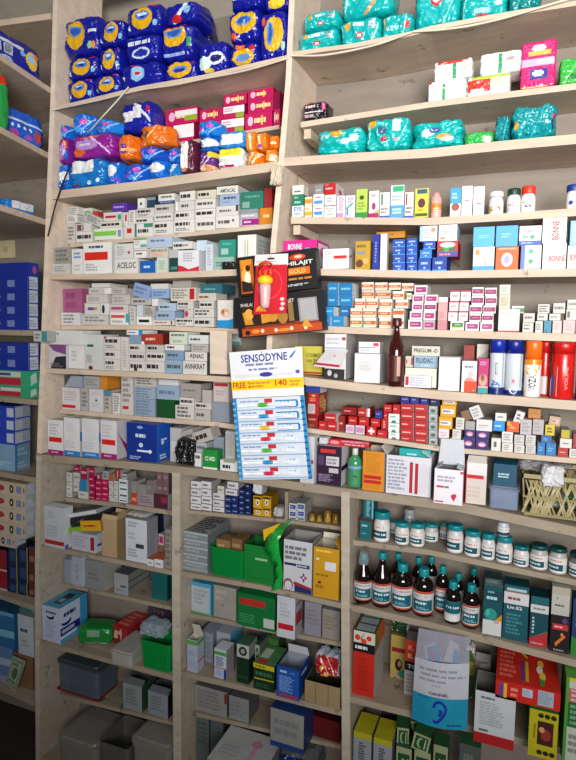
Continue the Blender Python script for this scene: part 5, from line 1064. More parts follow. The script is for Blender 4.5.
%pl = r:0,.86,1,1,#c83a5a | l:.2,.3,.85,.65,1,#a8a0a0 | e:.8,.2,.04,.06,#888
@ n=pink_edged_carton g=white~cartons~with~pink~top~edges d=.035 dep=.075 c=#e2dede
B ; 448 311 457.7 321 ; ; %pl ; white carton with pink top edge, lowest row, by the pale pink box
B ; 458.3 311 468 321 ; ; %pl ; white carton with pink top edge, lowest row, by the magenta ones
B ; 449 301 458.7 311 ; ; %pl ; white carton with pink top edge, middle row, by the pale pink box
B ; 459.2 301 468.8 311 ; ; %pl ; white carton with pink top edge, middle row, by the magenta ones
B ; 450 290.5 460 301 ; ; %pl ; white carton with pink top edge, top row, by the pale pink box
B ; 460.5 290.5 471 301 ; ; %pl ; white carton with pink top edge, top row, by the magenta ones
@ n=magenta_banded_carton g=white~cartons~with~magenta~bands d=.035 dep=.075 c=#e4dcdc side=#dcd4d6
B ; 469 313.5 481 322 ; ; %mh ; magenta banded carton, second row, beside the pink edged ones
B ; 481.5 313.5 493.7 322 ; ; %mh ; magenta banded carton, second row, beside the big white one
B ; 469.3 305 482.5 313.5 ; ; %mh ; magenta banded carton, third row, beside the pink edged ones
B ; 483 305.3 496 313.7 ; ; %mh ; magenta banded carton, third row, beside the cream cartons
B ; 471.4 295.5 484 305 ; ; %mh ; magenta banded carton, fourth row, beside the pink edged ones
B ; 485 296 497 305.3 ; ; %mh ; magenta banded carton, fourth row, beside the cream cartons
B ; 472 287 484 295.5 ; ; %mh ; magenta banded carton, top row, beside the pink edged ones
B ; 484.7 287.5 497 296 ; ; %mh ; magenta banded carton, top row, beside the cream cartons
@ n=medicine_carton g=mixed~cartons~on~the~sixth~board d=.035 dep=.07 c=#c9c4bc
B ; 498 309 519.7 334 ; c=#dfdfdc d=.03 ; r:0,0,1,.05,#b03030 | l:.08,.6,.9,.9,3,#b8b8b4 | r:.1,.55,.9,.57,#999 ; large white carton with thin lines in front of cream ones
B ; 522.3 322.5 533.6 334 ; ; l:.12,.25,.9,.5,1,#444 | l:.12,.6,.9,.9,1,#888 ; beige carton with black name, on the board beside the large white one
B ; 535 321 543 334.5 ; ; l:.1,.2,.9,.8,3,#777 ; beige carton partly behind the blue one
B ; 543.5 320.5 551.5 335 ; c=#2a7f9c d=.03 ; r:.1,.0,.5,.25,#206880 ; teal blue carton standing at the front among beige ones
B ; 552.2 320.5 562 335.5 ; c=#cdbcb8 ; l:.2,.2,.8,.85,3,#b8a0a0 ; pinkish beige carton beside the teal blue one
B ; 562.6 320 575 336 ; c=#cdb4b4 d=.03 ; l:.2,.2,.8,.85,3,#b8a0a0 ; wider pinkish beige carton near the frame edge
B ; 499 304 510.5 309 ; d=.1 ; ; thin beige carton behind the large white one
B ; 511.5 305.5 524.5 313 ; c=#c8ccc0 d=.08 nz=1 ; r:.2,.2,1,.7,#3a7a50 | r:0,.75,1,1,#ddd ; white topped green carton behind the large white one
B ; 523 313 535 322.3 ; ; l:.12,.3,.9,.75,1,#666 ; beige carton with grey name, second up beside the large white one
B ; 537 313.5 548 321 ; ; l:.12,.3,.9,.75,1,#666 ; beige carton with grey name above the teal blue one
B ; 549 313.5 561 320.5 ; d=.04 ; l:.1,.3,.9,.7,1,#888 ; flat beige carton above the pinkish one
B ; 566 309 579 320 ; ; l:.1,.1,.25,.9,1,#4a3a40 | r:.08,.2,.3,.8,#5a4a50 ; beige carton with a dark end near the frame edge
B ; 499 294 510.5 304.5 ; c=#c4baa8 ; l:.15,.2,.85,.8,4,#a89c88 ; cream carton with lined print, lower of the cream pair
B ; 499.3 284.5 510.7 294 ; c=#cfccc2 ; l:.15,.2,.85,.8,2,#a0a098 ; cream carton with lined print, upper of the cream pair
B ; 537.7 304 550 313.5 ; ; l:.1,.1,.9,.9,3,#666 ; beige carton with bold lines, topmost above the teal blue one
B ; 553 303 565.5 313.3 ; ; l:.1,.3,.9,.75,1,#666 ; beige carton with tilted grey name, topmost near the frame edge
B ; 567 299.5 581 309 ; ; l:.1,.3,.9,.75,1,#777 ; beige carton topmost at the frame edge
''')
load(r'''
# ---------------- seventh board
@ n=medicine_carton g=goods~on~the~seventh~board~beyond~the~middle~post d=.02 dep=.1 c=#e2e0e2
B ; 294 346 322 380 ; c=#c8bc4c side=#b0a43c top=#d0c868 d=.06 ; t:COSMO,.68,.68,.14,#6a6420,.5 | t:NV_TAB,.7,.48,.11,#6a6420,.5 | e:.75,.34,.06,.06,#4a4a5a | r:0,.02,1,.09,#a83020 ; yellow carton with red base half hidden by the tooth brush sheet
B ; 324 331 346 381 ; side=#b4b0b2 dep=.11 d=.02 c=#dcd9dc ; r:0,.0,.95,.22,#28262a | e:.25,.13,.1,.07,#c8c8cc | e:.55,.07,.09,.05,#a8a8ac | r:.02,.68,.95,.7,#8a9ac0 | r:.8,.86,.97,.93,#b04048 | l:.1,.75,.7,.93,2,#b8b8c4 | l:.1,.5,.8,.64,2,#c4c4cc ; tall white carton opened low at the front showing its dark contents
B ; 354 353 380 385 ; side=#b8b6b8 dep=.08 d=.015 ; e:.45,.55,.3,.2,#d4d2d4 | l:.2,.4,.75,.6,2,#c8c4c4 | r:0,.97,1,1,#aaa ; square plain white carton carrying a flatter one
B ; 358.5 341.8 380 353 ; side=#c0bec0 dep=.07 d=.02 ; r:.7,.62,.95,.92,#c83a5a | r:.02,.45,.8,.52,#5a6ab0 | l:.1,.15,.7,.35,1,#bbb ; flat white carton with a crimson corner on the square plain one
bottle ; 388 318 404 386.5 ; n=syrup_bottle cat=bottle d=-.02 tall=1 c=#3a1412 cap=#4a1216 cr=.58 lab=#4a1a14 ; r:.55,.2,.7,.95,#c89890 | r:.1,.1,.2,.9,#7a3a30 ; tall dark red-brown glass bottle in front of the cartons
B ; 405 368 437 377.5 ; c=#d8d4c4 d=.03 side=#a8a498 tol=.05 nz=0 ; r:0,.0,.3,.5,#e8e8e6 | l:.1,.3,.9,.7,1,#aaa498 ; cream carton lying behind the white one with a red end
B ; 403 375.5 431.5 389.5 ; c=#e4e2ea side=#c8c6cc d=.01 dep=.08 ; r:.04,.15,.16,.9,#c0282c | l:.22,.1,.9,.9,4,#b4b4c4 ; white carton with a red square end next to the bottle
B ; 405 356 413 368 ; c=#c8c0b0 d=.045 ; r:.75,.2,1,.9,#a83030 | e:.15,.5,.1,.2,#b04040 ; small beige carton with red edges on the cream one
B ; 413.5 356 438 368.3 ; c=#8aa6bc side=#7890a8 d=.04 ; t:FLUDAC,.45,.62,.42,#2a3a50,.7 | l:.3,.1,.9,.3,1,#b8ccd8 ; grey-blue carton with dark capitals
B ; 411.5 346 440 356 ; c=#cdc9bc side=#b0ac9e d=.035 ; t:PREGLIM_-D,.5,.55,.4,#333,.85 ; beige carton with dark capitals on the grey-blue one
B ; 437.8 356.5 460 391.5 ; c=#e2dfe6 side=#a8a4a8 top=#c8c4c8 dep=.08 d=.012 ; r:0,.96,1,1,#b4b0b4 ; tall blank white carton beside the lettered beige ones
B ; 461.2 361 476.8 393.5 ; c=#e4e0e0 d=.015 dep=.06 ; r:.18,.0,1,.35,#e0401c | q:.18,.35,1,.35,.6,.5,.3,.45,#e88a78 | e:.58,.56,.2,.12,#c8b8bc | l:.2,.75,.9,.88,1,#8a8a90 | t:6,.82,.07,.07,#f0c0b0 ; white carton with a red-orange base and round picture
B ; 477.8 358.5 488.5 394 ; c=#b8206a d=.015 dep=.06 ; r:0,0,1,.16,#2a98a0 | e:.5,.38,.42,.18,#c89880 | e:.45,.45,.2,.1,#8a4a3a | l:.15,.8,.85,.92,2,#e090b8 | r:0,.16,1,.2,#d8b8a0 ; magenta carton with teal base and a face picture
B ; 461 345 474 391 ; c=#8c2420 side=#6a1a18 d=.085 dep=.06 ; ; dark red carton standing behind the red-orange based one
B ; 476 344 488 391 ; c=#a8a09c d=.09 dep=.05 ; q:0,.7,1,.9,1,1,0,1,#c8c0b8 ; crumpled pale carton standing behind the magenta one
@ g=spray~cans~on~the~seventh~board d=.012
can ; 489 332 505.5 394.5 ; c=#c9ced8 cap=#0f2a9a ch=.24 ; r:0,0,1,.17,#142a6a | e:.45,.22,.2,.08,#2a8ac8 | t:2x,.45,.28,.12,#1a5aa8,.35 | r:.42,.48,.52,.76,#2a3a70 | r:.445,.5,.495,.74,#c9ced8 | r:.75,.17,.8,1,#8a909c ; white spray can with navy cap and blue swirl, nearer the magenta carton
can ; 505.5 332 523 396.5 ; c=#c6ccd4 cap=#101f80 ch=.24 d=.015 ; r:0,0,1,.12,#142a6a | q:0,.12,1,.12,1,.3,.5,.22,#142a6a | e:.5,.12,.16,.08,#d8dce4 | e:.5,.33,.06,.06,#d05060 | r:.78,.2,.82,1,#888f9a ; white spray can with navy cap and curved navy base
can ; 524.5 337 541.5 398 ; c=#e8e6e2 cap=#f06a14 ch=.33 d=.005 ; r:0,.86,1,1,#f0841c | q:.0,.7,.75,.7,.75,.86,0,.86,#f0a020 | q:.75,.7,1,.95,1,1,.75,1,#f0841c | e:.45,.68,.25,.1,#e8b020 | T:VOZA,.5,.38,.3,#1c2450,.42 ; white and orange spray can with sideways dark capitals
can ; 539.5 334.5 550.5 395 ; c=#c01c1c cap=#b81818 ch=.2 d=.055 ; r:.2,.05,.7,.45,#c8b8bc | q:.1,.5,.8,.7,.8,.75,.1,.55,#d86a5a ; red spray can behind the orange one
can ; 551 334 575 399 ; c=#c81c18 cap=#c01614 ch=.2 d=.008 ; q:.02,.05,.35,.05,.35,.72,.02,.42,#d8ccd0 | r:.14,.1,.24,.5,#3a4a9a | T:VOLINI,.62,.45,.1,#e08a80,.5 ; largest red spray can with a white wedge and sideways lettering
can ; 576.5 338 592 401 ; c=#1a2450 cap=#141c40 ch=.2 ; ; dark blue can cut by the frame edge
# ---------------- eighth board: many small boxes
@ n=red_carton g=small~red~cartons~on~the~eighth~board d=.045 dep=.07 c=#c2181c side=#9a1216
%rd = l:.15,.4,.85,.62,1,#f0a8a0 | r:0,.9,1,1,#a01014
%rw = l:.12,.38,.88,.62,1,#f4c8c0 | r:0,0,1,.1,#8a0f12 | >r:0,0,1,1,#e0d8d8
B ; 307.5 415.5 318 431 ; c=#8c1a1e n=medicine_carton ; l:.1,.6,.9,.8,1,#d08a70 | r:.1,.1,.6,.3,#7a5a2a ; dark red carton with gold print under the gift-like box
B ; 318.5 421 326.7 432 ; ; %rd ; small red carton on the board, first beside the gold printed one
B ; 327.3 422 337 433 ; side=#e8e0e0 ; %rw ; small red carton on the board, second beside the gold printed one
B ; 337.5 416 344.7 434 ; c=#8a1418 d=.06 ; %rd ; tall dark red carton end on the board
B ; 345.2 425 354.3 435.5 ; c=#d8c8d4 side=#b8a8b4 n=pale_pink_carton cat=carton ; r:.1,.2,.9,.8,#c89ab8 ; pale pink carton, nearer the tooth brush sheet of two
B ; 355 425.5 364.7 436.5 ; c=#d4c4d0 n=pale_pink_carton cat=carton ; r:.1,.2,.9,.8,#c08ab0 ; pale pink carton next to the white cross
B ; 366 426.5 376.3 438 ; ; +:.5,.5,.7,#f0e4e4 ; red carton with a big white cross
B ; 377 430 387.3 440.5 ; ; %rd ; small red carton on the board beside the white cross
GB ; 388 413.8 399.5 442 ; nx=1 ny=3 c=#dfe2e0 side=#b8b8b8 n=white_teal_carton cat=carton g=white~cartons~with~a~teal~wedge sl=0 ; q:.25,.0,.75,.0,.6,.3,.4,.3,#2a8078 | l:.15,.55,.85,.8,1,#7a9a98 ; white carton with a teal wedge, {} of three
GB ; 400.5 404.2 413.4 444.5 ; nx=1 ny=5 side=#e6e0e0 ; %rw ; small red carton with white side, {} of the first five-high column
GB ; 414.6 404.7 427.3 446 ; nx=1 ny=5 side=#e6e0e0 ; %rw ; small red carton with white side, {} of the second five-high column
GB ; 428.4 406 437.6 446.3 ; nx=1 ny=5 c=#a8a8a8 side=#888 n=grey_carton cat=carton g=grey~cartons~in~a~column ; e:.5,.4,.28,.2,#4a5a5c | l:.2,.7,.8,.9,1,#ccc | r:.2,.1,.8,.18,#4a9a88 ; grey carton with a dark emblem, {} of the grey column
B ; 307.5 393 319 415.5 ; n=gift_carton cat=carton c=#a81a20 side=#8c3a2a dep=.09 ; r:.0,.08,.65,.5,#c4b4b4 | l:.05,.12,.6,.46,4,#888 | e:.5,.88,.2,.06,#c8a030 | l:.2,.62,.8,.78,2,#e09080 | >e:.3,.6,.3,.3,#c89a50 | >e:.6,.4,.2,.3,#d8b870 | >l:.1,.1,.9,.9,5,#c87a50 ; dark red decorated carton with gold floral side
B ; 324.5 413.5 336 421.8 ; side=#e8e0e0 ; %rw ; small red carton lying across two on the board
B ; 348 416.5 357.2 425 ; ; %rd ; small red carton on the first pale pink one
B ; 358.5 417 368.8 426 ; ; %rd ; small red carton above the white cross, lower
B ; 370.5 418.5 380 427.5 ; ; %rd ; small red carton standing over the cross carton edge
B ; 381 419 390 430.3 ; d=.05 c=#b81418 ; l:.3,.15,.7,.85,3,#f0a8a0 ; red carton with sideways print beside the white teal column
B ; 341.5 407.5 357 416.3 ; c=#8c161a d=.07 ; %rd ; wide dark red carton at the back of the pile
B ; 358 408.5 366.5 417 ; side=#e0d8d8 ; %rw ; small red carton above the white cross, topmost
B ; 367 408.5 370 418 ; n=white_flap_carton c=#dcd8d8 d=.05 ; ; white carton end edge-on beside the topmost red one
B ; 375 410.5 382.5 418.5 ; n=blue_carton c=#2a2f8c d=.055 ; l:.15,.4,.85,.65,1,#8a90c8 ; small blue carton among the red ones
B ; 383.4 412.3 391.5 419.3 ; ; %rd ; small red carton, lower of two beside the blue one
B ; 383.4 404.5 391.7 412.3 ; ; %rd ; small red carton, upper of two beside the blue one
B ; 392.3 404.5 400 413.8 ; ; %rd ; small red carton on top of the white teal column
B ; 305.5 383 320.5 393 ; n=blue_carton c=#27409a side=#d8d8dc tol=.04 ; r:0,.85,1,1,#dcdce0 ; blue and white carton on the decorated dark red one
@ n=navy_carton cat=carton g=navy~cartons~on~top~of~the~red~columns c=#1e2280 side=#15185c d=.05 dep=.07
%nv = l:.15,.35,.85,.65,1,#8088c8
B ; 400.5 395.3 409.6 404 ; ; %nv ; navy carton with pale print, first on top of the red columns
B ; 410.2 396 419.3 404.5 ; ; %nv ; navy carton with pale print, second on top of the red columns
B ; 420 396.5 429 405.5 ; ; %nv ; navy carton with pale print, third on top of the red columns
B ; 429.5 397.5 440 406 ; c=#161636 ; %nv ; nearly black carton on top of the grey column
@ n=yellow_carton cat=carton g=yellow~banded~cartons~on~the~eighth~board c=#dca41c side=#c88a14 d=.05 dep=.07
B ; 438.5 437.8 449.3 447.5 ; n=white_carton c=#b8b0b0 d=.07 g=mixed~small~cartons~on~the~eighth~board ; ; dull white carton at the back under the pink striped one
B ; 438.3 428.3 449.3 437.8 ; n=white_carton c=#dcd2d8 d=.06 g=mixed~small~cartons~on~the~eighth~board ; r:.1,.5,.8,.56,#c88aa0 | l:.2,.2,.8,.4,1,#b8a8b0 ; white carton with a thin pink stripe under the yellow ones
%yl = r:.12,.3,.9,.68,#d8dce4 | l:.18,.38,.85,.6,1,#3a4a8a
B ; 438.5 417 452.6 428 ; ; %yl ; yellow carton with a pale name band, lowest of three
B ; 440.2 405.5 456 416.7 ; ; %yl ; yellow carton with a pale name band, middle of three
B ; 442 396 457 405.3 ; ; %yl ; yellow carton with a pale name band, topmost of three
@ n=white_carton cat=carton g=mixed~small~cartons~on~the~eighth~board c=#d8d4d0 side=#b8b4b0 d=.045 dep=.07
%wl = l:.15,.15,.85,.85,3,#999
B ; 449.5 438.5 460.7 449 ; ; %wl ; white carton on the board beside the navy four
B ; 449.7 429.3 461.2 438.3 ; ; %wl ; white carton second up beside the navy four
B ; 453 417.5 464.5 429 ; ; %wl ; white carton between the lowest yellow and the grey one
%n4 = e:.5,.55,.34,.28,#c86a90 | e:.5,.5,.24,.16,#e0c8dc | r:0,.85,1,1,#2a2a80
B ; 462 439 474.7 450 ; n=navy_carton c=#1c1c66 g=navy~cartons~with~pink~ovals ; %n4 ; navy carton with a pink oval, bottom, white stack side
B ; 475.2 440.3 488.5 451 ; n=navy_carton c=#1c1c66 g=navy~cartons~with~pink~ovals ; %n4 ; navy carton with a pink oval, bottom, far from the white stack
B ; 462.2 429.8 475 438.8 ; n=navy_carton c=#1c1c66 g=navy~cartons~with~pink~ovals ; %n4 ; navy carton with a pink oval, top, white stack side
B ; 475.6 431 489 440 ; n=navy_carton c=#1c1c66 g=navy~cartons~with~pink~ovals ; %n4 ; navy carton with a pink oval, top, under the wide white one
B ; 491 438 501 453 ; ; l:.25,.15,.6,.85,1,#444 ; white carton with sideways black name standing by itself
GB ; 501.5 431.8 513.2 454 ; nx=1 ny=2 ; %wl ; white lined carton under the orange and blue ones, {}
GB ; 514 435 524.6 455 ; nx=1 ny=2 c=#d2ccca ; %wl ; white lined carton in the pair under the mauve grey ones, {}
GB ; 525.3 435.3 536 456 ; nx=1 ny=2 c=#c8c4c0 ; %wl ; white lined carton in the pair beside the three blue ones, {}
GB ; 545.8 443.5 556.2 457 ; nx=1 ny=1 n=blue_carton c=#1f72b4 g=three~blue~cartons~on~the~eighth~board ; l:.2,.3,.8,.7,2,#6ab0e0 ; blue carton on the board, red carton side
B ; 537 443 545.3 456.5 ; n=blue_carton c=#1f72b4 g=three~blue~cartons~on~the~eighth~board ; l:.2,.3,.8,.7,2,#6ab0e0 ; blue carton on the board, white pair side
B ; 541 435.5 552 443.5 ; n=blue_carton c=#1a66a4 g=three~blue~cartons~on~the~eighth~board ; l:.2,.3,.8,.7,2,#6ab0e0 ; blue carton on top of two others
B ; 557.7 448 568.3 458 ; n=red_carton c=#b82a2c ; %rd ; small faded red carton on the board near the frame edge
B ; 569 449 581 459 ; ; %wl ; white carton on the board at the frame edge
B ; 465 421.3 475.2 430.5 ; c=#a8a6a0 ; %wl ; dull grey carton on the navy four
B ; 476 419.5 492.5 431.3 ; c=#e0dcde ; r:.15,.45,.75,.52,#c85a80 | l:.1,.2,.7,.35,1,#bbb ; wide white carton with a pink line on the navy four
B ; 493 421 505 432.5 ; n=blue_carton c=#1c8ad0 side=#1668a0 tol=.05 ; l:.15,.4,.9,.6,1,#c0e4f8 ; bright sky blue carton with white name
B ; 506.5 421.5 519.5 433 ; n=orange_carton c=#d8501c ; q:0,.6,.5,.5,.2,1,0,1,#e8922a | l:.2,.3,.9,.5,1,#f4b890 ; orange carton with lighter corner
B ; 520 419.5 532 435 ; c=#b8b0b4 ; %wl ; mauve grey lined carton, sky blue carton side
B ; 532.5 419.5 544 435 ; c=#b4acb0 ; %wl ; mauve grey lined carton, yellow carton side
B ; 545 425 555 436 ; n=yellow_carton c=#d0b81c ; l:.2,.2,.8,.8,2,#6a5a10 ; bright yellow carton near the blue three
B ; 559.7 438.8 572.3 448.3 ; c=#d4d0cc ; l:.2,.35,.8,.6,1,#777 ; white carton on the faded red one
B ; 573 434 583 449 ; n=red_carton c=#a8282a d=.06 ; ; red carton cut by the frame edge
B ; 561 429.8 570 439 ; n=yellow_carton c=#b8a418 d=.055 ; ; dull yellow carton on the white one near the frame edge
B ; 463.5 410 474 420 ; c=#7a5a44 ty=-22 nc=1 nr=1 nz=1 d=.06 dep=.04 ; ; brown carton tipped against a white one
B ; 473.5 405.5 484.5 418.5 ; c=#d4d4d4 ty=-24 nc=1 nr=1 nz=1 d=.05 dep=.04 ; %wl ; white carton tipped on its edge above the wide white one
B ; 495 413 508 421 ; c=#d8d6d2 ; l:.2,.3,.8,.7,1,#888 ; white carton lying on the sky blue one
B ; 513 411 522 422.5 ; ty=16 nc=1 nr=1 nz=1 c=#dcd8d8 d=.05 dep=.04 ; l:.2,.2,.8,.8,2,#5a3a40 ; white carton tilted over the orange one
B ; 528 408.8 541 419.5 ; n=orange_carton c=#c07828 d=.06 ; r:.15,.45,.85,.6,#a06018 ; brownish orange carton on the mauve grey pair
B ; 548.5 416.5 560 425.5 ; c=#b89878 ty=6 nc=1 nr=1 nz=1 d=.05 dep=.05 ; r:.2,.25,.85,.7,#c8b8a8 | l:.25,.35,.8,.6,1,#444 ; tan carton tipped over the bright yellow one
# ---------------- counter board beyond the middle post
@ n=medicine_carton g=cartons~on~the~counter~board~beyond~the~middle~post d=.01 dep=.1 c=#e4e2e6
B ; 300 432 314.5 483 ; c=#c9cace side=#d4d4d8 d=.0 ; r:.4,.42,.95,.5,#b83a4a ; pale grey carton half hidden by the lower edge of the tooth brush sheet
B ; 316.5 446 341.7 487 ; c=#2a1230 side=#dcd8dc top=#c8c4c8 dep=.085 ; r:.14,.82,.76,.92,#c03028 | r:.38,.5,.9,.74,#c8c4cc | r:.5,.32,.88,.44,#b8b4bc | l:.42,.53,.85,.7,2,#8a8490 | r:.05,.5,.3,.75,#4a3a58 | l:.08,.08,.7,.28,5,#8a7a98 | >r:0,.38,.9,.5,#2a1230 ; dark aubergine carton with red bar and two white labels
B ; 362.5 451.5 384 493.5 ; c=#d8871e side=#d8d4cc open=1 flaps=B.2:-80 dep=.1 ; r:.06,.3,.88,.39,#b82018 | r:.06,.18,.88,.27,#b82018 | l:.15,.45,.85,.95,8,#c07a1a | l:.15,.04,.85,.15,2,#c07a1a ; orange carton with two red bars and an open top
B ; 386 456.5 431 498.5 ; c=#dcdce6 side=#b0b0bc open=1 flaps=L.25:40/R.3:-60 fi=#d8d4cc dep=.12 inner=#8a8680 ; r:.53,.06,.6,.86,#a82028 | r:.65,.05,.72,.84,#a82028 | l:.04,.1,.48,.92,9,#9a9ab0 | r:.76,.1,.77,.85,#ccb8c8 | r:.82,.1,.83,.85,#ccb8c8 | r:.88,.1,.89,.85,#ccb8c8 ; wide open white carton with two upright red bars
B ; 434 469.5 463 504.5 ; c=#e4e0e8 side=#b04a68 open=1 flaps=B.75:0/R.2:-70/L.2:-60 fc=#c8ccd4 fi=#c4c8d0 d=-.03 dep=.065 inner=#5a5c64 ; l:.1,.62,.8,.82,2,#a8a4b0 | r:.08,.46,.34,.52,#c03050 | r:.36,.46,.52,.52,#777 | e:.66,.24,.06,.06,#c8204a | e:.73,.26,.06,.06,#c8204a | q:.6,.22,.79,.24,.7,.1,.69,.1,#c8204a | r:.04,.04,.34,.08,#c03050 | r:.9,.9,1,.97,#c03050 ; open white carton with a crimson heart and tall back flap
B ; 465.7 463 486.5 504 ; c=#d8cfc8 side=#a8a29c open=1 flaps=F.22:-50/B.2:-62 dep=.08 ; r:.04,.62,.86,.7,#c01e28 | l:.08,.76,.8,.92,2,#b8aca4 | r:0,.7,1,1,#dcdada | r:.04,.62,.86,.71,#c01e28 | l:.1,.15,.8,.45,3,#c4b8b0 | r:0,0,.04,1,#b8404a ; white to beige carton with a red line and peaked open top
B ; 399 449 431 459.5 ; c=#1ea0a4 side=#148084 nz=1 nc=1 nr=1 d=.035 dep=.05 top=#2ab0b4 ; l:.25,.35,.65,.6,1,#b8e4e8 ; turquoise carton lying in the top of the wide open one
B ; 328.5 434.5 369.5 446.5 ; n=red_tube_carton c=#c01c2a side=#a01420 top=#c82838 d=.03 dep=.035 tol=.06 nz=1 ; r:.3,.55,1,1,#b8586a | l:.4,.15,.95,.42,1,#f0b8c0 | e:.15,.5,.12,.3,#e08a98 | l:.35,.65,.95,.9,1,#d8a8b8 ; long red and pink carton lying across the dark aubergine one
bottle ; 347.8 448 361.8 489 ; n=liquid_bottle cat=bottle c=#3f8a5c cap=#c8c8c0 cr=.4 lab=#3f8a5c d=.015 ; r:0,.85,1,1,#7aa0c8 | e:.5,.4,.12,.12,#2a6a44 ; green bottle with a pale cap between the aubergine and orange cartons
P ; 317 434.5 328 446 ; n=open_leaflet cat=paper c=#c8c8cc mat=paper wr=.05 d=.02 dep=.05 ; r:0,0,.25,1,#2a2a2c ; small white and black leaflet on the aubergine carton
tub ; 488.5 487 519 514 ; n=clear_box cat=box c=#9aa8c8 mat=clear dep=.1 lid=1 tp=.95 lmat=clear ; ; clear lidded plastic box beside the basket
B ; 493 464.5 517 487 ; c=#0e4a64 side=#0a3448 top=#1a5a74 dep=.08 d=.02 ; l:.2,.35,.8,.6,2,#a8c8d4 ; dark teal carton lying on the clear plastic box
''')
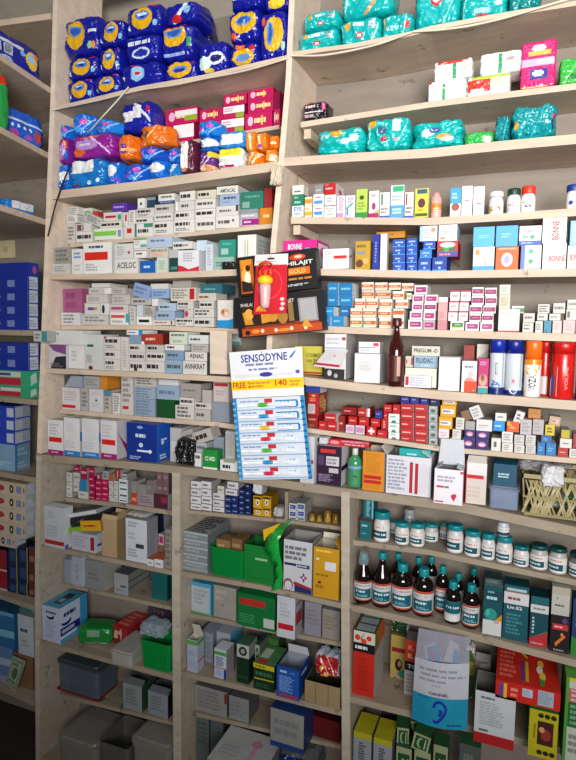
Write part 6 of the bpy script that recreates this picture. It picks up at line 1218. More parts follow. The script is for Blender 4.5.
load(r'''
# ---------------- first low board of the corner bay
@ n=medicine_carton g=tiny~cartons~on~the~first~low~board~of~the~corner~bay d=.055 dep=.06 c=#c8c6c2 side=#9a9894
%tn = l:.12,.3,.88,.7,1,#888
%cr = l:.12,.35,.88,.65,1,#e0a0b8 | r:0,.92,1,1,#7a0c38
GB ; 66 472.5 72 499 ; nx=1 ny=4 ; %tn ; tiny white carton, {} of the first column at the corner post
GB ; 72.4 482 79 491.5 ; nx=1 ny=1 d=.06 nz=1 ; %tn ; tiny white carton between the first column and the blue one
B ; 77.7 491.5 88 502 ; d=.05 ; l:.15,.4,.85,.7,1,#777 ; white carton under the small blue one
GB ; 72.4 472.5 79.6 482 ; nx=1 ny=1 d=.06 nz=1 ; %tn ; tiny white carton higher in the second column
B ; 80 479.5 86.5 491.5 ; c=#1f7ab4 ; ; small blue carton standing on a white one
GB ; 88.4 476 94.8 502 ; nx=1 ny=4 c=#a81848 side=#7a1034 ; %cr ; crimson carton, {} of the narrow crimson column
GB ; 95.3 480 108 503 ; nx=2 ny=4 c=#b81a50 side=#8a1038 ; %cr ; crimson carton in the two wide column pair, {}
GB ; 108.5 481 117.8 504 ; nx=2 ny=4 ; %tn ; tiny white carton beyond the crimson ones, {}
GB ; 118.3 479.5 127.3 505 ; nx=1 ny=4 c=#d8dcdc ; r:.1,.3,.9,.6,#2a6a7a ; tiny white carton with a teal line, {}
B ; 131 493 137 506 ; c=#b83830 ; r:.1,.3,.9,.6,#d8885a ; small red and orange carton on the board
B ; 137.6 494 153 508 ; c=#9a8a94 ; l:.1,.2,.9,.85,3,#776a74 ; mauve grey carton with three printed lines
B ; 153.5 494 168 511 ; c=#4a2430 ; r:.5,.4,.95,.8,#8a2a3a ; dark maroon carton beside the lower post
B ; 131 481 136.5 493 ; c=#8c8a86 ; %tn ; small grey carton on the red and orange one
B ; 137.6 484.5 146 494 ; c=#8a8484 ; %tn ; small grey carton on the mauve grey one
B ; 146.5 480.5 155.5 494 ; c=#7c7070 ; %tn ; taller brownish grey carton beside the small grey one
GB ; 156.5 472 168.5 494 ; nx=2 ny=2 c=#7c5a64 side=#5a4048 ; %tn ; dusky pink carton piled beside the lower post, {}
B ; 73.5 466 80 472.5 ; c=#a81c48 d=.065 ; %cr ; crimson carton end lying on top of the white columns
B ; 80.5 468 87 479.5 ; c=#a01a44 d=.06 ; r:.1,.5,.9,.7,#c8a0b0 ; crimson carton leaning above the small blue one
B ; 88.5 467 94.8 476 ; c=#a41a44 ; %cr ; crimson carton topmost on the narrow crimson column
B ; 96 474 101.5 480 ; c=#8c1a3a ; r:.2,.2,.6,.8,#c8a8b0 ; crimson and white carton end on top of the wide pair
B ; 102 471 108 480 ; c=#9a9a9a ; l:.2,.2,.8,.8,2,#555 ; grey white carton on end over the crimson pair
B ; 109 474 113.5 481 ; c=#b4562a ; ; small orange carton on the tiny white columns
B ; 114.5 470 120 480 ; c=#a8201f nz=0 ; r:.4,.1,.6,.9,#d0a0a0 ; upright red carton on the tiny white columns
B ; 121 474 126.5 479.5 ; c=#a8b0b4 ; r:.1,.4,.9,.6,#50606a ; small pale carton topmost on the teal lined column
# ---------------- second low board of the corner bay
@ n=medicine_carton g=goods~on~the~second~low~board~of~the~corner~bay d=.01 dep=.09 c=#c4c6cc side=#9a9ca0
B ; 44 507 64.5 549.5 ; c=#b4b8c0 side=#c8ccd4 dep=.05 d=.0 ; r:.02,.07,.98,.17,#a02028 | l:.1,.25,.9,.55,4,#a0a4ac | l:.2,.7,.7,.9,2,#a4a8b0 | >r:0,0,.4,.1,#4a5ab0 ; large grey white carton with a dark red base band at the corner post
B ; 71.5 533.5 95 555 ; c=#b4b4c0 side=#c4c8d8 dep=.06 ; r:.8,.12,.96,.85,#8c1c28 | l:.08,.2,.7,.85,4,#9c9cac | >r:.2,.3,.7,.45,#3a4aa8 ; white carton with an upright red stripe at its end
B ; 101.5 519.5 117 557.5 ; c=#ad9574 side=#8f7a5c open=1 flaps=F.12:-25/R.18:10/B.1:10 fc=#b09876 fi=#c0a888 dep=.08 inner=#6a5a44 ; ; plain brown cardboard carton with raised flaps
B ; 125.3 519.5 147 561 ; c=#c8ccd6 side=#8a8c94 dep=.07 ; l:.12,.8,.7,.94,2,#9098a8 | l:.12,.5,.5,.7,2,#a8acb8 | r:.48,.33,.86,.43,#3a3c44 | l:.12,.1,.6,.3,3,#9098b0 ; tall white carton with a small black barcode
B ; 164.8 530 171.5 571 ; c=#8c8680 dep=.08 ; l:.1,.05,.9,.95,6,#6a645e ; narrow grey carton column beside the lower post
B ; 146.3 559.5 153.5 568 ; c=#d0d0d4 top=#b8582a dep=.07 d=.0 ; l:.2,.3,.8,.6,1,#666 ; small white ended carton with orange top, corner side of two
B ; 154 559.5 163 569.5 ; c=#d0d0d4 top=#b8582a dep=.07 d=.0 ; l:.2,.3,.8,.6,1,#666 ; small white ended carton with orange top, post side of two
B ; 154 545 162.5 560 ; c=#7c5a40 d=.075 ; ; small brown carton behind the orange topped pair
B ; 153.5 534 163.5 545 ; c=#c8a8b4 d=.075 ; r:.15,.2,.85,.8,#9a2a58 ; white carton with a magenta square above the orange topped pair
B ; 148 512 164 546 ; c=#14182e d=.14 dep=.05 tol=.3 nz=0 ; ; dark navy carton at the back beside the barcode carton
B ; 81 521 101.5 531 ; c=#c89a1e side=#8a6a14 d=-.004 dep=.012 ty=-9 nc=1 nr=1 nz=1 ; l:.15,.35,.85,.65,1,#b0502a | r:.4,.4,.6,.6,#a82820 ; yellow carton tipped up on the red striped one
B ; 69 512 97 516 ; n=folded_paper_sheet cat=paper c=#c8ccd0 mat=paper d=.03 dep=.13 ty=-15 nz=1 nr=1 nc=1 ; r:0,0,1,.2,#888 ; white paper sheet slanting up under the first low board
B ; 70 516 106 524 ; n=black_folder cat=folder c=#1c1c20 side=#141418 d=.03 dep=.13 ty=-15 nz=1 nr=1 nc=1 ; q:.15,.3,.35,.6,.5,.9,.3,.55,#b0b4b8 ; black folder slanting above the lime green strip
B ; 68 526 102 531 ; n=lime_folder cat=folder c=#7aa82a side=#5a8018 d=.02 dep=.1 ty=-15 nz=1 nr=1 nc=1 ; ; lime green folder slanting behind the yellow carton
P ; 126 509 146 519.5 ; n=paper_bag cat=bag c=#a8a498 mat=paper d=.03 dep=.08 wr=.1 nz=0 ; ; crumpled pale paper bag on the barcode carton
# ---------------- third low board of the corner bay
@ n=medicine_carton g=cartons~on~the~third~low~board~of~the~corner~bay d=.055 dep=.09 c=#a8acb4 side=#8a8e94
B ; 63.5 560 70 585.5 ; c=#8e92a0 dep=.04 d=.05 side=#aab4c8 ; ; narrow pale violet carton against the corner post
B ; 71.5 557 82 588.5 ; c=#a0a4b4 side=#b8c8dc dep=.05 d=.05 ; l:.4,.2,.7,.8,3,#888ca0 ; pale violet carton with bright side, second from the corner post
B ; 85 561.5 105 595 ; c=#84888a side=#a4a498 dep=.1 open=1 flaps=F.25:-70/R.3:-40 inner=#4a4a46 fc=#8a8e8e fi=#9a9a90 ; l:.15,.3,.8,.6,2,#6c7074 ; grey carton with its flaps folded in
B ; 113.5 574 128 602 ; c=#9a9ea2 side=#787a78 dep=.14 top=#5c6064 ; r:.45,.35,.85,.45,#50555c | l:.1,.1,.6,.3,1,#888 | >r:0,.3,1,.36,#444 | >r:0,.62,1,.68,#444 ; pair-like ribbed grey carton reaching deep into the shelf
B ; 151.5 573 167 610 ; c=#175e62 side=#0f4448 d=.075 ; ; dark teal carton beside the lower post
# ---------------- fourth low board of the corner bay
@ g=goods~on~the~fourth~low~board~of~the~corner~bay d=.005
B ; 41.5 607 60 643 ; n=mask_carton cat=carton c=#b4bcd4 side=#c4d4ec top=#4a9cc0 dep=.15 ; e:.45,.72,.22,.09,#141c50 | e:.42,.78,.2,.08,#b4bcd4 | l:.2,.78,.9,.88,1,#444a70 | l:.2,.1,.8,.6,6,#a0a8c0 | >r:.0,.2,.72,.42,#1c2a80 | >r:.05,.26,.5,.36,#a8b8e0 | >r:0,0,1,.2,#4a9cd0 | >r:.0,.12,.6,.2,#d0dcf0 | >e:.22,.55,.18,.1,#16205c | >e:.2,.62,.17,.09,#c4d4ec | >r:.72,0,1,1,#3a98cc | >l:.12,.66,.7,.84,1,#2a3468 | ^r:.3,.2,.7,.8,#2a3a50 | ^r:.38,.3,.62,.5,#8aa8b8 ; white and blue carton with a dark smile logo at the corner post
P ; 80 629 108 640 ; n=green_packet cat=packet c=#157a30 wr=.03 d=.05 dep=.09 rz=20 nc=1 ; r:.3,.5,.65,.9,#7a9a88 | r:.2,.0,.9,.12,#c8ccc0 ; green packet with a pale label lying flat
B ; 112.5 627 128 636 ; n=red_carton cat=carton c=#9c2028 top=#b8242c side=#7a1820 d=.09 dep=.125 tol=.06 rz=-8 nc=1 ; r:.05,.3,.3,.6,#d0b898 | r:.5,.3,.6,.9,#c8a880 | l:.1,.5,.9,.8,1,#d8a8a0 | ^l:.1,.1,.9,.9,4,#d07a70 ; flat red carton pointing to the back of the shelf
tub ; 99 651 131 671 ; n=plastic_tray_box cat=box c=#b0b0a8 mat=milky dep=.15 d=-.02 lid=1 tp=.95 nb=1 ; ; milky white lidded plastic tray in the middle of the board
tub ; 139.5 643 170 672 ; n=green_tub cat=tub c=#0f8a3c mat=cleargreen dep=.11 d=.0 tp=.88 ; ; translucent green tub beside the lower post
P ; 139 626 162 641 ; n=clear_plastic_bag cat=bag c=#a8b8c8 mat=bag d=.02 dep=.07 wr=.12 tol=.2 nz=0 nr=1 nc=1 ; x:.4,.3,.04,#c8d4dc ; crumpled clear plastic bag on the green tub
P ; 146 611 168 628 ; n=purple_bag cat=bag c=#4a3a54 mat=bag d=.155 dep=.05 wr=.12 nz=1 nr=1 nc=1 ; x:.4,.5,.05,#8a6a90 | x:.7,.2,.03,#a08aa8 ; dusky purple plastic bag behind the clear one
B ; 118 652 128.5 665 ; n=blue_carton cat=carton c=#4a6aa8 side=#a8b8d8 top=#3a5a98 d=-.002 dep=.02 nz=1 nr=1 nc=1 ; r:.1,.2,.7,.7,#8aa0c8 ; small blue carton showing through the front of the milky tray
# ---------------- fifth low board of the corner bay
@ g=goods~on~the~lowest~boards~of~the~corner~bay d=.075
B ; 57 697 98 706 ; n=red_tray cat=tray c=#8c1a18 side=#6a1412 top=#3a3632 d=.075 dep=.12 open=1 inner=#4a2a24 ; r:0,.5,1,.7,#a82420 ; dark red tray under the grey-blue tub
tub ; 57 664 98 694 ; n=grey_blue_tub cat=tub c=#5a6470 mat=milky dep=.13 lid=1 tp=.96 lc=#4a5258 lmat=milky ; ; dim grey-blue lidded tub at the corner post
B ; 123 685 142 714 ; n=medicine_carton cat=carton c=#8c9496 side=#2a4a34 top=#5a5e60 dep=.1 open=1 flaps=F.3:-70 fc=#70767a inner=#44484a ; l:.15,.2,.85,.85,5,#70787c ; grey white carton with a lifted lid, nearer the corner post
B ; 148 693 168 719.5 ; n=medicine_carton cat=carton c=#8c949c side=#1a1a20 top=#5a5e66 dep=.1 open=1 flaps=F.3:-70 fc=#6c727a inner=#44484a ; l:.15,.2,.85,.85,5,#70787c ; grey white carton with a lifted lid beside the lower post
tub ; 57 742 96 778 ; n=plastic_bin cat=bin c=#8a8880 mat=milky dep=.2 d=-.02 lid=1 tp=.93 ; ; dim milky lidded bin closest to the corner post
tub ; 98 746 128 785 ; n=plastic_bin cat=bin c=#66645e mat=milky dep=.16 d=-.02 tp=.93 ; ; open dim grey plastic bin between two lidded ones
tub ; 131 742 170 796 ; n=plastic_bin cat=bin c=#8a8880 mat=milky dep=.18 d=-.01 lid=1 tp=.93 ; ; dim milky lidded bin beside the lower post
# ---------------- first low board of the middle bay
@ n=medicine_carton cat=carton g=small~cartons~on~the~first~low~board~of~the~middle~bay d=.055 dep=.07 c=#cfcdd2 side=#9a989c
%vw = l:.12,.3,.88,.7,1,#5a4a6a | r:0,0,1,.08,#555
%bw = l:.15,.35,.85,.65,1,#8aa0d0 | r:0,.9,1,1,#0c1436
GB ; 190.5 481.5 211.5 512 ; nx=2 ny=4 ; %vw ; white carton with violet print stacked at the bay's corner side, {}
GB ; 212.5 493.5 224 514 ; nx=1 ny=3 ; %vw ; white carton in the short stack beside the navy ones, {}
GB ; 225 496.5 238 515.5 ; nx=2 ny=3 c=#1a2c6a side=#101c48 n=navy_carton ; %bw ; navy carton under the two pale ones, {}
GB ; 238.6 489 244.6 517 ; nx=1 ny=5 c=#18285e side=#101c48 n=navy_carton ; %bw ; navy carton in the five high column, {}
GB ; 245 483 251 518 ; nx=1 ny=5 c=#142250 side=#101c48 n=navy_carton ; %bw ; navy carton in the tallest column, {}
GB ; 253 496 271.3 520 ; nx=2 ny=2 c=#c89a18 side=#8a6a10 n=yellow_carton ; e:.5,.45,.2,.26,#e0d8c8 | e:.5,.45,.1,.14,#6a2a3a | r:.05,.75,.95,.92,#3a2a20 ; yellow carton with a round white emblem, {}
B ; 217 486 224 493.5 ; c=#c8c8b8 ; %tn ; small cream carton topmost on the short stack
B ; 225 489.5 237 496.5 ; ; %vw ; pale carton lying on the navy ones, lower
B ; 227 482 238.3 489.5 ; ; %vw ; pale carton lying on the navy ones, upper
P ; 252 483 262 496 ; n=paper_scrap cat=paper c=#c8ccd2 mat=paper wr=.08 dep=.05 ; ; crumpled white paper on the yellow cartons
P ; 273 508 282.5 521 ; n=white_strip_bundle cat=packet c=#b0b0b0 mat=paper wr=.1 dep=.05 ; x:.4,.2,.1,#8a8a8a ; small crumpled white packets beside the yellow cartons
%wb = r:.12,.2,.88,.8,#2a3c80 | l:.2,.35,.8,.65,1,#8a98c8
GB ; 288.6 503.5 304.7 524.5 ; nx=2 ny=3 skip=2.9 c=#c0c4c8 n=blue_white_carton ; %wb ; blue and white carton beyond the thin divider, {}
tube ; 309 513 315 526 ; n=amber_vial cat=vial c=#7a5a1a ; r:.2,.2,.8,.6,#a88a3a ; small amber vial, first after the blue and white cartons
tube ; 316 514 322 527 ; n=amber_vial cat=vial c=#6a4c18 ; r:.2,.2,.8,.6,#9a7c34 ; small amber vial, second after the blue and white cartons
tube ; 324 510 331 528 ; n=amber_vial cat=vial c=#7a5a1a ; r:.2,.2,.8,.6,#a08030 ; taller amber vial beside the inner post
tube ; 332 513 339 529 ; n=amber_vial cat=vial c=#6a4a14 ; r:.2,.2,.8,.5,#8a6a28 ; amber vial closest to the inner post
# ---------------- second low board of the middle bay
@ g=goods~on~the~second~low~board~of~the~middle~bay d=.008
tub ; 209 549 243.5 584 ; n=green_tub cat=tub c=#0e8038 mat=cleargreen dep=.1 tp=.93 ; ; translucent green tub with brown cartons inside
B ; 244 546 273.5 592 ; n=green_carton cat=carton c=#127a32 side=#1a9a44 open=1 inner=#0a5a24 dep=.085 ; r:.38,.62,.8,.68,#8ab890 | r:.1,.12,.9,.14,#0e6a2c ; glossy green carton with a slot shaped notch
B ; 283.5 541 312 598 ; n=medicine_carton cat=carton c=#c4c6ce side=#8e8e94 open=1 inner=#8c8a88 dep=.1 ; l:.05,.6,.95,.9,3,#6a6c74 | r:.03,.5,.45,.55,#1a2458 | r:.48,.48,.92,.55,#1a2458 | l:.5,.49,.9,.54,1,#b0b8d8 | q:.4,.15,1,.1,1,.0,.4,.0,#202a60 | q:.35,.14,1,.08,1,.12,.4,.2,#a02830 | e:.18,.12,.17,.12,#8a4a58 | e:.18,.1,.13,.09,#c4c6ce | e:.72,.3,.13,.03,#b83a40 | e:.72,.3,.04,.09,#2a3a80 | e:.72,.3,.03,.03,#c4c6ce ; tall white open carton with a red and navy swoosh
B ; 313.2 548 339 604 ; n=medicine_carton cat=carton c=#c08e1a side=#a87a14 top=#c8a040 open=1 flaps=R.18:-35/B.1:10 fi=#d8d0c0 inner=#a8a090 dep=.09 ; r:.45,.56,.88,.73,#d0d0d4 | r:.1,.74,.22,.78,#d8d4c8 | l:.1,.42,.9,.48,1,#8a6410 | e:.25,.3,.07,.03,#6a2a18 | l:.1,.18,.6,.25,2,#7a5410 | l:.1,.9,.9,.96,1,#e8c860 ; tall mustard carton with a white label and a raised flap
GB ; 183 533 207.5 576 ; nx=1 ny=6 n=ampoule_tray cat=tray c=#7c8488 side=#6a7276 top=#99a0a0 mat=card dep=.16 d=.01 ; r:0,.75,1,1,#a4acb0 | l:.1,.1,.9,.7,1,#949ca0 | ^l:.05,.05,.95,.95,8,#2c3034 ; flat grey clear lidded ampoule tray, {} of six
@ n=brown_carton cat=carton g=brown~cartons~inside~the~green~tub d=.03 dep=.06
B ; 216 540 230 552 ; c=#8a6a48 nz=1 nc=1 nr=1 ; l:.1,.3,.9,.7,1,#b09070 ; brown carton inside the green tub, corner side
B ; 231 539 242 553 ; c=#7c5c3c nz=1 nc=1 nr=1 ; l:.1,.3,.9,.7,1,#a08060 ; brown carton inside the green tub, notched carton side
# ---------------- third low board of the middle bay
@ n=medicine_carton cat=carton g=cartons~on~the~third~low~board~of~the~middle~bay d=.065 dep=.1 c=#a8aaac side=#7a7c80
B ; 190 583 211 617 ; c=#b4bcc0 side=#3a94c0 ; r:0,.88,1,1,#4a9ac0 | l:.1,.3,.8,.8,4,#98a0a8 | r:0,0,1,.06,#5a9a58 | r:.94,0,1,1,#4aa8d0 ; white carton with bright blue top and edge at the post
B ; 213 587 236 621 ; c=#9a9690 ; e:.4,.4,.03,.03,#555 | l:.1,.5,.7,.9,2,#aaa49c ; plain beige grey carton beside the blue edged one
B ; 237 596 275 630 ; c=#0f6a34 side=#0c4a24 top=#137a3c d=.04 ; r:.06,.66,.74,.86,#b02a24 | r:.7,.08,.98,.36,#b8bcb4 | l:.06,.1,.6,.4,4,#3a8a58 ; dark green carton with a red bar and white corner label
B ; 276.5 597 295 638 ; c=#c4c8d0 side=#a0a4ac d=.02 dep=.07 ; r:.06,.2,.92,.34,#b01c26 | l:.15,.5,.8,.85,4,#a8acb8 | >r:.1,.3,.9,.6,#a82a38 | >l:.1,.75,.9,.85,1,#b04a58 ; white carton with a red band beside the dark green one
B ; 304 603 321 636 ; c=#8a8894 ; l:.1,.3,.9,.8,4,#7a7884 ; dull violet grey carton
B ; 322 610 340 641 ; c=#8c887e d=.065 ; l:.1,.3,.9,.8,4,#7c786e ; dull beige carton at the inner post
# ---------------- fourth low board of the middle bay
@ n=medicine_carton cat=carton g=cartons~on~the~fourth~low~board~of~the~middle~bay d=.01 dep=.09 c=#b0b6c4 side=#9ca4b4
B ; 187 640 197.5 677.5 ; c=#a8b0c8 side=#b4bccc dep=.045 open=1 flaps=B.42:-25 fc=#c0c8d8 ; r:0,.85,1,.97,#5a9a3a | l:.1,.1,.8,.75,2,#98a0b8 | >r:0,.85,1,.97,#5a9a3a | >r:0,.3,1,.36,#b06a80 ; white carton with green band and a lifted flap, at the post
B ; 214 649.5 226.5 685.5 ; c=#b4bcd0 side=#8c8c90 dep=.06 top=#c0c4cc ; r:0,.8,1,.92,#4a9a3a | l:.12,.4,.85,.75,7,#5a6080 | r:0,.34,1,.37,#a03848 | r:.8,0,1,.33,#2a3080 | r:.1,.05,.7,.3,#9aaad0 ; white carton with green band and a navy corner
B ; 236.5 658 249 682 ; c=#12301c side=#0c2012 dep=.07 top=#8a9490 ; r:.1,.2,.9,.3,#1c4a2c ; dark green lower half of a small carton with a ring emblem
B ; 236.5 645 249 658 ; c=#a8b0ac side=#7c8480 top=#3a5a48 dep=.07 ; e:.5,.5,.34,.36,#1a2420 | e:.5,.5,.18,.2,#8a948c ; white carton with a black ring emblem, nearer the post of two
B ; 253.5 679 274 700 ; c=#10301a side=#0c2012 dep=.08 d=.0 ; r:.0,.88,1,1,#b0a020 | l:.1,.2,.9,.6,2,#2a5a38 ; dark green carton beneath a yellow edged one
B ; 253 664.5 274.5 679 ; c=#123418 side=#0c2012 top=#4a7a4a dep=.12 d=.0 ; r:0,.66,1,.98,#c0b020 | l:.1,.72,.9,.9,1,#6a5a10 | l:.1,.1,.9,.5,1,#3a6a48 | ^r:.1,.3,.5,.8,#a8b8a0 | ^r:.1,.05,.6,.25,#a03a38 ; dark green carton with a yellow band on its upper edge
B ; 276.5 669 299 713 ; c=#1c50a4 side=#163f86 top=#1a3f84 d=-.01 dep=.1 open=1 flaps=B.35:-20/F.15:40 fc=#1c4c9c fi=#c8ccd4 inner=#8890a0 ; r:.1,.04,.92,.14,#a83040 | l:.12,.2,.8,.75,10,#7a9cd8 | r:.15,.85,.45,.92,#a8b8d0 | r:.6,.86,.8,.9,#5a80c0 | >l:.2,.7,.8,.85,1,#b0c4e8 ; tall blue carton with a red bar at the foot
B ; 304.5 684 340 719 ; c=#94805e side=#7a6a4c d=.0 dep=.12 open=1 inner=#3a3630 flaps=B.3:-10 fc=#6a6458 ; r:.3,.02,.32,.98,#6e5c40 | r:.66,.02,.68,.98,#6e5c40 ; brown cardboard box at the inner post
B ; 185 633 199 668 ; c=#7c848e side=#6c747c d=.1 dep=.1 top=#8c949e ; l:.1,.1,.9,.9,4,#8c94a0 ; grey carton standing behind the flapped white one
B ; 200 633 213 673 ; c=#8a929e side=#78808c d=.08 dep=.12 top=#98a0ac ; l:.1,.1,.9,.9,5,#747c88 ; grey carton between the two green banded ones
B ; 216 633 230 650 ; c=#98a4b4 side=#5aa8c8 d=.1 dep=.1 top=#a8b0bc nz=1 ; r:0,.0,1,.2,#4a9ab8 ; grey carton with blue edge behind the navy cornered one
B ; 250 645 262 664 ; c=#98a49c side=#5c6460 top=#2a4a38 dep=.09 d=.05 nz=1 ; e:.5,.55,.32,.3,#1a2420 | e:.5,.55,.16,.15,#8a948c ; white carton with a black ring emblem, further from the post of two
B ; 263 642 276 662 ; c=#3a6a34 side=#28401f top=#4a8040 dep=.07 d=.1 nz=1 ; r:.2,.3,.8,.7,#6a9a5a ; mossy green carton behind the dark green pair
P ; 314 656 339 688 ; n=foil_sweets_bag cat=bag c=#a01a1c d=.03 dep=.07 wr=.13 nz=0 tol=.2 nc=1 nr=1 ; e:.2,.15,.12,.1,#d8962a | e:.45,.1,.12,.08,#e0a030 | e:.7,.18,.12,.1,#c87a20 | e:.5,.6,.12,.2,#d83a3a | x:.4,-.5,.06,#e8b0a8 | x:.7,-.4,.04,#c8c0b8 | e:.3,.4,.08,.08,#d8a040 ; red bag of gold foil sweets on the brown box
# ---------------- fifth low board of the middle bay and below
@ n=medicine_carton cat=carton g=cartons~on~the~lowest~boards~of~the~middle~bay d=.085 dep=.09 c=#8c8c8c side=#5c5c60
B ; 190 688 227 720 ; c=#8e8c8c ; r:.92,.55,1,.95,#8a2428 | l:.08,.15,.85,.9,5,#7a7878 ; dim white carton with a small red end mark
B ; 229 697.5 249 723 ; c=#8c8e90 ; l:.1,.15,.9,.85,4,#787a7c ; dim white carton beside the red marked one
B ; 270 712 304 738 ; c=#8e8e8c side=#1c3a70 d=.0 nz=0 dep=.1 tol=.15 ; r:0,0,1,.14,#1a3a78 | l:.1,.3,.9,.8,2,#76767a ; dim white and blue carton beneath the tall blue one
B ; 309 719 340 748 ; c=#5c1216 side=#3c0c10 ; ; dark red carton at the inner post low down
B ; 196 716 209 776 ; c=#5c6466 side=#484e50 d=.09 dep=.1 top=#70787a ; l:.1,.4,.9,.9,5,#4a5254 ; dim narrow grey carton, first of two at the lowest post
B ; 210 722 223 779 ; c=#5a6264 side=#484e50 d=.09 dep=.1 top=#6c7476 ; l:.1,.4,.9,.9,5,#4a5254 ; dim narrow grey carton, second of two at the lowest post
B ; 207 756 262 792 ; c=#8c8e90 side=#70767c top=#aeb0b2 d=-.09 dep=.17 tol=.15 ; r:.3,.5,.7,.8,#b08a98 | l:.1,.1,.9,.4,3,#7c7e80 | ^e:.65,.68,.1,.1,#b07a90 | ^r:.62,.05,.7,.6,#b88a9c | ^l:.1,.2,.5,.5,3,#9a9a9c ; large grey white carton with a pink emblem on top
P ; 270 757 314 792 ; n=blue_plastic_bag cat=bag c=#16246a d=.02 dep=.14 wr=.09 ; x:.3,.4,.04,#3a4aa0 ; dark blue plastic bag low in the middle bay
''')  # low bay goods: colours picked darkened, with the shade there in them
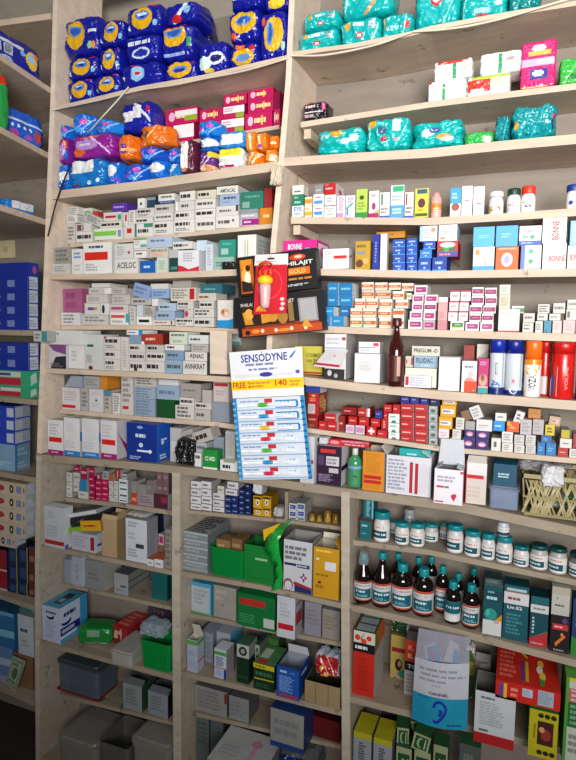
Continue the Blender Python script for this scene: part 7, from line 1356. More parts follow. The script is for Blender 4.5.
load(r'''
# ---------------- tablet jars, first low board beyond the inner post
@ n=medicine_carton cat=carton g=teal~cartons~beside~the~tablet~jars d=.05 dep=.06 c=#0e6068 side=#0a4248
B ; 359.5 519 371 542 ; side=#7a5c48 ; l:.15,.6,.85,.75,1,#9ac0c8 | l:.15,.25,.85,.35,1,#5a98a4 | r:0,.9,1,1,#3a2a24 ; small teal carton with brown edge at the inner post
B ; 363 499 373.5 519 ; d=.055 ; l:.3,.1,.7,.9,8,#8ab8c4 | r:.85,0,1,1,#6ab0c4 ; tall teal carton topmost at the inner post
%hj = r:0,.62,1,1,#d8d6d4 | l:.2,.72,.85,.88,1,#c07878 | r:.0,.12,.72,.58,#0f4a5c | l:.12,.26,.7,.46,1,#cfe0e6 | r:.75,.1,1,.58,#c8ccd0
@ n=tablet_jar cat=jar g=white~tablet~jars~with~teal~caps d=.045 c=#c8c6c6 cap=#0f8088
jar ; 374 511 389.5 545 ; ch=.28 ; %hj ; tall white tablet jar with teal cap, first from the inner post
jar ; 395 521.5 409 549.5 ; ; %hj ; white tablet jar with teal cap, second from the inner post
jar ; 410 522.5 424.5 551.5 ; ; %hj ; white tablet jar with teal cap, third from the inner post
jar ; 447 524 463 558 ; ch=.25 ; %hj ; taller white tablet jar with teal cap, first after the gap
jar ; 464.5 530 480.5 561 ; ; %hj ; white tablet jar with teal cap, second after the gap
jar ; 481.5 533 495 563 ; ; %hj ; narrower white tablet jar with teal cap, third after the gap
jar ; 496 536 512.5 568 ; ; %hj ; white tablet jar with teal cap carrying another jar
jar ; 513.5 545 529 570 ; cap=#0d6a74 ; %hj ; short white tablet jar with teal cap
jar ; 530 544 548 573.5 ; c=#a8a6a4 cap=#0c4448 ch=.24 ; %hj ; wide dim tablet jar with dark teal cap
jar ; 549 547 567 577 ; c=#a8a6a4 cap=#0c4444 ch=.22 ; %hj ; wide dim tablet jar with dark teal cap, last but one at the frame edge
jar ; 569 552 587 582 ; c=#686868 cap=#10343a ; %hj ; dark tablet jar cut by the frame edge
jar ; 389 520 399 547 ; d=.14 ; %hj ; tablet jar standing behind the gap between the first two
jar ; 424 523 438 550 ; d=.1 c=#b0b0b2 ; %hj ; tablet jar set back beside the third one
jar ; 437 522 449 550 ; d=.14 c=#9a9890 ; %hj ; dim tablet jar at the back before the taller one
jar ; 404 509 415 523 ; d=.14 cap=#8a9094 c=#9aa0a4 nz=0 nc=1 n=clear_vial_jar g=small~clear~jars tol=.2 ; r:.2,.1,.9,.5,#d8d8d8 ; small clear jar showing a white label at the back
jar ; 497 520 509.5 536 ; d=.055 cap=#6a7880 ch=.2 c=#b8bcc4 ; r:0,0,1,.4,#1c3a5a | r:.1,.5,.8,.9,#c8ccd4 ; small white jar stacked on another jar
# ---------------- syrup bottles, second low board beyond the inner post
%hs = r:0,.9,1,1,#b84a30 | r:0,0,1,.06,#b84a30 | r:0,.66,1,.9,#c8c8ca | l:.2,.74,.85,.84,1,#888 | r:.12,.12,.85,.62,#0f5a6a | l:.22,.4,.8,.56,1,#d8e4ea | l:.25,.18,.75,.32,2,#7ab0bc
@ n=syrup_bottle cat=bottle g=dark~syrup~bottles~with~teal~caps d=.012 c=#150d0c cap=#0f868c lab=#c4c4c6
bottle ; 351.5 551.5 372 607.5 ; pump=1 tall=1 cr=.5 ; %hs ; tall tapering syrup bottle with a clear cup over its cap, at the inner post
bottle ; 372.5 552.5 391 610.5 ; tall=1 cr=.42 ; %hs ; tall tapering syrup bottle with a small teal cap
bottle ; 391.8 563 412.3 615 ; cr=.5 ; %hs ; round shouldered syrup bottle, third in the front row
bottle ; 413 568 433.5 623 ; cr=.5 ; %hs ; largest front syrup bottle with a white and teal label
bottle ; 444.5 581 460.5 628.5 ; cr=.55 ; r:0,.4,1,1,#0f5a6a | l:.2,.62,.85,.78,1,#d0dce0 | q:.1,.4,1,.55,1,.35,.3,.3,#d8922a | r:0,0,1,.32,#d4d4d4 ; smaller syrup bottle with an orange swoosh on its label
bottle ; 462 584 479.5 633 ; cr=.5 ; %hs ; syrup bottle with a mostly white label, last in the front row
bottle ; 391 553 404 604 ; d=.09 ; %hs ; syrup bottle half hidden behind the third one
bottle ; 411.5 557 424 610 ; d=.1 ; %hs ; syrup bottle behind the largest one, inner post side
bottle ; 433.8 565 449 619 ; d=.06 ; %hs ; syrup bottle just behind and beside the largest one
bottle ; 424.5 556 437 610 ; d=.14 ; ; syrup bottle of which only the teal cap shows above the largest one
bottle ; 452 573 463.5 622 ; d=.1 cr=.6 ; ; syrup bottle behind the one with the orange swoosh
bottle ; 467 568 479 625 ; d=.14 ; ; syrup bottle at the very back above the last front one
bottle ; 483 573 494 622 ; d=.13 ; ; dark syrup bottle behind the teal leafy carton
@ n=medicine_carton cat=carton g=upright~cartons~beside~the~syrup~bottles d=.012 dep=.06 c=#0f4a56 side=#0a343c
B ; 482.7 586 502.3 642.5 ; c=#0e4c58 side=#7a8084 ; r:.05,.68,.95,.9,#0f3c48 | l:.15,.7,.85,.8,1,#a8ccd4 | l:.2,.84,.6,.9,1,#7aa0a8 | e:.4,.42,.34,.12,#2a8a80 | e:.25,.45,.1,.07,#3ab0a0 | q:.6,.3,1,.45,1,.3,.75,.28,#c8882a | r:0,0,1,.3,#c4c6c8 | l:.6,.24,.95,.3,1,#8a8c90 ; teal carton with a leafy picture and white base
B ; 502.8 586 528.5 648.5 ; c=#0f4f5c side=#0c3a44 ; r:0,.66,1,.87,#c4c4c8 | l:.15,.72,.9,.8,1,#8a3a48 | r:.1,.9,.9,.95,#9ab8c0 | r:0,.87,1,.885,#b8603a | t:Liv.52,.45,.6,.055,#d8e4e8,.6 | l:.12,.1,.85,.5,6,#3a7a86 ; tall teal and white carton with white lettering
B ; 529.5 597 548.3 653 ; c=#0c4450 side=#08323a ; r:0,.68,1,.84,#c0c2c6 | l:.15,.73,.85,.79,1,#777 | r:0,.86,1,1,#15585f | q:0,0,1,0,1,.32,0,.16,#a82830 | q:0,.16,1,.32,1,.36,.4,.24,#2a6a4a | l:.12,.25,.26,.6,5,#b8ccd4 | l:.1,.04,.8,.1,1,#d08088 ; teal carton with a red base and sideways name
B ; 549.5 616 570 658 ; c=#181216 side=#0c0a0c ; r:.1,.62,.9,.78,#b02c38 | l:.2,.66,.8,.74,1,#e0a8b0 | e:.72,.88,.14,.08,#4a3a70 | q:.3,.15,.8,.45,.7,.5,.25,.25,#c86a2a | e:.6,.5,.07,.05,#d07a30 | l:.2,.03,.8,.1,1,#8a8488 ; black carton with an orange running figure
B ; 551.5 585.5 570.5 615.5 ; c=#b4b2ac side=#8a8a86 ; r:0,.75,1,1,#a8a290 | l:.2,.3,.85,.4,1,#44444a | e:.3,.6,.05,.05,#8a8a88 ; white carton standing on the black one
B ; 571.5 600 590 664 ; c=#163a68 side=#102c50 ; q:0,0,1,0,1,.2,0,.35,#2a7a30 | l:.2,.5,.9,.7,2,#6a90b8 ; blue and green carton at the frame edge
B ; 484.5 579 502 586 ; n=clear_blister_pack cat=blister~pack c=#5c7478 mat=clear d=.02 ; l:.1,.2,.9,.8,2,#8ab0b0 ; clear plastic pack lying on the leafy teal carton
# ---------------- third low board beyond the inner post
@ n=medicine_carton cat=carton g=cartons~on~the~third~low~board~beyond~the~inner~post d=.012 dep=.1 c=#c42c1c side=#c8c4c4
B ; 352.5 632 374.5 701 ; c=#c0281a side=#b8b4b4 top=#2f5a34 dep=.14 ; r:0,.82,1,1,#c8c4b8 | e:.18,.9,.13,.045,#c83820 | e:.72,.91,.12,.04,#c83820 | e:.48,.85,.14,.045,#d0402a | q:.3,.88,.45,.96,.5,.98,.36,.86,#4a8a3a | r:0,.68,1,.82,#101418 | l:.08,.71,.92,.79,1,#d0d4d8 | l:.2,.08,.8,.6,9,#a82015 | >r:0,.68,1,1,#d0602a | >r:.0,.7,.35,.95,#5a7a30 | ^r:.08,.06,.92,.34,#98a0a8 | ^r:.08,.4,.92,.66,#98a0a8 | ^r:.08,.72,.92,.94,#98a0a8 ; tall red carton with tomato pictures and striped green top
B ; 390 636 407 690 ; c=#b09a4a side=#8a783a d=.14 dep=.06 ; r:.05,.62,.98,.72,#8a1c20 | e:.5,.33,.22,.14,#20181a | e:.55,.36,.1,.07,#a87860 | q:.2,.0,1,.05,1,.25,.6,.22,#2a7a64 | q:0,.12,.5,0,.7,.04,.1,.2,#b88a68 ; yellow carton with a picture of a dark haired person at the back
B ; 404 641.5 424 704 ; c=#b0a8a4 side=#8a8480 d=.07 dep=.06 ; r:0,.62,.9,1,#b83a24 | r:0,.45,.9,.62,#15141a | t:B.,.3,.72,.08,#e0b0a0,.3 | t:TO,.4,.53,.07,#c8c8cc,.5 | t:K.,.32,.87,.08,#e0a080,.3 | l:.1,.05,.8,.4,5,#8c8480 ; red black and grey carton half hidden by the ear sachet
P ; 391 621 408 636 ; n=green_packet cat=packet c=#163c20 d=.14 dep=.07 wr=.08 nz=0 tol=.3 nr=1 ; x:.4,.4,.06,#2a5a34 ; dark green packet on the yellow picture carton
B ; 474 694 515 752 ; c=#b8bcc0 side=#8a8c90 d=-.06 dep=.1 open=1 fc=#b0b2b0 fi=#a8aaa4 inner=#5c5c58 nb=1 tol=.06 ; r:0,0,1,.2,#a01c20 | l:.15,.86,.6,.92,1,#555a60 | l:.12,.36,.75,.82,9,#9aa0a6 | r:.12,.24,.35,.28,#555a60 ; white open carton with a wide dark red base
B ; 528 711 558 762 ; c=#b4a818 side=#2a7a30 d=-.06 dep=.12 nb=1 tol=.06 ; r:.3,.28,.85,.78,#3a1c18 | e:.6,.5,.18,.12,#8a3028 | e:.45,.6,.1,.06,#c88a60 | e:.4,.9,.1,.05,#2a2018 | e:.62,.9,.1,.05,#2a2018 | e:.84,.9,.1,.05,#2a2018 | e:.4,.12,.1,.05,#2a2018 | e:.62,.12,.1,.05,#2a2018 | e:.84,.12,.1,.05,#2a2018 | r:.18,.4,.22,.7,#7a5a14 ; yellow carton with dark food pictures beneath the big red one
B ; 564 665 592 768 ; c=#b0b4ac side=#4a8a34 d=-.05 dep=.12 nb=1 tol=.08 ; r:0,.42,1,.72,#1f5a2c | l:.2,.44,.9,.7,4,#6a9a70 | r:0,.72,1,.88,#b0505a | l:.2,.72,.9,.88,3,#c8a8a8 | r:0,.96,1,1,#c0b020 | l:.2,.1,.9,.35,3,#7c8478 | r:0,0,.12,1,#4a8a34 ; green and white carton with a yellow top edge at the frame edge
B ; 495 686.5 561 704.5 ; n=red_carton c=#bc2018 side=#8c1812 top=#c4281c d=-.06 dep=.2 nb=1 nz=1 nc=1 ; r:.06,.1,.12,.9,#5a3a8a | r:.13,.1,.18,.9,#d0a830 | r:.42,.4,.58,.85,#a8b4c8 | l:.43,.45,.57,.8,3,#8a94a8 | r:.66,.12,.9,.95,#98a4b0 | l:.67,.2,.89,.9,6,#808c98 | l:.24,.2,.36,.8,2,#e08070 | ^r:.4,.1,.45,.6,#5a3a8a | ^r:.47,.1,.52,.6,#d0a830 | ^l:.05,.1,.35,.8,6,#d86a58 | ^e:.72,.6,.05,.1,#e0c040 | ^e:.7,.45,.05,.1,#e0e0d0 | ^e:.74,.3,.05,.1,#d8c840 | ^e:.73,.15,.04,.08,#3a8a4a | ^q:.28,1,.5,.72,.8,1,.5,.8,#2a1a10 | ^q:.25,1,.5,.68,.52,.72,.3,1,#d8c030 ; big flat red carton with colourful print lying across two others
P ; 463 650 474 700 ; n=green_packet cat=packet c=#3c5c1c d=.1 dep=.06 wr=.08 nz=0 tol=.3 nc=1 ; r:0,.5,1,.75,#8a8a2a ; dim green and yellow packet at the back beside the ear sachet
B ; 473 661 490 700 ; n=brown_paper_bag cat=bag c=#6a6258 mat=paper d=.09 dep=.05 nz=1 ; q:.2,.5,1,.7,1,1,.3,.9,#8a8880 ; dull crumpled paper bag at the back behind the white open carton
# ---------------- lowest visible board beyond the inner post
@ n=medicine_carton cat=carton g=cartons~on~the~lowest~board~beyond~the~inner~post d=.0 dep=.1 c=#8c9094 side=#6c7074
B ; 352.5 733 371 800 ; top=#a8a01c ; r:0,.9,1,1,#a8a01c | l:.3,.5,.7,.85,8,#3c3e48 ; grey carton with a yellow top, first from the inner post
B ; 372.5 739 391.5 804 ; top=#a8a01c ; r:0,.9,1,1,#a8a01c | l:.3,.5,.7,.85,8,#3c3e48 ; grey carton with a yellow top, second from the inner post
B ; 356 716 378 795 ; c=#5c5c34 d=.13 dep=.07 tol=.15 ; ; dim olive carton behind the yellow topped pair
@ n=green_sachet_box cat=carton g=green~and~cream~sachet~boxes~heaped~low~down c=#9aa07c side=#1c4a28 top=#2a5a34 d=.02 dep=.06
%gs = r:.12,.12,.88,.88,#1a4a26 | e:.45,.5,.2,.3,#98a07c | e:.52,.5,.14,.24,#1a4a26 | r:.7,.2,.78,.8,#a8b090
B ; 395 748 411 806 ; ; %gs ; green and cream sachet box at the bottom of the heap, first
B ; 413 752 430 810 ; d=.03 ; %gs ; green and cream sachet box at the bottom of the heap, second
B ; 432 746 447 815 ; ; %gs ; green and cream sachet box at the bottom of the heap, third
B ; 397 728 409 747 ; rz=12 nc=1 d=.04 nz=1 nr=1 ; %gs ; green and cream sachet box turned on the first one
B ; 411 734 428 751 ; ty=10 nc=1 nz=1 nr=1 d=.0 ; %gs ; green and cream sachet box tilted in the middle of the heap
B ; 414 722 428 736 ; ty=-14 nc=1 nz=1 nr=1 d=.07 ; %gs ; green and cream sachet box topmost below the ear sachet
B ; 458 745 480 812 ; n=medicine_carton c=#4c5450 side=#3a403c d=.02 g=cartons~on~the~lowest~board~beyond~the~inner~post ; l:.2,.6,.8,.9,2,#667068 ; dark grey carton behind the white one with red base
# ---------------- corner unit
@ n=blue_slab_carton cat=carton g=long~blue~cartons~stacked~in~the~corner~unit c=#0f2a8c side=#c4ccdc top=#12309a d=.012 dep=.052 nb=1 deep=0
%sb = r:.78,.25,.86,.75,#6a7ab0 | l:.62,.42,.72,.58,1,#8a98d0 | e:.45,.5,.05,.2,#8a98d0 | >l:.1,.2,.9,.8,3,#98a0b8 | >r:0,.0,1,.08,#0f2a8c | >r:0,0,.1,1,#0f2a8c | >r:.9,0,1,1,#0f2a8c
GB ; -60 277.5 28 330 ; nx=1 ny=4 ; %sb ; long navy blue carton with white end, upper stack, {}
B ; -60 264 28 277.5 ; side=#2a3a9a ; l:.5,.3,.62,.8,2,#5a6ac0 | >e:.6,.5,.2,.3,#a05a90 ; long plain blue carton topmost in the corner unit's upper stack
GB ; -60 369 28.5 401 ; nx=1 ny=2 c=#2f9a72 side=#3aa882 top=#2f9a72 n=green_red_carton g=green~and~red~cartons~in~the~corner~unit ; r:0,.1,.92,.55,#a82034 | r:0,.6,.92,.92,#b8c0b8 | l:.3,.62,.85,.9,1,#3a4a80 | r:.55,.62,.6,.9,#b04050 | >q:.2,.1,.8,.3,.7,.9,.2,.7,#b8d4c8 ; green and red banded carton in the corner unit, {} of two
GB ; -60 342 28.5 368.5 ; nx=1 ny=2 g=long~blue~cartons~under~the~flat~white~one ; %sb ; long navy blue carton on the green and red ones, {} of two
@ n=blue_slab_carton cat=carton g=blue~window~cartons~in~the~corner~unit c=#1a3cb0 side=#8c98a8 top=#1c40b0 d=.035 dep=.075 nb=1 deep=0
GB ; -50 441.5 15 471 ; nx=1 ny=2 c=#7aa0c0 side=#6a8aa0 g=pale~blue~cartons~in~the~corner~unit ; l:.2,.2,.95,.8,3,#9abcd4 | >l:.1,.2,.9,.8,2,#88a8bc | >r:0,0,.15,1,#3a6aa8 ; pale blue carton, {} of two under the window cartons
GB ; -50 404 15 441 ; nx=1 ny=3 ; r:.88,.15,.98,.85,#b0b8d0 | e:.75,.5,.06,.36,#3a3ab0 | >r:0,.12,.5,.88,#a8b0b8 | >r:0,0,1,.1,#1a3cb0 ; blue carton with a pale window at its end, {} of three
@ n=book_like_carton cat=carton g=dark~cartons~under~the~cream~stack c=#14244a side=#0e1a38 d=.045 dep=.07 nb=1 deep=0
B ; -30 547 7 597 ; c=#8c1a28 ; r:0,.0,1,.05,#a0a0a0 | r:0,.48,1,.52,#c8a0a0 ; dark red carton at the frame edge under the cream stack
GB ; 8 547 27.5 600 ; nx=2 ny=3 ; r:.2,.2,.8,.8,#2a4068 | r:.9,0,1,1,#8a8a3a ; dark navy carton under the cream stack, {}
GB ; 28.3 547 34 603 ; nx=1 ny=3 c=#5a2a2c ; r:.1,.2,.9,.5,#8a5a50 ; dull red carton at the post under the cream stack, {}
@ n=cream_carton cat=carton g=cream~cartons~stacked~in~the~corner~unit c=#b8aa98 side=#a8acb4 top=#b4a890 d=.035 dep=.055 nb=1 deep=0
GB ; -40 479.5 26 546 ; nx=1 ny=5 tol=.05 ; e:.58,.5,.11,.26,#a0303c | e:.79,.5,.03,.3,#201c1c | e:.79,.5,.012,.14,#b8aa98 | r:.86,.25,.93,.75,#6a7ea0 | e:.97,.5,.01,.2,#7a5a50 | >l:.1,.2,.9,.85,4,#c0c8d0 ; cream carton with red oval and black ring, {} of the stack of five
@ n=medicine_carton cat=carton g=goods~on~the~lowest~board~of~the~corner~unit c=#a0b0c0 side=#8898ac d=.04 dep=.12 nb=1 deep=0
B ; -50 640 13 683 ; c=#5a7aa8 side=#3a5a88 ; r:0,0,1,.2,#8a90a8 | q:0,.4,1,.5,1,.7,0,.6,#a0b0c8 ; pale blue and violet carton, lower of two at the frame edge
B ; -50 606 14 640 ; c=#2a6a9c side=#2a5a80 ; q:0,.2,1,.3,1,.5,0,.4,#7ab0d0 | r:0,.9,1,1,#6a9ac0 ; blue carton, upper of two at the frame edge
B ; 14 655 33 699 ; n=brown_carton c=#7a5c44 side=#6a4e38 d=.045 dep=.09 ; ; brown cardboard carton beneath the white one
B ; 17.5 616 33.5 655 ; c=#b4bcc8 side=#8a929c d=.045 dep=.08 ; l:.15,.55,.75,.68,1,#3a4668 | l:.2,.2,.8,.4,2,#98a0ac ; white carton with dark name on the brown one
P ; 17.5 606 33 616 ; n=green_cloth_bag cat=bag c=#2a7a6a d=.06 dep=.08 wr=.12 nz=0 tol=.1 mat=paper ; ; crumpled teal green bag on the white carton
''')  # goods on the low boards above also have shade in their colours
# ------------------------------------------------------------------ one-off pieces
def quadmap(c, Y):
    P = [bp(x, y, Y) for x, y in c]      # bl, br, tr, tl
    def mp(u, v, l):
        a = P[0].lerp(P[1], u); b = P[3].lerp(P[2], u); p = a.lerp(b, v); return (p.x, p.y-l, p.z)
    return mp
def slab(mb, mp, th, co, nu=1, nv=1, bow=0.0):
    f = lambda u, v, l: (lambda p: (p[0], p[1]-bow*math.sin(PI*v)-0, p[2]))(mp(u, v, l))
    for i in range(nu):
        for j in range(nv):
            u0, u1, v0, v1 = i/nu, (i+1)/nu, j/nv, (j+1)/nv
            mb.quad(f(u0, v0, 0), f(u1, v0, 0), f(u1, v1, 0), f(u0, v1, 0), co); mb.quad(f(u0, v1, -th), f(u1, v1, -th), f(u1, v0, -th), f(u0, v0, -th), co)
    for a, b in (((0, 0), (1, 0)), ((1, 0), (1, 1)), ((1, 1), (0, 1)), ((0, 1), (0, 0))):
        mb.quad(f(*a, -th), f(*b, -th), f(*b, 0), f(*a, 0), co)
    return f
rs = random.Random(3)
def nail(parent, px, y0, name='nail', end=-.00299):
    p = bp(px[0], px[1], y0); mb = MB(); mb.tube([(p.x, y0-.004, p.z), (p.x, end, p.z)], .0016, '#555', 6); mb.build(name, 'metal', parent)
# tooth brush hanging sheet
sd = empty('toothbrush_display_card'); tag(sd, 'white hanging card of seven toothbrushes in front of the middle post', 'display card')
Y = -.045
hm = quadmap([(232.8, 398.5), (304, 395), (302, 347), (229, 352.5)], Y)
mb = MB(); f = slab(mb, hm, .0012, '#e6e6ea', 1, 1)
draw(mb, parse('t:SENSODYNE,.48,.84,.17,#163a94,.64|q:.82,.8,.86,.8,.92,.94,.9,.94,#2a6ab0|l:.22,.66,.78,.74,1,#7a86a8|l:.26,.56,.72,.63,1,#7a86a8|r:.06,.44,.88,.5,#d8dae2|e:.5,.48,.09,.05,#3a3a9a|e:.93,.5,.03,.04,#4a5ab0|r:.0,.17,1,.38,#f0cc18|t:FREE_2,.15,.275,.13,#c83020,.26|t:140,.7,.29,.13,#c83020,.16|l:.28,.2,.55,.34,2,#d08a30|l:.82,.2,.98,.34,2,#d08a30'), hm, 1.45, rs)
mb.build('header_card', 'card', sd)
bm = quadmap([(239.7, 480), (312.5, 478.5), (304, 395.5), (233, 399)], Y)
mb = MB(); slab(mb, bm, .0012, '#d4dae4')
dec = 'r:0,0,.05,1,#2a8ac8|r:.95,0,1,1,#2a8ac8'
rows = [.915, .775, .635, .5, .36, .215, .08]
for i, v in enumerate(rows): dec += '|r:.06,%.3f,.92,%.3f,#d2dcea|r:.45,%.3f,.56,%.3f,#c02a34|l:.1,%.3f,.4,%.3f,1,#6a88b8|r:.05,%.3f,.95,%.3f,#7aa8d4' % (v-.055, v+.05, v+.02, v+.07, v+.03, v+.055, v-.064, v-.052)
for i in range(14): dec += '|r:.955,%.3f,.995,%.3f,#1a4a8a|r:.005,%.3f,.045,%.3f,#6ab8e0' % (i/14, i/14+.02, i/14, i/14+.03)
draw(mb, parse(dec), bm, .95, rs); mb.build('backing_card', 'card', sd)
GR = ['#4ab03a', '#2a90c8', '#e0b81c', '#d02a44', '#4ab03a', '#2a90c8', '#c8284a']
for v, g in zip(rows, GR):
    P = lambda u, dv=0, l=.008: bm(u, v+dv, l)
    mb = MB()
    mb.tube([P(.08), P(.2), P(.38)], [.0034, .0048, .0042], '#eef0f2', 8)
    mb.tube([P(.5), P(.62), P(.7)], [.0034, .0022, .0022], '#e8eaee', 8)
    a, b = P(.7, -.012, .004), P(.84, .012, .009); mb.box(a[0], b[1], a[2], b[0], a[1], b[2], '#e8eaee')
    for k in range(5): c0 = P(.715+k*.025, .012, .0085); mb.box(c0[0]-.0014, c0[1], c0[2], c0[0]+.0014, c0[1]+.004, c0[2]+.006, ['#d8e8f4', '#7ac0e8'][k % 2])
    o = mb.build('toothbrush', 'cap', sd)
    mb = MB(); mb.tube([P(.37), P(.42), P(.48), P(.51)], [.0052, .0064, .0056, .0038], g, 8); mb.build('grip', 'cap', o)
    mb = MB(); a, b = P(.62, -.045, .0018), P(.9, .045, .0025)
    for (w0, w1, dv0, dv1) in ((.6, .9, .03, .046), (.6, .9, -.046, -.034)): mb.quad(P(w0, dv0, .002), P(w1, dv0, .002), P(w1, dv1, .002), P(w0, dv1, .002), '#1f7ab8')
    mb.quad(P(.885, -.046, .002), P(.915, -.03, .002), P(.915, .03, .002), P(.885, .046, .002), '#1f7ab8')
    mb.build('blister_border', 'card', o)
nail(sd, (262, 352), Y)
# dark display cartons in front of the post
def tilt_carton(name, c, Y, dep, dec, label, colr='#151214', extra=None):
    mp = quadmap(c, Y); root = MB()
    f = lambda u, v, l: mp(u, v, l)
    q = [mp(0, 0, 0), mp(1, 0, 0), mp(1, 1, 0), mp(0, 1, 0)]; k = [(x, y+dep, z) for x, y, z in q]
    root.mesh(q+k, [(0, 1, 2, 3), (7, 6, 5, 4), (0, 4, 5, 1), (1, 5, 6, 2), (2, 6, 7, 3), (3, 7, 4, 0)], colr)
    draw(root, parse(dec), mp, abs(q[1][0]-q[0][0])/abs(q[3][2]-q[0][2]), rs, lift=.0006)
    o = root.build(name, 'film' if extra == 'film' else 'card'); tag(o, label, 'carton' if 'carton' in name else 'card', 'display cartons hung before the middle post' if 'carton' in name else None)
    return o, mp
o, mp = tilt_carton('display_carton', [(239, 338), (324.5, 330), (320.6, 289.5), (234, 298)], -.05, .035,
 'r:.05,.02,.98,.2,#b8481a|q:.05,.2,.98,.2,.9,.3,.1,.26,#8a2c12|r:.08,.26,.68,.84,#2c1a14|q:.1,.3,.2,.3,.16,.65,.08,.6,#c88a2a|e:.16,.55,.05,.14,#d8a040|e:.44,.5,.06,.18,#c88830|e:.55,.45,.06,.2,#a8782a|q:.3,.3,.42,.34,.36,.7,.3,.6,#d0902c|r:.62,.3,.68,.78,#8a6a3a|r:.74,.26,.95,.84,#8a8a8c|r:.76,.29,.93,.81,#a2a2a4|t:SHILAJIT,.17,.78,.1,#c8c0b8,.2|t:SHILAJIT,.6,.8,.1,#c8c0b8,.2|e:.12,.1,.03,.06,#1a1412|e:.3,.12,.02,.05,#f0d8c0|e:.46,.11,.02,.05,#f0d8c0|e:.64,.12,.02,.05,#f0d8c0|e:.8,.11,.02,.05,#f0d8c0|q:.76,.14,.88,.1,.82,.32,.78,.24,#e09030|e:.22,.12,.05,.05,#e8862a|e:.55,.1,.08,.04,#e8862a',
 'black carton with a fiery orange base and grey window, lower of the two')
o.visible_shadow = True
nail(o, (250, 330), -.016)
o2, mp = tilt_carton('display_carton', [(238.5, 297), (318, 287.5), (315.4, 247.5), (235.5, 258)], -.05, .035,
 'r:.05,.06,.22,.92,#b85a18|e:.12,.5,.06,.25,#e0a040|e:.14,.45,.04,.16,#f0e0c8|q:.06,.1,.2,.1,.2,.3,.06,.4,#2a1a12|q:.06,.7,.2,.8,.2,.92,.06,.92,#d8861c|e:.15,.7,.03,.08,#3a1a10|e:.78,.82,.1,.08,#c83a1a|e:.79,.83,.05,.04,#f0c0a0|t:SHILAJIT,.78,.66,.13,#e0dcd8,.36|r:.63,.38,.92,.56,#d8641c|t:GOLD,.77,.47,.11,#f0c060,.2|l:.55,.24,.95,.32,1,#c07a30|l:.6,.1,.95,.16,2,#c8c8c8',
 'black carton with white and orange lettering, upper of the two')
nail(o2, (250, 290), -.016)
# red toy card
cc, mp = tilt_carton('teether_card', [(252, 314.5), (287.3, 313), (288.3, 253.5), (255.2, 254.8)], -.0585, .0012,
 'r:0,.82,1,1,#dcd4d4|q:0,.8,.5,.83,1,.8,1,.84,#dcd4d4|r:.38,.91,.6,.94,#2a2426|r:.05,0,.98,.82,#c41a2a|l:.05,.86,.9,.9,1,#b8a8b0|e:.85,.24,.06,.03,#e8c8cc|e:.87,.16,.06,.03,#e8c8cc|e:.85,.08,.06,.03,#e8c8cc|q:.12,.08,.4,.08,.3,.14,.2,.14,#e8b030|t:milky,.27,.06,.05,#e8b030,.3|e:.48,.5,.38,.26,#d83a48|e:.48,.5,.34,.23,#c41a2a',
 'red and white blister card with a yellow and pink baby feeder')
cc['category'] = 'card'
if 'group' in cc: del cc['group']
mb = MB(); p = Vector(mp(.45, .14, .012)); w = .012
mb.lathe([(.012, -.008), (.014, .004), (.0175, .05), (.017, .062)], '#d8a8a8', 16, 0, 0)
o = mb.build('feeder_cup', 'cap', cc); o.location = (p.x, p.y-.009, p.z)
mb = MB(); mb.lathe([(.019, .062), (.022, .066), (.023, .078), (.014, .086)], '#e8c020', 16); o = mb.build('feeder_collar', 'cap', cc); o.location = (p.x, p.y-.009, p.z)
mb = MB(); mb.tube([(-.015, 0, .082), (-.02, 0, .1), (-.017, 0, .118), (0, 0, .126), (.017, 0, .118), (.02, 0, .1), (.015, 0, .082)], .0055, '#e0441c', 8)
mb.tube([(0, 0, .08), (0, 0, .1)], [.008, .004], '#e86a20', 8); o = mb.build('feeder_handle', 'cap', cc); o.location = (p.x, p.y-.009, p.z)
nail(cc, (271, 257), -.0575, end=-.0495)
# ear sachet standing at the front of the low board
es = empty('ear_drop_sachet'); tag(es, 'white and teal sachet with a blue ear symbol standing at the board edge', 'sachet')
Y = -.03; em = quadmap([(411.6, 718.5), (467, 730), (469.5, 663), (415.2, 656.5)], Y)
mb = MB(); N = 8
for i in range(N):
    u0, u1 = i/N, (i+1)/N; b0, b1 = .018*math.sin(PI*u0), .018*math.sin(PI*u1)
    for v0, v1, co in ((0, .46, '#1c86a8'), (.46, 1, '#b4b6c0')):
        mb.quad(em(u0, v0, b0*1), em(u1, v0, b1), em(u1, v1, b1), em(u0, v1, b0), co, True)
        mb.quad(em(u0, v1, -b0*.6), em(u1, v1, -b1*.6), em(u1, v0, -b1*.6), em(u0, v0, -b0*.6), co, True)
    mb.quad(em(u0, 0, -b0*.6), em(u1, 0, -b1*.6), em(u1, 0, b1), em(u0, 0, b0), '#1c86a8')
fm = lambda u, v, l: em(u, v, .018*math.sin(PI*u)+l+.0006)
draw(mb, parse('l:.1,.84,.92,.9,1,#8a8c9a|l:.14,.76,.95,.81,1,#8a8c9a|l:.1,.68,.92,.73,1,#8a8c9a|l:.35,.62,.6,.66,1,#9a9caa|t:CANNEL,.48,.515,.045,#3a3a6a,.36|l:.1,.42,.3,.44,1,#0f5a78|l:.65,.05,.95,.08,1,#0f3a78'), fm, .95, rs)
pts = []
for k in range(15):
    q = math.radians(150-k*18); pts.append((.52+.115*math.cos(q)-(.012*max(0, k-9)), .25+.14*math.sin(q)-(.004*max(0, k-9))))
def strip(mb, pts, w, co, fm, l=.001):
    for i in range(len(pts)-1):
        (x0, y0), (x1, y1) = pts[i], pts[i+1]; d = math.hypot(x1-x0, y1-y0); nx, ny = -(y1-y0)/d*w, (x1-x0)/d*w
        mb.quad(fm(x0-nx, y0-ny, l), fm(x1-nx, y1-ny, l), fm(x1+nx, y1+ny, l), fm(x0+nx, y0+ny, l), co)
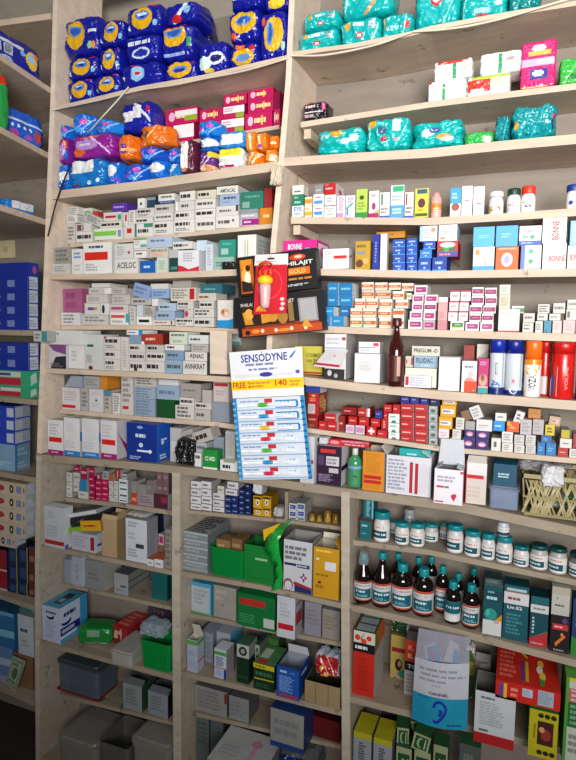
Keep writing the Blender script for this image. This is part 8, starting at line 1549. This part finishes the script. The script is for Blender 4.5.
strip(mb, [(.40, .30), (.42, .36), (.48, .40), (.56, .39), (.62, .33), (.62, .26), (.58, .19), (.52, .12), (.46, .08), (.40, .10)], .022, '#10309a', fm)
strip(mb, [(.50, .26), (.54, .28), (.55, .24), (.50, .19)], .02, '#10309a', fm)
mb.build('sachet_body', 'card', es)
mb = MB(); cm = quadmap([(415.5, 657), (469.3, 663.5), (469.5, 638), (418.8, 628)], Y)
for l, co in ((.008, '#aab'), (-.008, '#aab')):
    for i in range(6): u0, u1 = i/6, (i+1)/6; mb.quad(cm(u0, 0, l*math.sin(PI*u0)+.002), cm(u1, 0, l*math.sin(PI*u1)+.002), cm(u1, 1, l*.3), cm(u0, 1, l*.3), co, True)
mb.build('clear_film', 'bag', es)
for pts4, dec in ((((426, 659), (441, 662), (436, 642), (424.5, 646)), 'r:0,0,1,1,#b4bcc4|r:.12,.0,1,.9,#1c8ab4|q:.4,.1,.65,.1,.55,.7,.3,.7,#b82a38'), (((443, 661), (460, 664), (459, 645), (450, 640)), 'r:0,0,1,1,#b4bcc4|r:.55,0,1,.7,#1c8ac0')):
    lm = quadmap(pts4, Y+.001); mb = MB(); slab(mb, lm, .002, '#b4bcc4'); draw(mb, parse(dec), lm, 1, rs); mb.build('leaflet', 'card', es)
a = em(.5, .47, -.02); mb = MB(); mb.tube([(a[0], a[1]-.004, a[2]), (a[0], -.0012, a[2])], .002, '#777', 6); mb.build('hanging_tab', 'card', es)
# woven plastic basket at the frame edge
bk = empty('plastic_basket'); tag(bk, 'beige openwork plastic basket holding packets on the counter board', 'basket')
x0 = bp(522, 495, 0).x; x1 = bp(600, 500, 0).x; zs = max(shelf_z(s, x0) for s in SH if s['y0'] == 0 and abs(shelf_z(s, x0)-bp(523, 514, 0).z) < .04)
zt_ = bp(524, 474, 0).z; h = zt_-zs; z0 = zs+.0006; BC = '#9c9068'
def bside(P, Q, mb, n, inset):   # lattice between bottom corners P,Q with top leaning out by inset
    def m(u, v): a = P.lerp(Q, u); o = inset*(1-v); return (a.x+o.x, a.y+o.y, z0+h*v)
    for i in range(n):
        for s_ in (1, -1):
            u = rs.uniform(0, .95); du = rs.uniform(.1, .22)*s_; v0 = .06; v1 = .86
            if not 0 <= u+du <= 1: du = -du
            a, b = Vector(m(u, v0)), Vector(m(u+du, v1)); mb.tube([a, (a+b)/2+Vector((rs.uniform(-.002, .002), 0, 0)), b], .0026, BC, 5)
c = [Vector((x0, .004, 0)), Vector((x1, .004, 0)), Vector((x1, .17, 0)), Vector((x0, .17, 0))]; ins = [Vector((0, .008, 0)), Vector((-.008, 0, 0)), Vector((0, -.008, 0)), Vector((.008, 0, 0))]
mb = MB()
for i in range(4): bside(c[i], c[(i+1) % 4], mb, 22 if i % 2 == 0 else 12, ins[i])
mb.box(x0+.008, .012, z0, x1-.008, .162, z0+.006, BC)
for zz, k in ((.05, .009), (.45, .005)):
    z = z0+h*zz; mb.tube([(x0+k, .004+k, z), (x1-k, .004+k, z), (x1-k, .17-k, z), (x0+k, .17-k, z), (x0+k, .004+k, z)], .003, BC, 6)
mb.build('openwork_body', 'cap', bk)
mb = MB(); z = z0+h*.9
for (a, b) in zip(c, c[1:]+c[:1]):
    mb.box(min(a.x, b.x)-.002, min(a.y, b.y)-.002, z, max(a.x, b.x)+.002, max(a.y, b.y)+.002, z0+h, BC)
mb.build('rim', 'cap', bk)
def manp(name, man, c_, dec, label, cat, group=None, rz=0, mat='film', wr=.08, flow=0, side=None):
    seedc[0] += 1; it = dict(DEF); it.update(man=man, c=c_, label=label, cat=cat, n=name, seed=seedc[0]*13+5, mat=mat, wr=wr, flow=flow, rz=rz, **decor(dec))
    if side: it['side'] = side
    if group: it['g'] = group
    return kpouch(it)
gp = 'packets heaped inside the basket'
for i, (fx, fy, fz, cl, lb) in enumerate([(.16, .03, .05, '#5a7a5a', 'green and white packet low in the basket, post side'), (.42, .03, .04, '#8a9488', 'greyish packet low in the basket, middle'), (.66, .03, .05, '#4a8a68', 'green packet low in the basket under the white bag'), (.3, .07, .42, '#a8a8a0', 'pale packet upper in the basket')]):
    manp('small_packet', (x0+(x1-x0)*fx+.012, .03+fy, z0+.008+h*fz*.8, .045, h*.34, .05), cl, 'x:.4,.4,.08,#c0c8c0', lb, 'packet', gp, wr=.09)
manp('white_plastic_bag', (bp(552, 490, 0).x, -.004, z0+h*.72, .055, .055, .035), '#c8c8cc', 'x:.4,.3,.05,#e0e0e4', 'crumpled white bag with a bright fold spilling over the basket rim', 'bag', 'thin bags on top of the basket', mat='paper', wr=.14)
manp('clear_plastic_bag', (bp(535, 465, 0).x, .05, z0+h*.97, .078, .028, .05), '#a8aab0', 'x:.5,.5,.05,#c8ccd0', 'crumpled clear grey bag on the basket near the clear plastic box', 'bag', 'thin bags on top of the basket', mat='bag', wr=.17)
manp('grey_plastic_bag', (bp(566, 478, 0).x, .1, z0+h*1.02, .05, .02, .06), '#8a8c90', 'x:.5,.5,.05,#a8acb0', 'flat grey bag on the basket at the frame edge', 'bag', 'thin bags on top of the basket', mat='bag', wr=.14)
# packs on the corner unit, facing along the room
manp('diaper_pack', (-1.566, -.135, 2.4565, .22, .105, .12), '#141c92', 'r:0,.86,1,1,#101468|r:.0,.66,.62,.76,#c8ccd8|r:.08,.35,.2,.62,#a8b8c8|r:.25,.35,.42,.62,#c0c8d0|l:.26,.37,.41,.6,4,#3a4a7a|e:.3,.2,.1,.08,#9ab0dc|e:.78,.5,.12,.28,y|e:.77,.56,.07,.14,#9cc6e8|e:.6,.6,.05,.08,#7ac0e0|e:.88,.7,.06,.1,#e07a3a', 'blue diaper pack with a pale code square on the corner unit', 'diaper pack', None, 90, wr=.03)
manp('detergent_pack', (-1.558, -.232, 2.2395, .11, .185, .1), '#1a9a44', 'r:0,.78,1,1,#d03018|r:0,.86,.5,.95,#e08a30|q:0,.7,1,.55,1,.8,0,.8,#b8b8a8|x:.5,.3,.05,#8ad0a0|r:.1,.45,.5,.62,#a8c8b0', 'tall green pack with a red top on the corner unit', 'pack', None, 90, wr=.03)
manp('wipes_packet', (-1.59, -.083, 2.2395, .17, .105, .1), '#1a5ac8', 'x:.5,5,.0,w|r:0,.6,1,.66,#c8d8ec|e:.15,.45,.03,.06,#dfe8f4|e:.3,.45,.03,.06,#dfe8f4|e:.45,.45,.03,.06,#dfe8f4|e:.6,.45,.03,.06,#dfe8f4|e:.2,.2,.12,.12,#b0408a|e:.55,.18,.1,.1,#9a50b0|e:.8,.3,.1,.2,#b03a4a', 'bright blue packet with a row of white dots on the corner unit', 'packet', None, 90, wr=.05)
manp('wipes_packet', (-1.612, -.09, 2.0025, .13, .045, .08), '#1a70c0', 'r:.15,.35,.95,.95,#d0d4da', 'small blue and white packet lying by the tall post on the corner unit', 'packet', None, 90, wr=.05)
manp('wipes_packet', (-1.60, -.24, 2.0025, .06, .07, .08), '#2a9ac8', 'r:.3,.3,.8,.8,#8ad0e0', 'light blue packet at the frame edge on the corner unit', 'packet', None, 90, wr=.05)
mb = MB(); a = bp(-2, 258, .21); b_ = bp(13, 240, .21); mb.box(a.x, .214, a.z, b_.x, .2205, b_.z, '#c8bc94'); o = mb.build('light_switch', 'cap'); tag(o, 'beige electric switch plate on the back of the corner unit', 'switch')
mb = MB(); cx = (a.x+b_.x)/2; cz = (a.z+b_.z)/2; mb.box(cx-.008, .207, cz-.012, cx+.012, .2135, cz+.012, '#b8a878'); mb.build('toggle', 'cap', o)
# flat carton jutting out of the corner unit
load('''B ; 33 331 47 341.5 ; d=-.05 dep=.042 nz=1 nc=1 nr=1 nb=1 c=#b8b8b4 side=#a8a8a4 ; r:.6,0,1,1,#3a8a90 | l:.1,.2,.55,.8,2,#777 ; small white carton with a teal end jutting past the corner post''')
mb = MB(); gm = quadmap([(15.5, 693), (5, 683), (13, 656), (25.5, 661.5)], .02); gm = quadmap([(5, 683), (15.5, 693), (25.5, 661.5), (13, 656)], .02)
slab(mb, gm, .003, '#8a9a84'); draw(mb, parse('r:.1,.08,.9,.92,#6a8068|r:.16,.13,.84,.87,#98a890|e:.5,.5,.22,.2,#50664e|l:.2,.72,.8,.84,1,#50664e|l:.2,.16,.8,.28,1,#50664e'), gm, .5, rs)
o = mb.build('printed_card', 'card'); tag(o, 'green printed card leaning on the brown carton in the corner unit', 'card')
# cords and cables
def cable(name, px, Y, r, co, label, cat='cord'):
    pts = [bp(x, y, yy) for (x, y), yy in zip(px, Y if isinstance(Y, list) else [Y]*len(px))]; s = []
    for i in range(len(pts)-1):
        for t in (0, .25, .5, .75): s.append(pts[i].lerp(pts[i+1], t))
    s.append(pts[-1])
    for _ in range(2): s = [s[0]]+[(s[i-1]+s[i]*2+s[i+1])/4 for i in range(1, len(s)-1)]+[s[-1]]
    mb = MB(); mb.tube(s, r, co, 7); o = mb.build(name, 'cable'); tag(o, label, cat); return o
cable('cord_cable', [(128.5, 87), (118, 100), (104, 115), (88, 133)], [-.006, -.03, -.05, -.03], .0026, '#c8c0b0', 'thin pale cable running down from the top board across the pad packs')
cable('cord_cable', [(70, 166), (62, 185), (55, 206), (50.5, 225), (48, 236)], [-.02, -.012, -.01, -.01, -.008], .0028, '#1c1a1a', 'thin black cable along the corner post below the pad packs')
cable('cord_cable', [(52, 110), (100, 100), (140, 89.5), (175, 85), (202, 79), (240, 72), (266, 65), (288, 58)], -.0075, .003, '#d0c4b0', 'cream cable along the top board of the corner bay')
cable('cord_cable', [(291, 55.5), (320, 56), (350, 51), (380, 44), (412, 32)], -.0075, .003, '#d4c8b4', 'cream cable sagging under the top board next to the middle post')
cable('cord_cable', [(413, 31.5), (440, 30), (470, 26), (505, 18), (538, 8), (580, -4)], -.0075, .003, '#d4c8b4', 'cream cable under the top board at the far side from the post')
manp('cord_knot', (bp(276.5, 175, -.02).x, -.03, bp(276, 186, -.02).z, .036, .055, .024), '#c8bca6', 'x:.5,.4,.08,#a89c88', 'knot of cream string tied at the middle post', 'cord', None, 0, mat='paper', wr=.15)
# small structural pieces of the unit
def block(px0, px1, y0, y1, d0, d1, name='upright', mat='post', parent=unit):
    a = bp(px0, y1, d0); b_ = bp(px1, y0, d0); mb = MB(); mb.box(a.x, d0, a.z, b_.x, d1, b_.z, 'w'); return mb.build(name, mat, parent)
block(210, 227, 331, 373.6, -.004, .03)
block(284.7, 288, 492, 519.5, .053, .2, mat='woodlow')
def cleat(xy, d0, side=1):
    a = bp(*xy, d0); mb = MB(); mb.box(a.x, d0, a.z-.028, a.x+.022*side, .215, a.z, 'w'); mb.build('shelf_cleat', 'wood', unit)
cleat((304, 129.5), .06); cleat((293.5, 225.5), .035)
# curved lid flap on the glossy green carton
gc = next(o for o in bpy.data.objects if o.get('label', '').startswith('glossy green carton'))
L = [(276, 527), (266, 538), (264.5, 550), (271, 559), (275.5, 568), (275.5, 580), (271, 591)]; Rr = [(297, 517.5), (285, 528), (278.5, 541), (279, 552), (281.5, 562), (282.8, 576), (281, 589)]
Ys = [.02, -.01, -.03, -.035, -.025, -.012, -.006]; mb = MB()
for i in range(len(L)-1):
    a, b_, c_, d_ = bp(*L[i+1], Ys[i+1]), bp(*Rr[i+1], Ys[i+1]+.0), bp(*Rr[i], Ys[i]), bp(*L[i], Ys[i]); q = [p-gc.location for p in (a, b_, c_, d_)]; k = [p+Vector((0, .0015, 0)) for p in q]
    mb.mesh(q+k, [(0, 1, 2, 3), (7, 6, 5, 4), (0, 3, 7, 4), (1, 5, 6, 2)], '#1c9a3c', True)
mb.build('curled_flap', 'film', gc)
mb = MB(); q = [bp(264, 541, .0)-gc.location, bp(272, 533, .0)-gc.location, bp(281, 523, .01)-gc.location, bp(263, 530, .01)-gc.location]
k = [p+Vector((0, .0015, 0)) for p in q]; mb.mesh(q+k, [(0, 1, 2, 3), (7, 6, 5, 4), (0, 1, 5, 4), (1, 2, 6, 5), (2, 3, 7, 6), (3, 0, 4, 7)], '#d8b01c'); mb.build('yellow_panel', 'card', gc)

wc = next(o for o in bpy.data.objects if o.get('label', '').startswith('tall white carton opened low'))
mb = MB(); q = [bp(313.5, 366, -.045), bp(338, 369, -.045), bp(348, 350.5, .016), bp(327, 349.5, .016)]; q = [p-wc.location for p in q]; k = [p+Vector((0, .001, .0015)) for p in q]
mb.mesh(q+k, [(0, 1, 2, 3), (7, 6, 5, 4), (0, 4, 5, 1), (1, 5, 6, 2), (2, 6, 7, 3), (3, 7, 4, 0)], '#dcd8dc')
fm = lambda u, v, l: tuple(q[0].lerp(q[1], u).lerp(q[3].lerp(q[2], u), v)+Vector((0, -l, l)))
draw(mb, parse('r:0,.08,1,.2,#b83048|e:.55,.65,.05,.05,#c8788a'), fm, 1, rs); mb.build('open_flap', 'card', wc)
for q in LOG: print('LOG', q)
